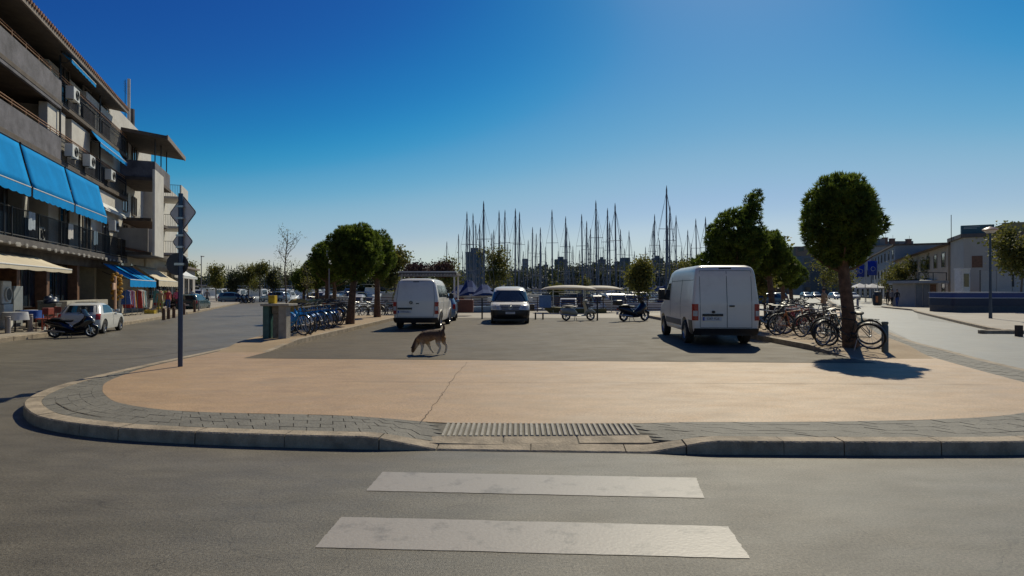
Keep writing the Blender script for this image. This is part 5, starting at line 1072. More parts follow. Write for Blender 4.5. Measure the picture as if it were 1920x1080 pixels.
def pine(loc, H, W_, D, seed, label, lean=(0, 0), trunk_r=.12, clear=.42, irregular=.0, n=3300, group='clipped pines along the parking lot'):
    r_ = random.Random(seed); t = thing('pine_tree', label, 'tree', loc, 0, group); cz = H * (1 + clear) / 2; hz = H * (1 - clear) / 2; tx, ty = lean
    lobes = []; cx, cy = tx * .8, ty * .8
    NL = 52
    for k in range(NL):
        a = k * 2.39996 + seed; u = -.95 + 1.9 * (k + .5) / NL; rr_ = math.sqrt(1 - u * u) * r_.uniform(.62, .86); f = r_.uniform(.14, .25); tp_ = 1.0 - .18 * max(0, u) - .20 * max(0, -u)
        lobes.append((cx + W_ / 2 * rr_ * math.cos(a) * tp_, cy + W_ / 2 * rr_ * math.sin(a) * tp_, cz + hz * u * .76, W_ / 2 * f, W_ / 2 * f, hz * f))
    for k in range(5): lobes.append((cx + r_.uniform(-.2, .2) * W_, cy + r_.uniform(-.2, .2) * W_, cz + r_.uniform(-.1, .5) * hz, W_ * .2, W_ * .2, hz * .3))
    if irregular:
        for k in range(7): a = r_.uniform(0, 6.3); lobes.append((cx + W_ * r_.uniform(.10, .38), cy + .3 * math.sin(a), cz + hz * r_.uniform(.7, 1.25), W_ * .09, W_ * .09, hz * .22))
        lobes += [(cx - W_ * .50, cy, cz - hz * .62, W_ * .2, W_ * .2, hz * .25), (cx - W_ * .42, cy + .2, cz - hz * .55, W_ * .2, W_ * .2, hz * .25)]
    o = bpy.data.objects.new('crown', leaf_mesh('crown', needle, lobes, int(n * 1.7), .125, seed, 'needle', .5)); COL.objects.link(o); o.parent = t
    g = G(); pts = [(0, 0, 0), (tx * .25, ty * .25, H * .2), (tx * .6, ty * .6, H * .42), (tx * .8, ty * .8, H * .6), (cx, cy, H * .8)]
    g.tube(pts, [trunk_r * 1.35, trunk_r, trunk_r * .88, trunk_r * .6, .03], 12); g.obj('trunk', bark, t, True, 60)
    for k in range(7):
        a = k * 2.4 + seed; z0 = H * r_.uniform(.40, .6); e = (cx + W_ * .33 * math.cos(a), cy + W_ * .33 * math.sin(a), z0 + H * r_.uniform(.08, .22)); s0 = (tx * .7, ty * .7, z0)
        G().tube([s0, ((s0[0] + e[0]) / 2, (s0[1] + e[1]) / 2, (s0[2] + e[2]) / 2 - .06), e], [.045, .03, .012], 6).obj('branch', bark, t, True)
    return t
pine((8.68, 14.75, .27), 4.58, 2.08, 2.1, 1, 'big round-headed pine on the right strip with bicycles piled round its trunk', (-.28, .05), .155, .395, 0, 4200)
pine((9.45, 22.3, .28), 4.75, 2.45, 2.2, 2, 'ragged pine with an upright tuft behind the right van', (-.95, .1), .15, .40, .55, 4600)
pine((13.6, 30, .28), 4.7, 2.4, 2.4, 3, 'round pine third back along the right strip', (-.3, 0), .15, .42, 0, 3300)
pine((21.4, 44, .15), 4.1, 2.5, 2.4, 4, 'small round pine furthest back along the right strip', (-.2, 0), .15, .35, 0, 2600)
pine((17.5, 37, .15), 4.2, 2.3, 2.4, 14, 'pine half hidden between the third and the furthest on the right strip', (-.2, 0), .14, .4, 0, 2400)
pine((-6.92, 24.6, .28), 4.45, 2.55, 2.5, 5, 'nearest big round pine on the left strip, its trunk leaning right', (.28, 0), .15, .38, 0, 4600)
pine((-7.25, 31.0, .28), 4.85, 2.1, 2.1, 6, 'pine just right of the nearest left pine, with a darker crown', (.0, 0), .15, .38, 0, 3000)
pine((-10.3, 32, .28), 4.3, 2.3, 2.2, 7, 'pine close behind the nearest left pine, crown merging with it', (.1, 0), .14, .42, 0, 2600)
pine((-11.4, 37, .15), 4.2, 2.6, 2.4, 8, 'pine with two thin trunks behind the blue bicycles', (0, 0), .13, .45, 0, 2600)
pine((-16.6, 49, .15), 4.45, 3.3, 2.8, 9, 'wide low pine of the left row with a reddish trunk', (0, 0), .17, .36, 0, 3300)
pine((-20.6, 57, .05), 4.1, 2.8, 2.6, 10, 'leftmost and furthest pine of the left row', (0, 0), .14, .34, 0, 2500)
def small_tree(loc, H, W_, seed, label, m=olive, n=260, blade=.14, clear=.35, bare=False, group=None, cat='tree', tr=.05, sc=(1, 1)):
    r_ = random.Random(seed); t = thing('small_tree', label, cat, loc, 0, group); g = G(); tips = []
    g.tube([(0, 0, 0), (r_.uniform(-.04, .04) * H, 0, H * .5), (r_.uniform(-.03, .03) * H, 0, H * .97)], [tr * 1.2, tr, .012], 7)
    for k in range(16 if bare else 9):
        z0 = H * r_.uniform(clear * .9, .8); a = r_.uniform(0, 6.3); l_ = W_ / 2 * r_.uniform(.5, 1.1) * (1.15 - z0 / H * .5); e = Vector((math.cos(a) * l_, math.sin(a) * l_, z0 + l_ * r_.uniform(.5, 1.3)))
        mid = Vector((e.x * .5, e.y * .5, z0 + (e.z - z0) * .4)); g.tube([(0, 0, z0), mid, e], [tr * .5, tr * .3, .008], 5); tips.append(e); tips.append(mid)
        for q in range(3): e2 = mid.lerp(e, r_.uniform(.2, .9)) + Vector((r_.uniform(-1, 1), r_.uniform(-1, 1), r_.uniform(.1, 1))) * l_ * .4; g.tube([mid.lerp(e, .5), e2], [tr * .2, .006], 4); tips.append(e2)
    g.obj('trunk', greybark, t, True, 60)
    lobes = [(p.x, p.y, p.z, W_ * .13, W_ * .13, H * .07) for p in tips]
    o = bpy.data.objects.new('crown', leaf_mesh('crown', m, lobes, n, blade, seed, 'leaf', .1)); COL.objects.link(o); o.parent = t; return t
small_tree((-16.6, 42.5, .05), 6.4, 2.7, 21, 'tall nearly bare young tree with a few brown leaves beyond the concrete counter', olive, 110, .08, .3, True, None, 'tree', .05)
small_tree((-15.9, 44.5, .05), 4.0, 1.3, 22, 'thin young tree beside the tall bare one', olive, 90, .10, .3, True, None, 'tree', .035)
def far_small(px, ytop, Y, wpx, seed, label, m=olive, n=420, z0=.0, clear=.35, bl_=.22):
    X = (px - 960) / F * Y; H = CAMZ + (HOR - ytop) / F * Y - z0; return small_tree((X, Y, z0), H, wpx / F * Y, seed, label, m, n, bl_, clear, tr=.07)
far_small(349, 497, 72, 26, 31, 'yellow-green street tree right of the round sign', olive, 700)
far_small(406, 494, 84, 24, 32, 'upright yellow-green tree behind the blue-grey parked car', olive, 650)
far_small(438, 511, 88, 30, 33, 'low broad tree between the parked cars on the left', darkleaf, 600)
far_small(466, 497, 90, 26, 34, 'slender yellow-green tree left of the motorcycles', olive, 620)
far_small(487, 489, 86, 24, 35, 'tall slender tree above the motorcycles', olive, 620)
far_small(512, 506, 88, 26, 36, 'broad olive tree behind the silver car', darkleaf, 600)
far_small(571, 500, 75, 30, 37, 'olive tree behind the yellow rag on the counter', darkleaf, 600)
far_small(740, 462, 48, 52, 38, 'pale yellow-green tree to the right of the left pines', olive, 800, .15)
far_small(841, 485, 62, 40, 39, 'half bare yellow-green tree right of the flower-topped shelter', olive, 420, .15)
far_small(926, 470, 66, 52, 40, 'yellow-green tree among the masts above the middle van', olive, 800, .0, .25)
far_small(1042, 522, 70, 26, 41, 'small yellow bush among the boats above the beige canopies', olive, 350, -.4, .1)
far_small(1096, 505, 80, 16, 47, 'thin yellow tree among the masts right of the beige canopies', olive, 250, -.4, .2)
far_small(1197, 487, 46, 36, 42, 'dark green street tree standing behind the dark blue scooter', olive, 700, .15, .3)
far_small(1287, 477, 78, 64, 43, 'wide yellow-green tree left of the right van', olive, 1000, 0, .2)
far_small(1262, 488, 84, 40, 44, 'darker tree left of the wide yellow-green one', darkleaf, 600, 0, .2)
far_small(1435, 448, 33, 62, 45, 'yellowing half bare tree between the pines behind the right van', olive, 620, .2, .35)
far_small(1542, 478, 70, 64, 46, 'bare pale tree left of the big right pine', olive, 260, .15, .3)
far_small(1580, 470, 66, 60, 48, 'second bare pale tree behind the big right pine trunk', olive, 240, .15, .3)
far_small(1700, 490, 78, 46, 49, 'yellowing tree in front of the right shop row', olive, 560, .13, .3)
far_small(1752, 478, 70, 52, 50, 'reddish half bare tree before the balcony of the right shop row', olive, 420, .13, .3)
far_small(1668, 500, 88, 32, 51, 'small yellow-green tree far along the right shop row', olive, 420, .13, .3)
far_small(1912, 436, 44, 76, 52, 'yellow-green tree at the right edge in front of the grey gable', olive, 1100, .13, .45)
# blue sign pole with backs of two diamond signs and a round one
sp_ = thing('sign_pole', 'tall dark blue pole with the grey backs of two diamond signs and a round sign', 'sign', (-6.82, 11.85, .14))
bluep = mat('pole_blue', (.012, .035, .09), .35, var=.2, scale=4, coat=.3)
G().tube([(0, 0, 0), (0, 0, 3.56)], .046, 14).obj('pole', bluep, sp_, True)
signback = mat('sign_back', (.74, .74, .72), .6, .0, var=.12, scale=3); signrim = mat('sign_rim', (.05, .05, .06), .5)
def diamond(zc, r, rb):
    pts = []
    for k in range(4):
        a = math.pi / 2 * k; C = Vector((math.cos(a), math.sin(a))) * (r - rb * 1.414)
        for j in range(5): b_ = a - math.pi / 4 + j * math.pi / 8; pts.append(C + Vector((math.cos(b_), math.sin(b_))) * rb)
    M = Matrix.Translation((.0, .075, zc)) @ Matrix.Rotation(R(-19), 4, 'Z') @ Matrix.Rotation(R(90), 4, 'X')
    o = G().prism([tuple(p) for p in pts], -.004, .004, 0, M).obj('diamond_plate', signback, sp_); G().tube([M @ Vector((p.x, p.y, 0)) for p in pts + pts[:1]], .011, 5).obj('rim', signrim, o)
    for s in (-.12, .12): G().box(-.07, -.055, zc + s - .02, .07, .062, zc + s + .02).obj('clamp', steel, o)
diamond(3.17, .36, .05); diamond(2.575, .27, .04)
dsk = G().rev((-.02, .075, 1.97 + .14), (0, 1, 0), [(-.006, .001), (-.006, .225), (.006, .225), (.006, .001)], 32).obj('round_plate', mat('round_back', (.06, .065, .075), .5, .3), sp_); dsk.location = (-.09, 0, 0)
G().torus((-.11, .075, 2.11), (0, 1, 0), .222, .010, 32, 6).obj('round_rim', signrim, sp_); G().box(-.10, -.055, 2.08, .07, .062, 2.13).obj('clamp', steel, sp_)
# grey concrete counter with a yellow box on it
ct = thing('concrete_counter', 'concrete counter with a wide flat top at the head of the blue bicycles', 'counter', (-7.02, 17.35, .142), R(-4))
G().box(-.43, -.30, 1.10, .44, .32, 1.17).obj('top', concm, ct, bevel=.012); G().box(.10, -.24, 0, .34, .05, 1.10).obj('side_panel', concm, ct, bevel=.01)
G().box(-.40, -.20, 0, -.22, .2, 1.10).obj('side_panel', mat('teal_glass', (.06, .14, .13), .25, var=.2), ct, bevel=.008); G().box(-.17, -.05, 0, .02, .12, .86).box(-.2, -.05, .86, .05, .14, 1.10).obj('fountain_pipe', mat('weathered_wood', (.24, .20, .15), .8, var=.3, scale=6), ct, bevel=.02)
G().box(-.42, -.28, 0, .40, .3, .03).obj('base_plate', concm, ct)
tag(G().box(-.10, -.10, 0, .09, .10, .24).box(-.08, -.12, .04, .07, -.10, .19).box(-.03, -.13, .16, .04, -.12, .19).obj('yellow_box', mat('yellow_plastic', (.62, .40, .01), .45, var=.08), None, bevel=.012, loc=(-7.18, 17.3, 1.315)), 'small yellow box standing on top of the concrete counter', 'box')
for px, Yb, zt, lb in ((617, 29, 4.2, 'slim grey post with a blue plate edge-on beside the nearest left pine'),):
    t = thing('sign_post', lb, 'sign', ((px - 960) / F * Yb, Yb, .28)); G().tube([(0, 0, 0), (0, 0, 3.3)], .035, 8).obj('post', greyb, t); G().box(-.04, -.3, 2.75, .04, .3, 3.45).obj('plate', signback, t, bevel=.03)
def lamp(loc, H, label, disc=True):
    t = thing('street_lamp', label, 'street lamp', loc); G().tube([(0, 0, 0), (0, 0, .9), (0, 0, H - .1)], [.09, .07, .05], 10).obj('pole', greyb if not disc else mat('lamp_blue', (.03, .05, .08), .4), t, True)
    if disc: G().rev((0, 0, H), (0, 0, 1), [(-.12, .06), (-.02, .36), (.03, .38), (.10, .30), (.2, .02)], 24).obj('head', mat('lamp_head', (.45, .32, .24), .4, var=.1), t, True); G().rev((0, 0, H - .12), (0, 0, 1), [(-.06, .001), (-.04, .18), (.08, .3)], 20).obj('diffuser', clearlamp, t, True)
    else: G().box(-.09, -.05, H - .12, .09, .6, H).obj('head', greyb, t, bevel=.02)
    return t
lamp(gp(1857, 597, .13), 5.0, 'street lamp with a flat round head in front of the dark blue wall')
lamp((-41, 76, .0), 6.3, 'plain grey lamp post among the parked cars on the left', False)
tt = thing('sign_post', 'thin grey post with no plate on the left pavement beside the sign pole', 'post', gp(314, 577, .15)); G().tube([(0, 0, 0), (0, 0, 4.1)], .035, 8).obj('post', greyb, tt)
bollard(gp(1659, 664, .144), .80, .075, 'dark grey bollard at the right end of the pile of bicycles', mat('dark_bollard', (.07, .09, .09), .5), None)
bollard(gp(1608, 580, .13), .95, .09, 'pale bollard on the right road edge by the far pavement', greyb, 'right bollards')
for k, (px, py, lb) in enumerate(((1705, 566, 'brown bollard in front of the shop row doors'), (1722, 567, 'brown bollard right of the first one before the shop doors'), (1583, 572, 'thin bollard left of the big pine trunk'))): bollard(gp(px, py, .13), .9, .12, lb, brown, 'right bollards')
# ------------------------------------------------------------------ marina
hullw = mat('hull_white', (.72, .72, .70), .3, var=.05, scale=.6, coat=.3); hullb = mat('hull_navy', (.02, .04, .10), .3, coat=.3); antif = mat('antifoul', (.10, .02, .02), .7)
sailblue = mat('sail_cover_blue', (.008, .04, .15), .9, var=.15, scale=3); mastm = mat('mast_alloy', (.13, .15, .18), .6, .1, var=.15, scale=.4); rope = mat('rigging', (.16, .17, .19), .6)
def hull(g, L_, B, fb, stern=.8, sheer=.25, mi=0, z0=-.35):
    rings = []
    for k in range(13):
        u = k / 12; y = -L_ / 2 + L_ * u; bw = B / 2 * (stern + (1 - stern) * math.sin(min(1, u / .45) * math.pi / 2)) if u < .45 else B / 2 * max(.015, (1 - ((u - .45) / .55) ** 2.1)); top = fb + sheer * max(0, (u - .3)) ** 2 * 1.6
        rings.append([Vector((bw * s_, y + .28 * (z - z0) / (top - z0) * u ** 6 * 2, z)) for s_, z in ((-1, top), (-.98, top * .5), (-.86, .0), (-.45, z0), (.45, z0), (.86, .0), (.98, top * .5), (1, top))])
    g.loft(rings, True, mi); return g
def make_sail(hm, cover):
    t = thing('sailboat', '', 'sailboat', (0, 0, 0), 0, 'sailboats moored in the marina')
    hull(G(), 10, 3.1, 1.0).obj('hull', hm, t, True, 50)
    G().loft([[Vector((x * w_, y, z)) for x, z in ((-1, .95), (-.9, zt), (.9, zt), (1, .95))] for y, w_, zt in ((-1.9, .9, 1.45), (0, 1.0, 1.5), (1.8, .7, 1.4), (2.6, .4, 1.15))]).obj('cabin', hullw, t, bevel=.04)
    g = G()
    for s_ in (-1, 1): g.box(s_ * .985 - .02, -1.2, 1.15, s_ * .985 + .0, .3, 1.32)
    g.obj('cabin_window', carglass, t)
    g = G().tube([(0, .9, 1.2), (0, .9, 7), (0, .86, 13.0), (0, .86, 13.5)], [.11, .10, .08, .015], 8)
    for z, w_ in ((5.2, 1.0), (8.9, .8)): g.tube([(-w_, .84, z), (w_, .84, z)], .03, 4)
    g.obj('mast', mastm, t)
    g = G(); r_ = .017
    g.tube([(0, .88, 12.9), (0, 4.9, 1.3)], .028, 4, 0, False); g.tube([(0, .86, 12.95), (0, -4.8, 1.1)], r_, 3, 0, False)
    for s_ in (-1, 1): g.tube([(s_ * 1.45, .6, 1.05), (s_ * 1.0, .8, 5.2), (s_ * .8, .8, 8.9), (0, .87, 12.8)], r_, 3, 0, False); g.tube([(s_ * 1.4, .2, 1.05), (0, .88, 7.2)], r_, 3, 0, False)
    g.obj('rigging', rope, t)
    G().tube([(0, .85, 2.3), (0, -3.3, 2.4)], .07, 6).obj('boom', mastm, t); G().loft([[Vector((.17 * w_ * math.cos(a), y, z + .26 * w_ * math.sin(a))) for a in [2 * math.pi * k / 10 for k in range(10)]] for y, z, w_ in ((.85, 2.9, .9), (.3, 2.65, 1), (-1.5, 2.58, .9), (-3.2, 2.5, .5))]).obj('sail_cover', cover, t, True)
    g = G()
    for s_ in (-1, 1):
        for z in (1.35, 1.6): g.tube([(s_ * 1.2, -4.8, z), (s_ * 1.5, -1, z + .05), (s_ * 1.2, 2.8, z + .1), (0, 4.8, z + .25)], .012, 3)
        for y in (-4.8, -3, -1, 1, 3): g.tube([(s_ * (1.45 - max(0, y) * .1), y, 1.0), (s_ * (1.45 - max(0, y) * .1), y, 1.65)], .015, 3)
    g.obj('guardrail', steel, t); return t
s1 = make_sail(hullw, sailblue)
masts = [(836.7, 452), (861, 438), (876, 396), (881, 422.5), (889, 399), (893, 418), (901.4, 418.6), (908, 376), (923, 436), (926, 430), (936.4, 394), (945, 393), (965.6, 390), (972, 396.4), (989, 449), (998.3, 425), (1004, 437), (1011.7, 425.6), (1014.6, 452.5), (1035.8, 392), (1059, 405), (1062.5, 423), (1093, 400.6), (1098.6, 413.6), (1107, 428), (1103, 445.6), (1119.4, 375), (1123, 412), (1139, 389.4), (1144, 415), (1156, 380), (1161.7, 429), (1180, 432), (1223.6, 420), (1228, 401), (1249, 347), (1254.5, 385), (1253, 422), (1268, 403), (1288, 430), (1307, 409), (1324, 405.6)]
extra = [(868, 470), (916, 462), (957, 466), (981, 470), (1024, 462), (1047, 470), (1075, 460), (1086, 468), (1131, 462), (1170, 465), (1190, 470), (1210, 462), (1236, 450), (1279, 462), (1297, 455), (951, 455), (1068, 452)]
leftm = [(362, 500), (388, 495.6), (392.5, 495), (424, 497), (429, 496), (433, 497), (444, 494), (473, 491), (482, 491), (496, 493), (501, 491), (506, 489), (512, 490), (527, 494), (547, 492), (606, 470), (583, 490), (597, 486), (780, 490), (798, 492), (822, 488), (408, 500), (456, 499)]
allm = sorted([(p, t, 0) for p, t in masts] + [(p, t, 1) for p, t in extra] + [(p, t, 2) for p, t in leftm]); placed = []; mi_ = 0; li_ = 0
tall = min(masts, key=lambda m: m[1])
for px, top, kind in allm:
    best = None
    rows_ = [58, 66, 76, 86, 98, 110, 124] if kind == 0 else ([128, 142, 158, 176, 196] if kind == 1 else [150, 168, 186, 205, 225, 245])
    for Y in rows_:
        H = (HOR - top) / F * Y + CAMZ + .6; X = (px - 960) / F * Y
        if X < -16 - (Y - 44) * .55 and Y < 92: continue
        clash = sum(max(0, 3.3 - abs(X - a)) for a, b in placed if abs(b - Y) < 7); c_ = clash * 2 + abs(H - 13.2)
        if best is None or c_ < best[0]: best = (c_, X, Y, H)
    _, X, Y, H = best; placed.append((X, Y)); rz = R(rnd.uniform(-9, 9)) + (math.pi if rnd.random() < .6 else 0)
    if (px, top) == tall: lb = 'sailboat with the tallest mast of the marina, left of the right van'
    elif kind == 2: li_ += 1; lb = 'distant sailboat, mast %s from the left in the far left marina' % nth(li_ - 1)
    else: mi_ += 1; lb = 'moored sailboat, mast %s from the left in the central marina' % nth(mi_ - 1)
    hsc = max(.75, min(1.15, (H / 13.5) ** .6)); sc_ = hsc
    if (px, top, kind) == allm[0]:
        o = s1; o.location = (X, Y, -.6); o.rotation_euler.z = rz; o['label'] = lb; o.scale = (sc_, sc_, H / 13.5)
    else:
        o = dup(s1, (X, Y, -.6), rz, lb, None, (sc_, sc_, H / 13.5), {'sail_cover_blue': rnd.choice([sailblue, sailblue, mat('sail_cover_white', (.5, .5, .48), .8), mat('sail_cover_navy', (.02, .03, .08), .8)])})
    # mast sits 0.9 m ahead of the boat's middle: bring the mast onto the sight line
    o.location.x += math.sin(rz) * .9 * sc_; o.location.y -= math.cos(rz) * .9 * sc_; o.rotation_euler.y = R(rnd.uniform(-.8, .8))
def make_motor(hm, cab):
    t = thing('motorboat', '', 'motorboat', (0, 0, 0), 0, 'motorboats at the quay')
    hull(G(), 6.6, 2.5, .85, .9, .5).obj('hull', hm, t, True, 50)
    G().loft([[Vector((x * w_, y, z)) for x, z in ((-1, .85), (-.82, zt), (.82, zt), (1, .85))] for y, w_, zt in ((-.9, .95, 2.0), (.3, .95, 2.0), (.5, .95, 1.9), (1.5, .85, 1.15), (2.4, .4, 1.0))]).obj('cabin', cab, t, bevel=.05)
    for s_ in (-1, 1): G().add([(s_ * .90, -.7, 1.35), (s_ * .90, .45, 1.35), (s_ * .84, .35, 1.85), (s_ * .84, -.7, 1.85)], [(0, 1, 2, 3)]).obj('side_window', carglass, t)
    G().add([(-.72, 1.50, 1.22), (.72, 1.50, 1.22), (.66, .62, 1.88), (-.66, .62, 1.88)], [(0, 1, 2, 3)]).obj('windscreen', carglass, t)
    G().box(-.8, -3.1, .85, .8, -1.0, .9).box(-.9, -3.2, .8, -.8, -.9, 1.1).box(.8, -3.2, .8, .9, -.9, 1.1).obj('cockpit', hullw, t)
    G().box(-.18, -3.6, .3, .18, -3.3, 1.25).obj('outboard', blackm, t, bevel=.05)
    g = G()
    for s_ in (-1, 1): g.tube([(s_ * 1.0, .5, .95), (s_ * .9, 2.0, 1.35), (0, 3.2, 1.5)], .015, 4)
    g.tube([(-.9, -1.0, 2.05), (-.9, -1.0, 2.4), (.9, -1.0, 2.4), (.9, -1.0, 2.05)], .02, 4); g.obj('rail', steel, t)
    G().box(-.95, -2.4, 2.38, .95, -.5, 2.43).obj('sun_cover', sailblue, t, bevel=.01); return t
mb = make_motor(hullw, hullw); k_ = 0; row_n = {}
for Y, x0, x1, st, zrow in ((47.5, -14, 15, 3.1, 0), (56.5, -18, 19, 3.4, 1), (96, -60, -34, 3.6, 2), (106, -78, -36, 3.8, 4), (118, -80, -20, 4.2, 5), (72, -24, 28, 4.4, 3), (64, -20, 22, 3.8, 6), (84, -28, 34, 4.6, 7)):
    X = x0
    while X < x1:
        XX = X + rnd.uniform(-.3, .3); rz = R(rnd.uniform(-10, 10)) + (math.pi if rnd.random() < .5 else 0); k_ += 1
        nm = ('front', 'second', 'nearest far left', 'third', 'middle far left', 'last far left', 'inner third', 'fourth')[zrow]; row_n[zrow] = row_n.get(zrow, 0) + 1; lb = 'white motorboat, %s from the left in the %s row of the marina' % (nth(row_n[zrow] - 1), nm)
        ov = {'hull_white': rnd.choice([hullw, hullw, hullw, hullb]), 'sail_cover_blue': rnd.choice([sailblue, mat('cover_beige', (.4, .36, .28), .8), hullb])}
        if ov['hull_white'] is hullb: lb = lb.replace('white', 'navy hulled', 1)
        sc_ = rnd.uniform(.75, 1.1) * (1.35 if zrow in (2, 4, 5) else 1)
        if k_ == 1: mb.location = (XX, Y, -.6); mb.rotation_euler.z = rz; mb['label'] = lb; mb.scale = (.9,) * 3
        else: dup(mb, (XX, Y + rnd.uniform(-1, 1), -.6), rz, lb, None, sc_, ov)
        X += st * rnd.uniform(.85, 1.5)
# red boat with racing stripe, sail tents, canopies, blue box
def rowboat(loc, rz, L_, B, m_, label, name='boat', cat='boat'):
    t = thing(name, label, cat, loc, rz); hull(G(), L_, B, .75, .85, .4, 0, 0).obj('hull', m_, t, True, 50); G().box(-B * .4, -L_ * .4, .72, B * .4, L_ * .2, .8).obj('deck', hullw, t, bevel=.02); return t
redh = mat('red_hull', (.30, .025, .02), .4, var=.2)
rb = rowboat(Vector((-3.5, 45.2, .35)), R(-88), 4.2, 1.6, redh, 'red hulled boat behind the railing between the left and middle vans'); G().add([(-.84, -1.2, .35), (-.84, .9, .62), (-.84, 2.0, .66), (-.84, 1.0, .42)], [(0, 1, 2, 3)]).obj('white_stripe', hullw, rb)
rowboat(Vector((-3.0, 41.2, .15)), R(-86), 4.4, 1.2, mat('skyblue_hull', (.16, .25, .34), .4), 'low pale blue dinghy before the railing right of the left van').scale = (1, 1, .5)
rowboat(Vector((4.6, 40.6, .15)), R(85), 4.0, 1.5, mat('olive_hull', (.16, .14, .05), .6), 'olive dinghy lying low on the quay behind the cream scooter').scale = (1, 1, .42)
rowboat(Vector((9.8, 45.2, .0)), R(95), 4.4, 1.6, hullw, 'white dinghy beyond the railing behind the dark blue scooter')
rowboat(Vector((13.6, 45.5, .0)), R(100), 3.6, 1.5, hullb, 'dark blue covered dinghy left of the right van mirror')
def tent(px, Yb, w_, h_, label):
    t = thing('boat_cover', label, 'boat cover', ((px - 960) / F * Yb, Yb, .2), R(10))
    G().loft([[Vector((x, y, z)) for x, z in ((-w_ / 2, 1.1), (-w_ * .1, 1.1 + h_ * u), (w_ * .12, 1.1 + h_ * u * .96), (w_ / 2, 1.15))] for y, u in ((-1.2, .25), (-.6, .55), (0, 1), (.6, .8), (1.2, .35))]).obj('canvas', sailblue, t)
    rg = hull(G(), w_ * 1.15, 1.6, 1.1, .85, .3, 0, 0); o = rg.obj('hull', hullw, t, True, 50); o.rotation_euler.z = R(90)
    G().tube([(0, 0, .9), (0, 0, 1.1 + h_)], .04, 6).obj('pole', steel, t)
tent(880, 45.3, 1.9, 1.25, 'large dark blue tent-shaped boat cover left of the middle van'); tent(908, 44.6, 2.1, .9, 'lower blue tent-shaped boat cover just left of the middle van'); tent(862, 48, 1.8, .9, 'small blue boat cover behind the red boat')
bgc = mat('beige_canopy', (.55, .50, .40), .7, var=.08, scale=2)
for px, wpx, lb, dz in ((1066, 104, 'left beige flat boat canopy behind the cream scooter', 0), (1122, 90, 'right beige flat boat canopy behind the cream scooter', -.02)):
    Yb = 40.5 if dz == 0 else 41.8; w_ = wpx / F * Yb; t = thing('canopy', lb, 'canopy', ((px - 960) / F * Yb, Yb, .15), 0, 'beige canopies'); rg = []
    for k in range(15):
        u = -1 + 2 * k / 14; e = max(.02, (1 - abs(u) ** 2.2)) ** .6; rg.append([Vector((u * w_ / 2, .95 * e * math.cos(a), 1.62 + dz + .12 * e + (.20 * e * math.sin(a) if math.sin(a) > 0 else .12 * e * math.sin(a)))) for a in [2 * math.pi * j / 14 for j in range(14)]])
    G().loft(rg).obj('canvas', bgc, t, True); 
    for s_ in (-.55, .55): G().tube([(s_ * w_ / 2, 0, 0), (s_ * w_ / 2, 0, 1.7)], .03, 6).obj('pole', steel, t)
tag(G().box(-.42, -.3, .0, .42, .3, .82).box(-.45, -.33, .82, .45, .33, .88).obj('blue_box', mat('blue_box', (.10, .20, .38), .5), None, bevel=.02, loc=((1022 - 960) / F * 40.8, 40.8, .15 + .35)), 'pale blue box behind the fence right of the middle van', 'box')
# fences on the quay: posts and rails
rustm = mat('rust_steel', (.085, .05, .035), .7, .2, var=.3, scale=5)
def fence(x0, x1, Y, n, label, h=1.05, rails=6, z=.146):
    t = thing('quay_railing', label, 'fence', (x0, Y, z)); w_ = (x1 - x0) / n
    for k in range(n + 1): G().box(k * w_ - .03, -.03, 0, k * w_ + .03, .03, h + .03).obj('post', rustm, t)
    for k in range(n):
        for j in range(rails): zz = .16 + (h - .18) * j / (rails - 1); G().box(k * w_ + .035, -.016, zz - .026, (k + 1) * w_ - .035, .016, zz + .026).obj('rail', rustm, t)
fence(-4.6, 14.8, 42.4, 12, 'long rusty rail fence along the marina edge behind the vans')
fence(-15.0, -5.0, 42.6, 6, 'rusty rail fence along the marina edge behind the left van')
for k in range(1, 4): pass
bl2 = thing('tall_railing', 'dark post and rail barrier at the quay left of the right van', 'railing', (8.9, 32.0, .146), R(35))
for k in range(3): G().box(k * 1.15 - .03, -.03, 0, k * 1.15 + .03, .03, 1.12).obj('post', darkmetal, bl2)
for k in range(2):
    for z in (1.08, .6): G().box(k * 1.15 + .035, -.018, z - .02, (k + 1) * 1.15 - .035, .018, z + .02).obj('rail', darkmetal, bl2)
for px, yb, h, lb in ((904, 598, 1.12, 'tall black post left of the middle van'), (1120, 601, 1.15, 'tall black post right of the cream scooter'), (1004, 599, .34, 'low black bollard right of the middle van'), (1018, 599, .34, 'second low black bollard right of the middle van'), (853, 601, .36, 'low black bollard right of the left van'), (845, 600, .36, 'low black bollard hidden against the left van front')):
    p = gp(px, yb, .146); t = thing('post', lb, 'post', p, 0, 'quay posts'); G().tube([(0, 0, 0), (0, 0, h)], .042, 8).ell((0, 0, h), (.05, .05, .04), 8, 6).obj('shaft', darkmetal, t, True)
# flower-topped shelter
kx = (757 - 960) / F * 38; kw = 99 / F * 38; sh = thing('shelter', 'open white framed shelter with a flat roof covered in dried flowers behind the left van', 'shelter', (kx, 37, .146))
for x in (0.05, kw - .05):
    for y in (0, 2.6): G().box(x - .05, y - .05, 0, x + .05, y + .05, 2.55).obj('post', white_pl, sh)
G().box(-.1, -.15, 2.55, kw + .1, 2.8, 2.72).obj('roof', mat('shelter_roof', (.12, .11, .10), .8), sh); G().box(-.14, -.19, 2.72, kw + .14, -.15, 2.80).obj('fascia', white_pl, sh); G().box(-.14, -.19, 2.46, kw + .14, -.15, 2.52).obj('fascia', mat('fascia_grey', (.3, .3, .3), .6), sh)
for k in range(18): G().box(.05 + k * kw / 18, -.2, 2.54, .05 + k * kw / 18 + .14, -.17, 2.64).obj('sign_panel', mat('sign_pieces', (.35, .33, .3), .7, var=.4), sh)
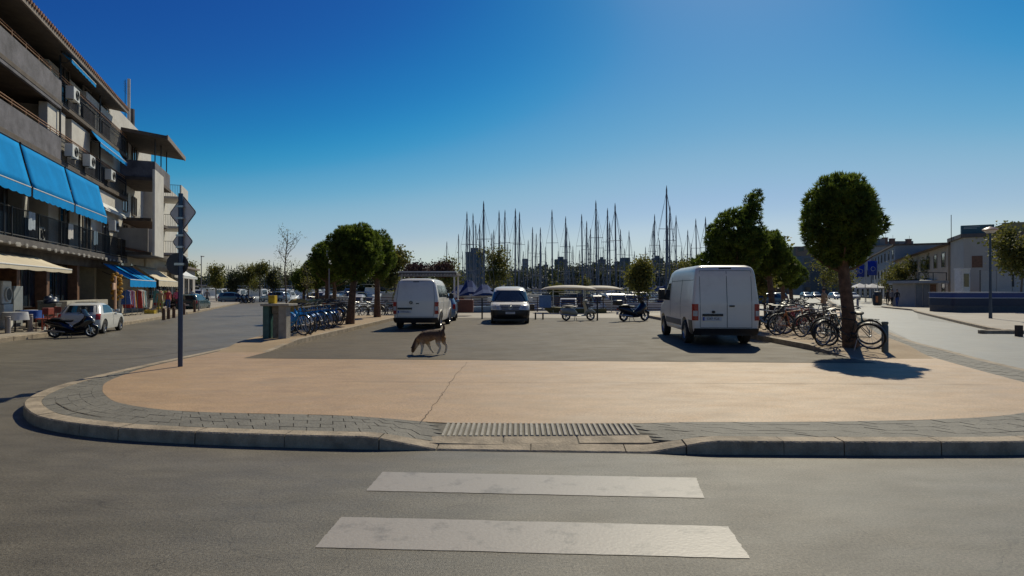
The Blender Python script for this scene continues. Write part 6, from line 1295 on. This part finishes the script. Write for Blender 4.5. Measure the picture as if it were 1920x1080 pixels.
lob = [(kw * (.1 + .8 * rnd.random()), rnd.uniform(.2, 2.4), 2.88 + rnd.uniform(0, .2), .28, .3, .22) for k in range(22)]
o = bpy.data.objects.new('dried_flowers', leaf_mesh('dried_flowers', mat('dried_flower', (.12, .06, .045), .9, var=.5, scale=3), lob, 1100, .12, 77, 'leaf', .1)); COL.objects.link(o); o.parent = sh
tag(G().loft([[Vector((x, y, z)) for x, z in ((-.9, .0), (-.9, .8), (.9, .8), (.9, .0))] for y in (0, .5)]).obj('brown_cart', mat('brown_cart', (.14, .05, .03), .6), None, bevel=.05, loc=(-3.3, 35.5, .35)), 'reddish brown cart on the quay just right of the left van', 'cart')
# yellow rags and chairs behind the blue bicycles
for k, (x, y, z, c, lb) in enumerate(((-13.2, 35.6, .15, (.55, .36, .10), 'yellow sunlit tarpaulin heap behind the blue bicycles'), (-12.2, 36.2, .15, (.35, .36, .16), 'olive green folded tarpaulin behind the blue bicycles'))):
    g = G(); r_ = random.Random(k); rg = []
    for j in range(7):
        u = j / 6; w_ = (.55 + .2 * r_.random()) * (1 - u ** 3 * .85); rg.append([Vector((w_ * math.cos(a) * (1 + .35 * math.sin(3 * a + k + j * .5)) * 1.2, .5 * w_ * math.sin(a), .95 * math.sin(u * 1.5) + .12 * r_.random())) for a in [2 * math.pi * q / 12 for q in range(12)]])
    o = g.loft(rg).obj('tarpaulin', mat('tarp%d' % k, c, .8, var=.35, scale=3), None, True, 60, loc=(x, y, z)); tag(o, lb, 'tarpaulin')
    if k == 3: o.scale = (.45, .5, .9); o.location.z = .6

# ------------------------------------------------------------------ parked cars and motorcycles far left, right road
k1 = make_car('dark green parked car at the left kerb behind the stout bollard', cargreen, 1.42, 4.1, .86, True, True, False)
def pc(loc, rz, label, paint, sc=1.0):
    return dup(k1, loc, rz, label, 'parked cars', sc, {'car_dark_green': paint})
pc(Vector((-3.85, 31.3, .144)), R(4), 'pale blue small car mostly hidden beyond the left van', mat('car_pale_blue', (.16, .27, .40), .25, coat=.5))
k1.location = (-27.6, 50, 0); k1.rotation_euler.z = R(12); k1['group'] = 'parked cars'
for px, yb, rz, lb, p_, s_ in ((338, 580, 14, 'dark car behind the dark green one, partly behind the sign pole', carblack, 1), (440, 568, -62, 'blue-grey estate car parked across the end of the left road', carblue, 1.05), (515, 565.5, 80, 'silver car seen side-on left of the yellow box', carsilver, 1.1), (400, 560, 60, 'pale car far left behind the blue-grey estate', carsilver, 1),
                           (425, 558.5, 75, 'dark car in the far row above the estate car', carblack, 1), (378, 559, 80, 'white car in the far row right of the grey lamp post', carwhite, 1), (352, 560, 85, 'red car in the far row left of the grey lamp post', carred, 1), (466, 557.5, 85, 'white car in the far row behind the motorcycles', carwhite, 1), (490, 558, 78, 'dark blue car in the far row right of the motorcycles', carblack, 1),
                           (545, 557, 85, 'silver car in the far row under the bare tree', carsilver, 1), (578, 556.5, 80, 'white van-like car in the far row behind the wide low pine', carwhite, 1.25), (608, 557, 82, 'blue car in the far row between pines', carblue, 1), (640, 556, 85, 'white car in the far row behind the leaning pine', carwhite, 1), (690, 556, 83, 'dark car far behind the left pines', carblack, 1), (715, 557, 78, 'silver car far behind the left pines, next to the left van', carsilver, 1)):
    pc(gp(px, yb, 0), R(rz), lb, p_, s_)
for px, yb, rz, lb, p_ in ((1568, 561.5, 172, 'white car driving away down the right road', carwhite), (1598, 562, 170, 'white car parked at the right kerb behind the big pine trunk', carwhite), (1530, 559, 165, 'dark car far down the right road left of the white ones', carblack), (1512, 560, 168, 'blue car far down the right road behind the bicycles', carblue), (1450, 566, 60, 'dark teal car seen between the pines right of the right van', cargreen), (1432, 572, 70, 'grey-blue car behind the first pine after the right van', carblue)):
    pc(gp(px, yb, .0), R(rz), lb, p_, 1)
bpy.context.view_layer.update()
for px, yb, lb in ((460, 568.5, 'black motorcycle parked right of the blue-grey estate car'), (468, 568.5, 'black motorcycle beside the first one before the far cars'), (452, 568, 'black motorcycle nearest the estate car bonnet')):
    scooter('motorcycle', lb, 'motorcycle', gp(px, yb, 0), R(150 + px % 20), navy, blackm)

# ------------------------------------------------------------------ right side of the street
def facade(name, label, A, B, H, depth, m, floors=2, nwin=6, roofm=None, ov=.4, gable=False):
    A = Vector(A); B = Vector(B); L_ = (B - A).length; rz = math.atan2(B.y - A.y, B.x - A.x)
    t = thing(name, label, 'building', (A.x, A.y, .13), rz); G().box(0, -depth, 0, L_, 0, H).obj('wall', m, t)   # local -y is away from the road
    fh = H / floors; st = L_ / nwin
    for f in range(floors):
        for k in range(nwin):
            x = st * (k + .5); ww = min(.9, st * .3); z0 = fh * f + (.9 if f else .1); z1 = fh * f + min(fh - .4, 2.5)
            w_ = G().box(x - ww, .0, z0, x - ww + .07, .07, z1).box(x + ww - .07, 0, z0, x + ww, .07, z1).box(x - ww + .07, 0, z1 - .07, x + ww - .07, .07, z1).box(x - ww + .07, 0, z0, x + ww - .07, .07, z0 + .07).obj('window', winfr, t); G().box(x - ww + .07, .004, z0 + .07, x + ww - .07, .03, z1 - .07).obj('pane', carglass, w_)
    if gable: G().loft([[Vector((x, y, z)) for y, z in ((ov, H + .01), (-depth / 2, H + depth * .22), (-depth - ov, H + .01))] for x in (-.3, L_ + .3)]).obj('roof', roofm, t)
    else: G().box(-.2, -depth - .2, H + .002, L_ + .2, ov, H + .25).obj('roof', roofm, t)
    return t, L_
roofb = mat('tile_roof', (.12, .09, .07), .9, var=.25, scale=2); beige = mat('beige_facade', (.42, .34, .25), .9, var=.15, scale=.6); bluegrey = mat('blue_grey_facade', (.24, .26, .28), .9, var=.1, scale=.5); gablem = mat('gable_grey', (.42, .39, .34), .9, var=.07, scale=.5, bump=.1)
f1, L1 = facade('shop_building', 'long beige two storey shop row with a tiled roof on the right street', (45.5, 60.1), (62.7, 94), 6.3, 9, beige, 2, 9, roofb, .8, True)
f1.rotation_euler.z += 0
# facade's road side is local +y when walking away: check the normal by construction
f2, L2 = facade('shop_building', 'taller grey-blue building beyond the beige shop row', (63.2, 95), (80, 128), 9.0, 12, bluegrey, 3, 7, roofb, .3)
f3, L3_ = facade('shop_building', 'distant pale building at the far end of the right street', (81, 130), (92, 160), 11.5, 14, grey_wall, 3, 6, fascia_m, .3)
bE = thing('gable_building', 'big grey windowless gable building with signs on its flat roof at the right edge', 'building', (42.9, 54.7, .13), R(-26.9))
G().box(0, 0, 0, 24, 5.5, 6.6).obj('wall', gablem, bE); G().box(-.25, -.2, 6.6, 24.3, 5.7, 6.95).obj('parapet', mat('parapet_dark', (.10, .09, .085), .8), bE)
G().box(.62, -.03, 3.75, 1.42, .05, 4.85).obj('boarded_window', wood_brown, bE)
def roofsign(x, w_, h, m_, z=6.95): return G().box(x, .4, z + .02, x + w_, .7, z + h).obj('roof_sign', m_, bE, bevel=.02)
roofsign(-.1, 2.5, .85, mat('teal_sign', (.02, .09, .12), .5)); roofsign(3.0, 5, .95, mat('olive_sign', (.24, .21, .10), .6))
for j in range(2): G().box(.1, .385, 7.6 - j * .13, 1.3 - .2 * j, .397, 7.65 - j * .13).obj('sign_lettering', mat('pale_letters', (.4, .45, .45), .6), bE)
G().tube([(-.3, 3.5, 6.5), (-.3, 3.5, 9.2)], .03, 5).obj('antenna', darkmetal, bE)
# balcony, porch and low pavilion in front of the row
pv = thing('pavilion', 'low white flat-roofed pavilion with doors in front of the shop row', 'building', (39.3, 56.2, .13), R(16))
G().box(0, 0, 0, 2.9, 2.4, 2.3).obj('wall', grey_wall, pv); G().box(-.5, -.8, 2.3, 3.4, 2.6, 2.55).obj('roof', mat('pavilion_roof', (.30, .32, .33), .7), pv)
for x in (.15, 1.05, 1.95): G().box(x, -.05, .05, x + .75, -.002, 2.2).obj('door', mat('door_grey', (.18, .2, .22), .6) if x < 1.5 else wood_brown, pv, bevel=.01)
G().box(-.45, -.75, 2.55, -.40, 2.5, 2.62).box(-.4, -.75, 3.30, 3.2, -.70, 3.36).box(-.4, -.75, 2.56, -.34, -.70, 3.3).box(3.1, -.75, 2.56, 3.16, -.70, 3.3).box(1.4, -.75, 2.56, 1.46, -.70, 3.3).obj('balcony_rail', darkmetal, pv)
for px, Yb, w_, z, lb in ((1690, 74, 5.5, 2.7, 'pale shop awning on the right row above the seated people'), (1718, 67, 4.0, 2.8, 'second pale shop awning nearer the pavilion on the right row')):
    x = (px - 960) / F * Yb; awning(lb, 'awning', (Vector((x + 2.6, Yb - 2, z + .5)), Vector((x + 4.4, Yb + w_, z + .5))), (Vector((x, Yb - 2, z)), Vector((x + 2, Yb + w_, z))), .2, mat('pale_awning', (.5, .48, .42), .8))
# dark blue wall / barrier
bw = thing('site_barrier', 'long dark blue barrier with white lines and rounded end on the right pavement', 'barrier', (32.9, 41.7, .13), R(2))
navyb = mat('barrier_navy', (.012, .02, .05), .5, var=.15); blu2 = mat('barrier_blue', (.015, .04, .18), .5, var=.1)
def rr(x0, x1, y0, y1, r, n=5): return [(cx + r * math.cos(a), cy + r * math.sin(a)) for cx, cy, a0 in ((x1 - r, y1 - r, 0), (x0 + r, y1 - r, 90), (x0 + r, y0 + r, 180), (x1 - r, y0 + r, 270)) for a in [R(a0 + 90 * k / n) for k in range(n + 1)]]
G().prism(rr(-.9, 14, 0, 2.6, .35), 0, .48).obj('base', mat('barrier_base', (.09, .09, .09), .8), bw); G().prism(rr(-.92, 14.02, -.02, 2.62, .35), .48, 1.02).obj('lower_panel', navyb, bw)
G().prism(rr(-.92, 14.02, -.02, 2.62, .35), 1.06, 1.40).obj('upper_panel', blu2, bw); G().prism(rr(-.93, 14.03, -.03, 2.63, .35), 1.02, 1.06).obj('white_line', white_pl, bw); G().prism(rr(-.96, 14.06, -.06, 2.66, .35), 1.40, 1.47).obj('cap', mat('cap_white', (.45, .46, .48), .5), bw)
# pale hoarding and rounded booth behind it
hd = thing('hoarding', 'pale grey panelled hoarding behind the dark blue barrier', 'hoarding', (39.4, 48.4, .13), R(-6))
hp = mat('hoarding_grey', (.40, .41, .40), .6, var=.08)
for k in range(8):
    G().box(k * 1.22 + .01, 0, .1, k * 1.22 + 1.2, .05, 3.25).obj('panel', hp, hd); G().box(k * 1.22 - .03, .05, 0, k * 1.22 + .03, .11, 3.3).obj('post', darkmetal, hd)
G().box(2.4, -.04, 1.9, 2.55, -.002, 2.9).box(2.2, -.04, 2.85, 2.75, -.002, 2.95).obj('symbol', darkmetal, hd)
bo = thing('booth', 'white rounded booth with a dark opening at the left end of the pale hoarding', 'booth', (38.35, 48.6, .13))
G().prism(rr(-.42, .42, 0, .9, .2), 0, 3.35).obj('shell', mat('booth_white', (.62, .62, .6), .4, coat=.3), bo, True); G().prism(rr(-.46, .46, -.04, .94, .22), 3.35, 3.48).obj('cap', white_pl, bo)
G().box(-.22, -.03, 1.9, .2, .02, 3.0).obj('opening', carglass, bo, bevel=.01)
# kerb stump at right edge, dark bin, parasols, flags
tag(G().box(-.09, -.09, 0, .09, .09, .42).obj('wooden_stump', mat('old_wood', (.06, .045, .035), .9, var=.3, scale=9), None, bevel=.015, loc=gp(1910, 631, 0)), 'short dark wooden stump at the right kerb on the picture edge', 'stump')
bn = thing('litter_bin', 'tall dark cylindrical bin on the right pavement beside the parasols', 'bin', gp(1645, 573, .13)); G().rev((0, 0, 0), (0, 0, 1), [(0, .30), (.1, .42), (1.15, .44), (1.25, .36), (1.45, .30), (1.5, .02)], 18).obj('body', mat('bin_dark', (.03, .035, .035), .5), bn, True); G().box(-.43, -.44, .35, -.2, -.36, 1.0).obj('panel', mat('bin_orange', (.35, .13, .05), .5), bn)
for k, (px, yb, lb) in enumerate(((1612, 566, 'leftmost white parasol over the terrace right of the big pine'), (1624, 564, 'second white parasol over the right terrace'), (1636, 565, 'third white parasol over the right terrace'), (1648, 563.5, 'rightmost white parasol over the right terrace, by the dark bin'))):
    p = gp(px, yb, .13); t = thing('parasol', lb, 'parasol', p, 0, 'terrace parasols'); G().tube([(0, 0, 0), (0, 0, 2.6)], .035, 6).obj('pole', steel, t); n = 8
    G().loft([[Vector((r_ * math.cos(a), r_ * math.sin(a), z)) for a in [2 * math.pi * q / n for q in range(n)]] for r_, z in ((1.5, 1.85), (1.5, 2.0), (.05, 2.6))], False).obj('canopy', mat('parasol_white', (.6, .6, .58), .8), t)
    G().rev((.9, 0, .72), (0, 0, 1), [(0, .01), (0, .4), (.03, .4), (.03, .01)], 12).tube([(.9, 0, 0), (.9, 0, .72)], .03, 6).obj('table', darkmetal, t)
flagb = mat('flag_blue', (.01, .05, .38), .7, var=.15)
for px, yt, yb_, wpx, Yb, lb in ((1613, 497, 521, 17, 78, 'dark blue banner with a pale emblem beside the big pine trunk'), (1636, 491, 518, 18, 74, 'bright blue banner with white mark right of the other banner')):
    x = (px - 960) / F * Yb; t = thing('banner', lb, 'banner', (x, Yb, .13), 0, None); zt = CAMZ + (HOR - yt) / F * Yb; zb = CAMZ + (HOR - yb_) / F * Yb; w_ = wpx / F * Yb
    G().tube([(w_ / 2 + .05, 0, 0), (w_ / 2 + .05, 0, zt + .1)], .05, 8).obj('pole', steel, t)
    g = G(); nn = 8; g.add([(w_ * (i / nn - .5), .08 * math.sin(i * .9), zt) for i in range(nn + 1)] + [(w_ * (i / nn - .5), .08 * math.sin(i * .9 + .4), zb) for i in range(nn + 1)], [(i, i + 1, i + nn + 2, i + nn + 1) for i in range(nn)]); o = g.obj('cloth', flagb, t, True); md = o.modifiers.new('s', 'SOLIDIFY'); md.thickness = .01
    G().torus((0, -.12, (zt + zb) / 2 - .1), (0, 1, 0), w_ * .22, .035, 18, 4).obj('emblem', mat('emblem_pale', (.4, .45, .5), .6), t)
# ------------------------------------------------------------------ far shore: wood and town
def blob_wood(name, spec, m, seed, label=None):
    r_ = np.random.RandomState(seed); lobes = []
    for (px0, px1, yt, Y, n) in spec:
        for k in range(n):
            px = px0 + (px1 - px0) * (k + r_.uniform(0, 1)) / n; Yk = Y + r_.uniform(-25, 25); top = (HOR - yt - r_.uniform(-5, 4)) / F * Yk + CAMZ; rr_ = r_.uniform(3, 6)
            lobes.append(((px - 960) / F * Yk, Yk, top - rr_ * .8, rr_, rr_, rr_)); lobes.append(((px - 960) / F * Yk + r_.uniform(-3, 3), Yk - 3, max(2, (top - rr_ * .8) * .45), rr_ * 1.2, rr_, max(2.5, top * .42)))
    o = bpy.data.objects.new(name, leaf_mesh(name, m, lobes, 70 * len(lobes), 1.6, seed, 'leaf', .55)); COL.objects.link(o); return struct(o, 'stuff')
blob_wood('far_wood', [(850, 960, 522, 385, 22), (955, 1060, 514, 400, 24), (1050, 1200, 508, 410, 30), (1195, 1340, 502, 400, 32), (330, 620, 524, 430, 46), (620, 860, 522, 420, 34), (1330, 1560, 500, 420, 34)], darkleaf, 5)
farcols = dict(teal=(.07, .11, .14), grey=(.16, .17, .18), pale=(.33, .33, .33), tan=(.22, .17, .13), dark=(.06, .075, .085), brick=(.15, .09, .07))
FM = {k: mat('far_' + k, c, .8, var=.12, scale=.05) for k, c in farcols.items()}; farwin = mat('far_window', (.03, .04, .05), .2)
def tower(px0, px1, yt, Y, c, label, floors=None, cols_=None, roof=0):
    x0 = (px0 - 960) / F * Y; x1 = (px1 - 960) / F * Y; z1 = (HOR - yt) / F * Y + CAMZ; t = thing('far_building', label, 'building', ((x0 + x1) / 2, Y, 0), R((px0 * 7) % 13 - 6)); W = (x1 - x0); D = max(8, W * .7)
    G().box(-W / 2, 0, 0, W / 2, D, z1).obj('wall', FM[c], t)
    fl = floors or max(2, int(z1 / 3.2)); cl = cols_ or max(2, int(W / 3.2)); g = G()
    for f in range(fl):
        for k in range(cl): zz = z1 * (f + .35) / fl; xx = -W / 2 + W * (k + .22) / cl; g.box(xx, -.08, zz, xx + W / cl * .56, -.01, zz + z1 / fl * .45)
    struct(g.obj('window', farwin, t), 'stuff')
    if roof: G().box(-W * .25, D * .2, z1, W * .2, D * .7, z1 + roof).obj('roof_house', FM['grey'], t)
T_ = [(873, 905, 472, 300, 'teal', 'blue-grey tower block behind the masts left of the middle van'), (979, 989, 485, 520, 'pale', 'slim pale tower between masts right of the middle van'), (1005, 1018, 499, 480, 'dark', 'dark block just right of the slim pale tower'), (1020, 1028, 496, 500, 'tan', 'narrow tan block with a roof turret on the far hill'), (1041, 1064, 486, 470, 'teal', 'teal glazed block on the far hill above the beige canopies'), (1030, 1044, 505, 480, 'grey', 'low grey block left of the teal glazed one'),
      (1064, 1092, 500, 520, 'grey', 'long grey block right of the teal glazed one'), (1092, 1108, 503, 500, 'dark', 'low dark block among the central masts'), (1110, 1122, 496, 520, 'brick', 'brick coloured block on the hill crest'), (1122, 1136, 486, 540, 'grey', 'grey block on the crest above the right canopy'), (1138, 1152, 498, 520, 'tan', 'tan block on the far hill left of the paired tower'), (1154, 1164, 490, 540, 'dark', 'dark narrow block beside the tall mast pair'), (1166, 1182, 483, 560, 'teal', 'tall teal block near the right end of the crest'), (1184, 1196, 497, 520, 'grey', 'grey block right of the tall teal one'),
      (1224, 1244, 484, 470, 'dark', 'dark block behind the tallest mast'), (1246, 1262, 492, 480, 'grey', 'grey block right of the tallest mast'), (1200, 1222, 503, 480, 'brick', 'low brick block behind the street tree'), (960, 976, 510, 460, 'tan', 'low tan block left of the slim pale tower'), (1300, 1330, 500, 460, 'grey', 'grey block behind the right van roof'), (934, 950, 514, 420, 'tan', 'low block behind the tree above the middle van'),
      (1492, 1530, 462, 260, 'tan', 'brownish tower block left of the big right pine'), (1505, 1560, 480, 220, 'grey', 'wide grey apartment block at the end of the right street'), (1545, 1600, 488, 200, 'dark', 'dark apartment block behind the trunk of the big right pine'), (1598, 1640, 478, 230, 'grey', 'grey block behind the blue banners'), (1650, 1672, 458, 210, 'teal', 'dark blue-grey stair tower above the right roofs'), (1670, 1712, 452, 240, 'grey', 'pale grey block with rooftop chimneys behind the right shop row'), (1712, 1745, 462, 230, 'grey', 'grey block behind the middle of the right shop row'), (1440, 1495, 498, 280, 'brick', 'low brick block seen between the right pines')]
for a in T_: tower(*a, roof=(2.2 if int(a[0]) % 3 == 0 else 0))
for k, (px, h) in enumerate(((1660, 3.2), (1684, 2.6), (1698, 2.2), (1730, 2.0))):
    Y = 225; t = thing('chimney_stack', ('roof chimney far left of the right skyline', 'second chimney on the right skyline roofs', 'third chimney on the right skyline roofs', 'chimney nearest the gable building on the skyline')[k], 'chimney', ((px - 960) / F * Y, Y + 8, CAMZ + (HOR - (458 if k < 1 else 454)) / F * Y - .3)); G().box(-.9, -.6, 0, .9, .6, h).box(-1.0, -.7, h, 1.0, .7, h + .25).obj('stack', FM['brick'], t); G().tube([(.4, 0, h), (.4, 0, h + 1.6)], .05, 4).obj('flue', darkmetal, t)
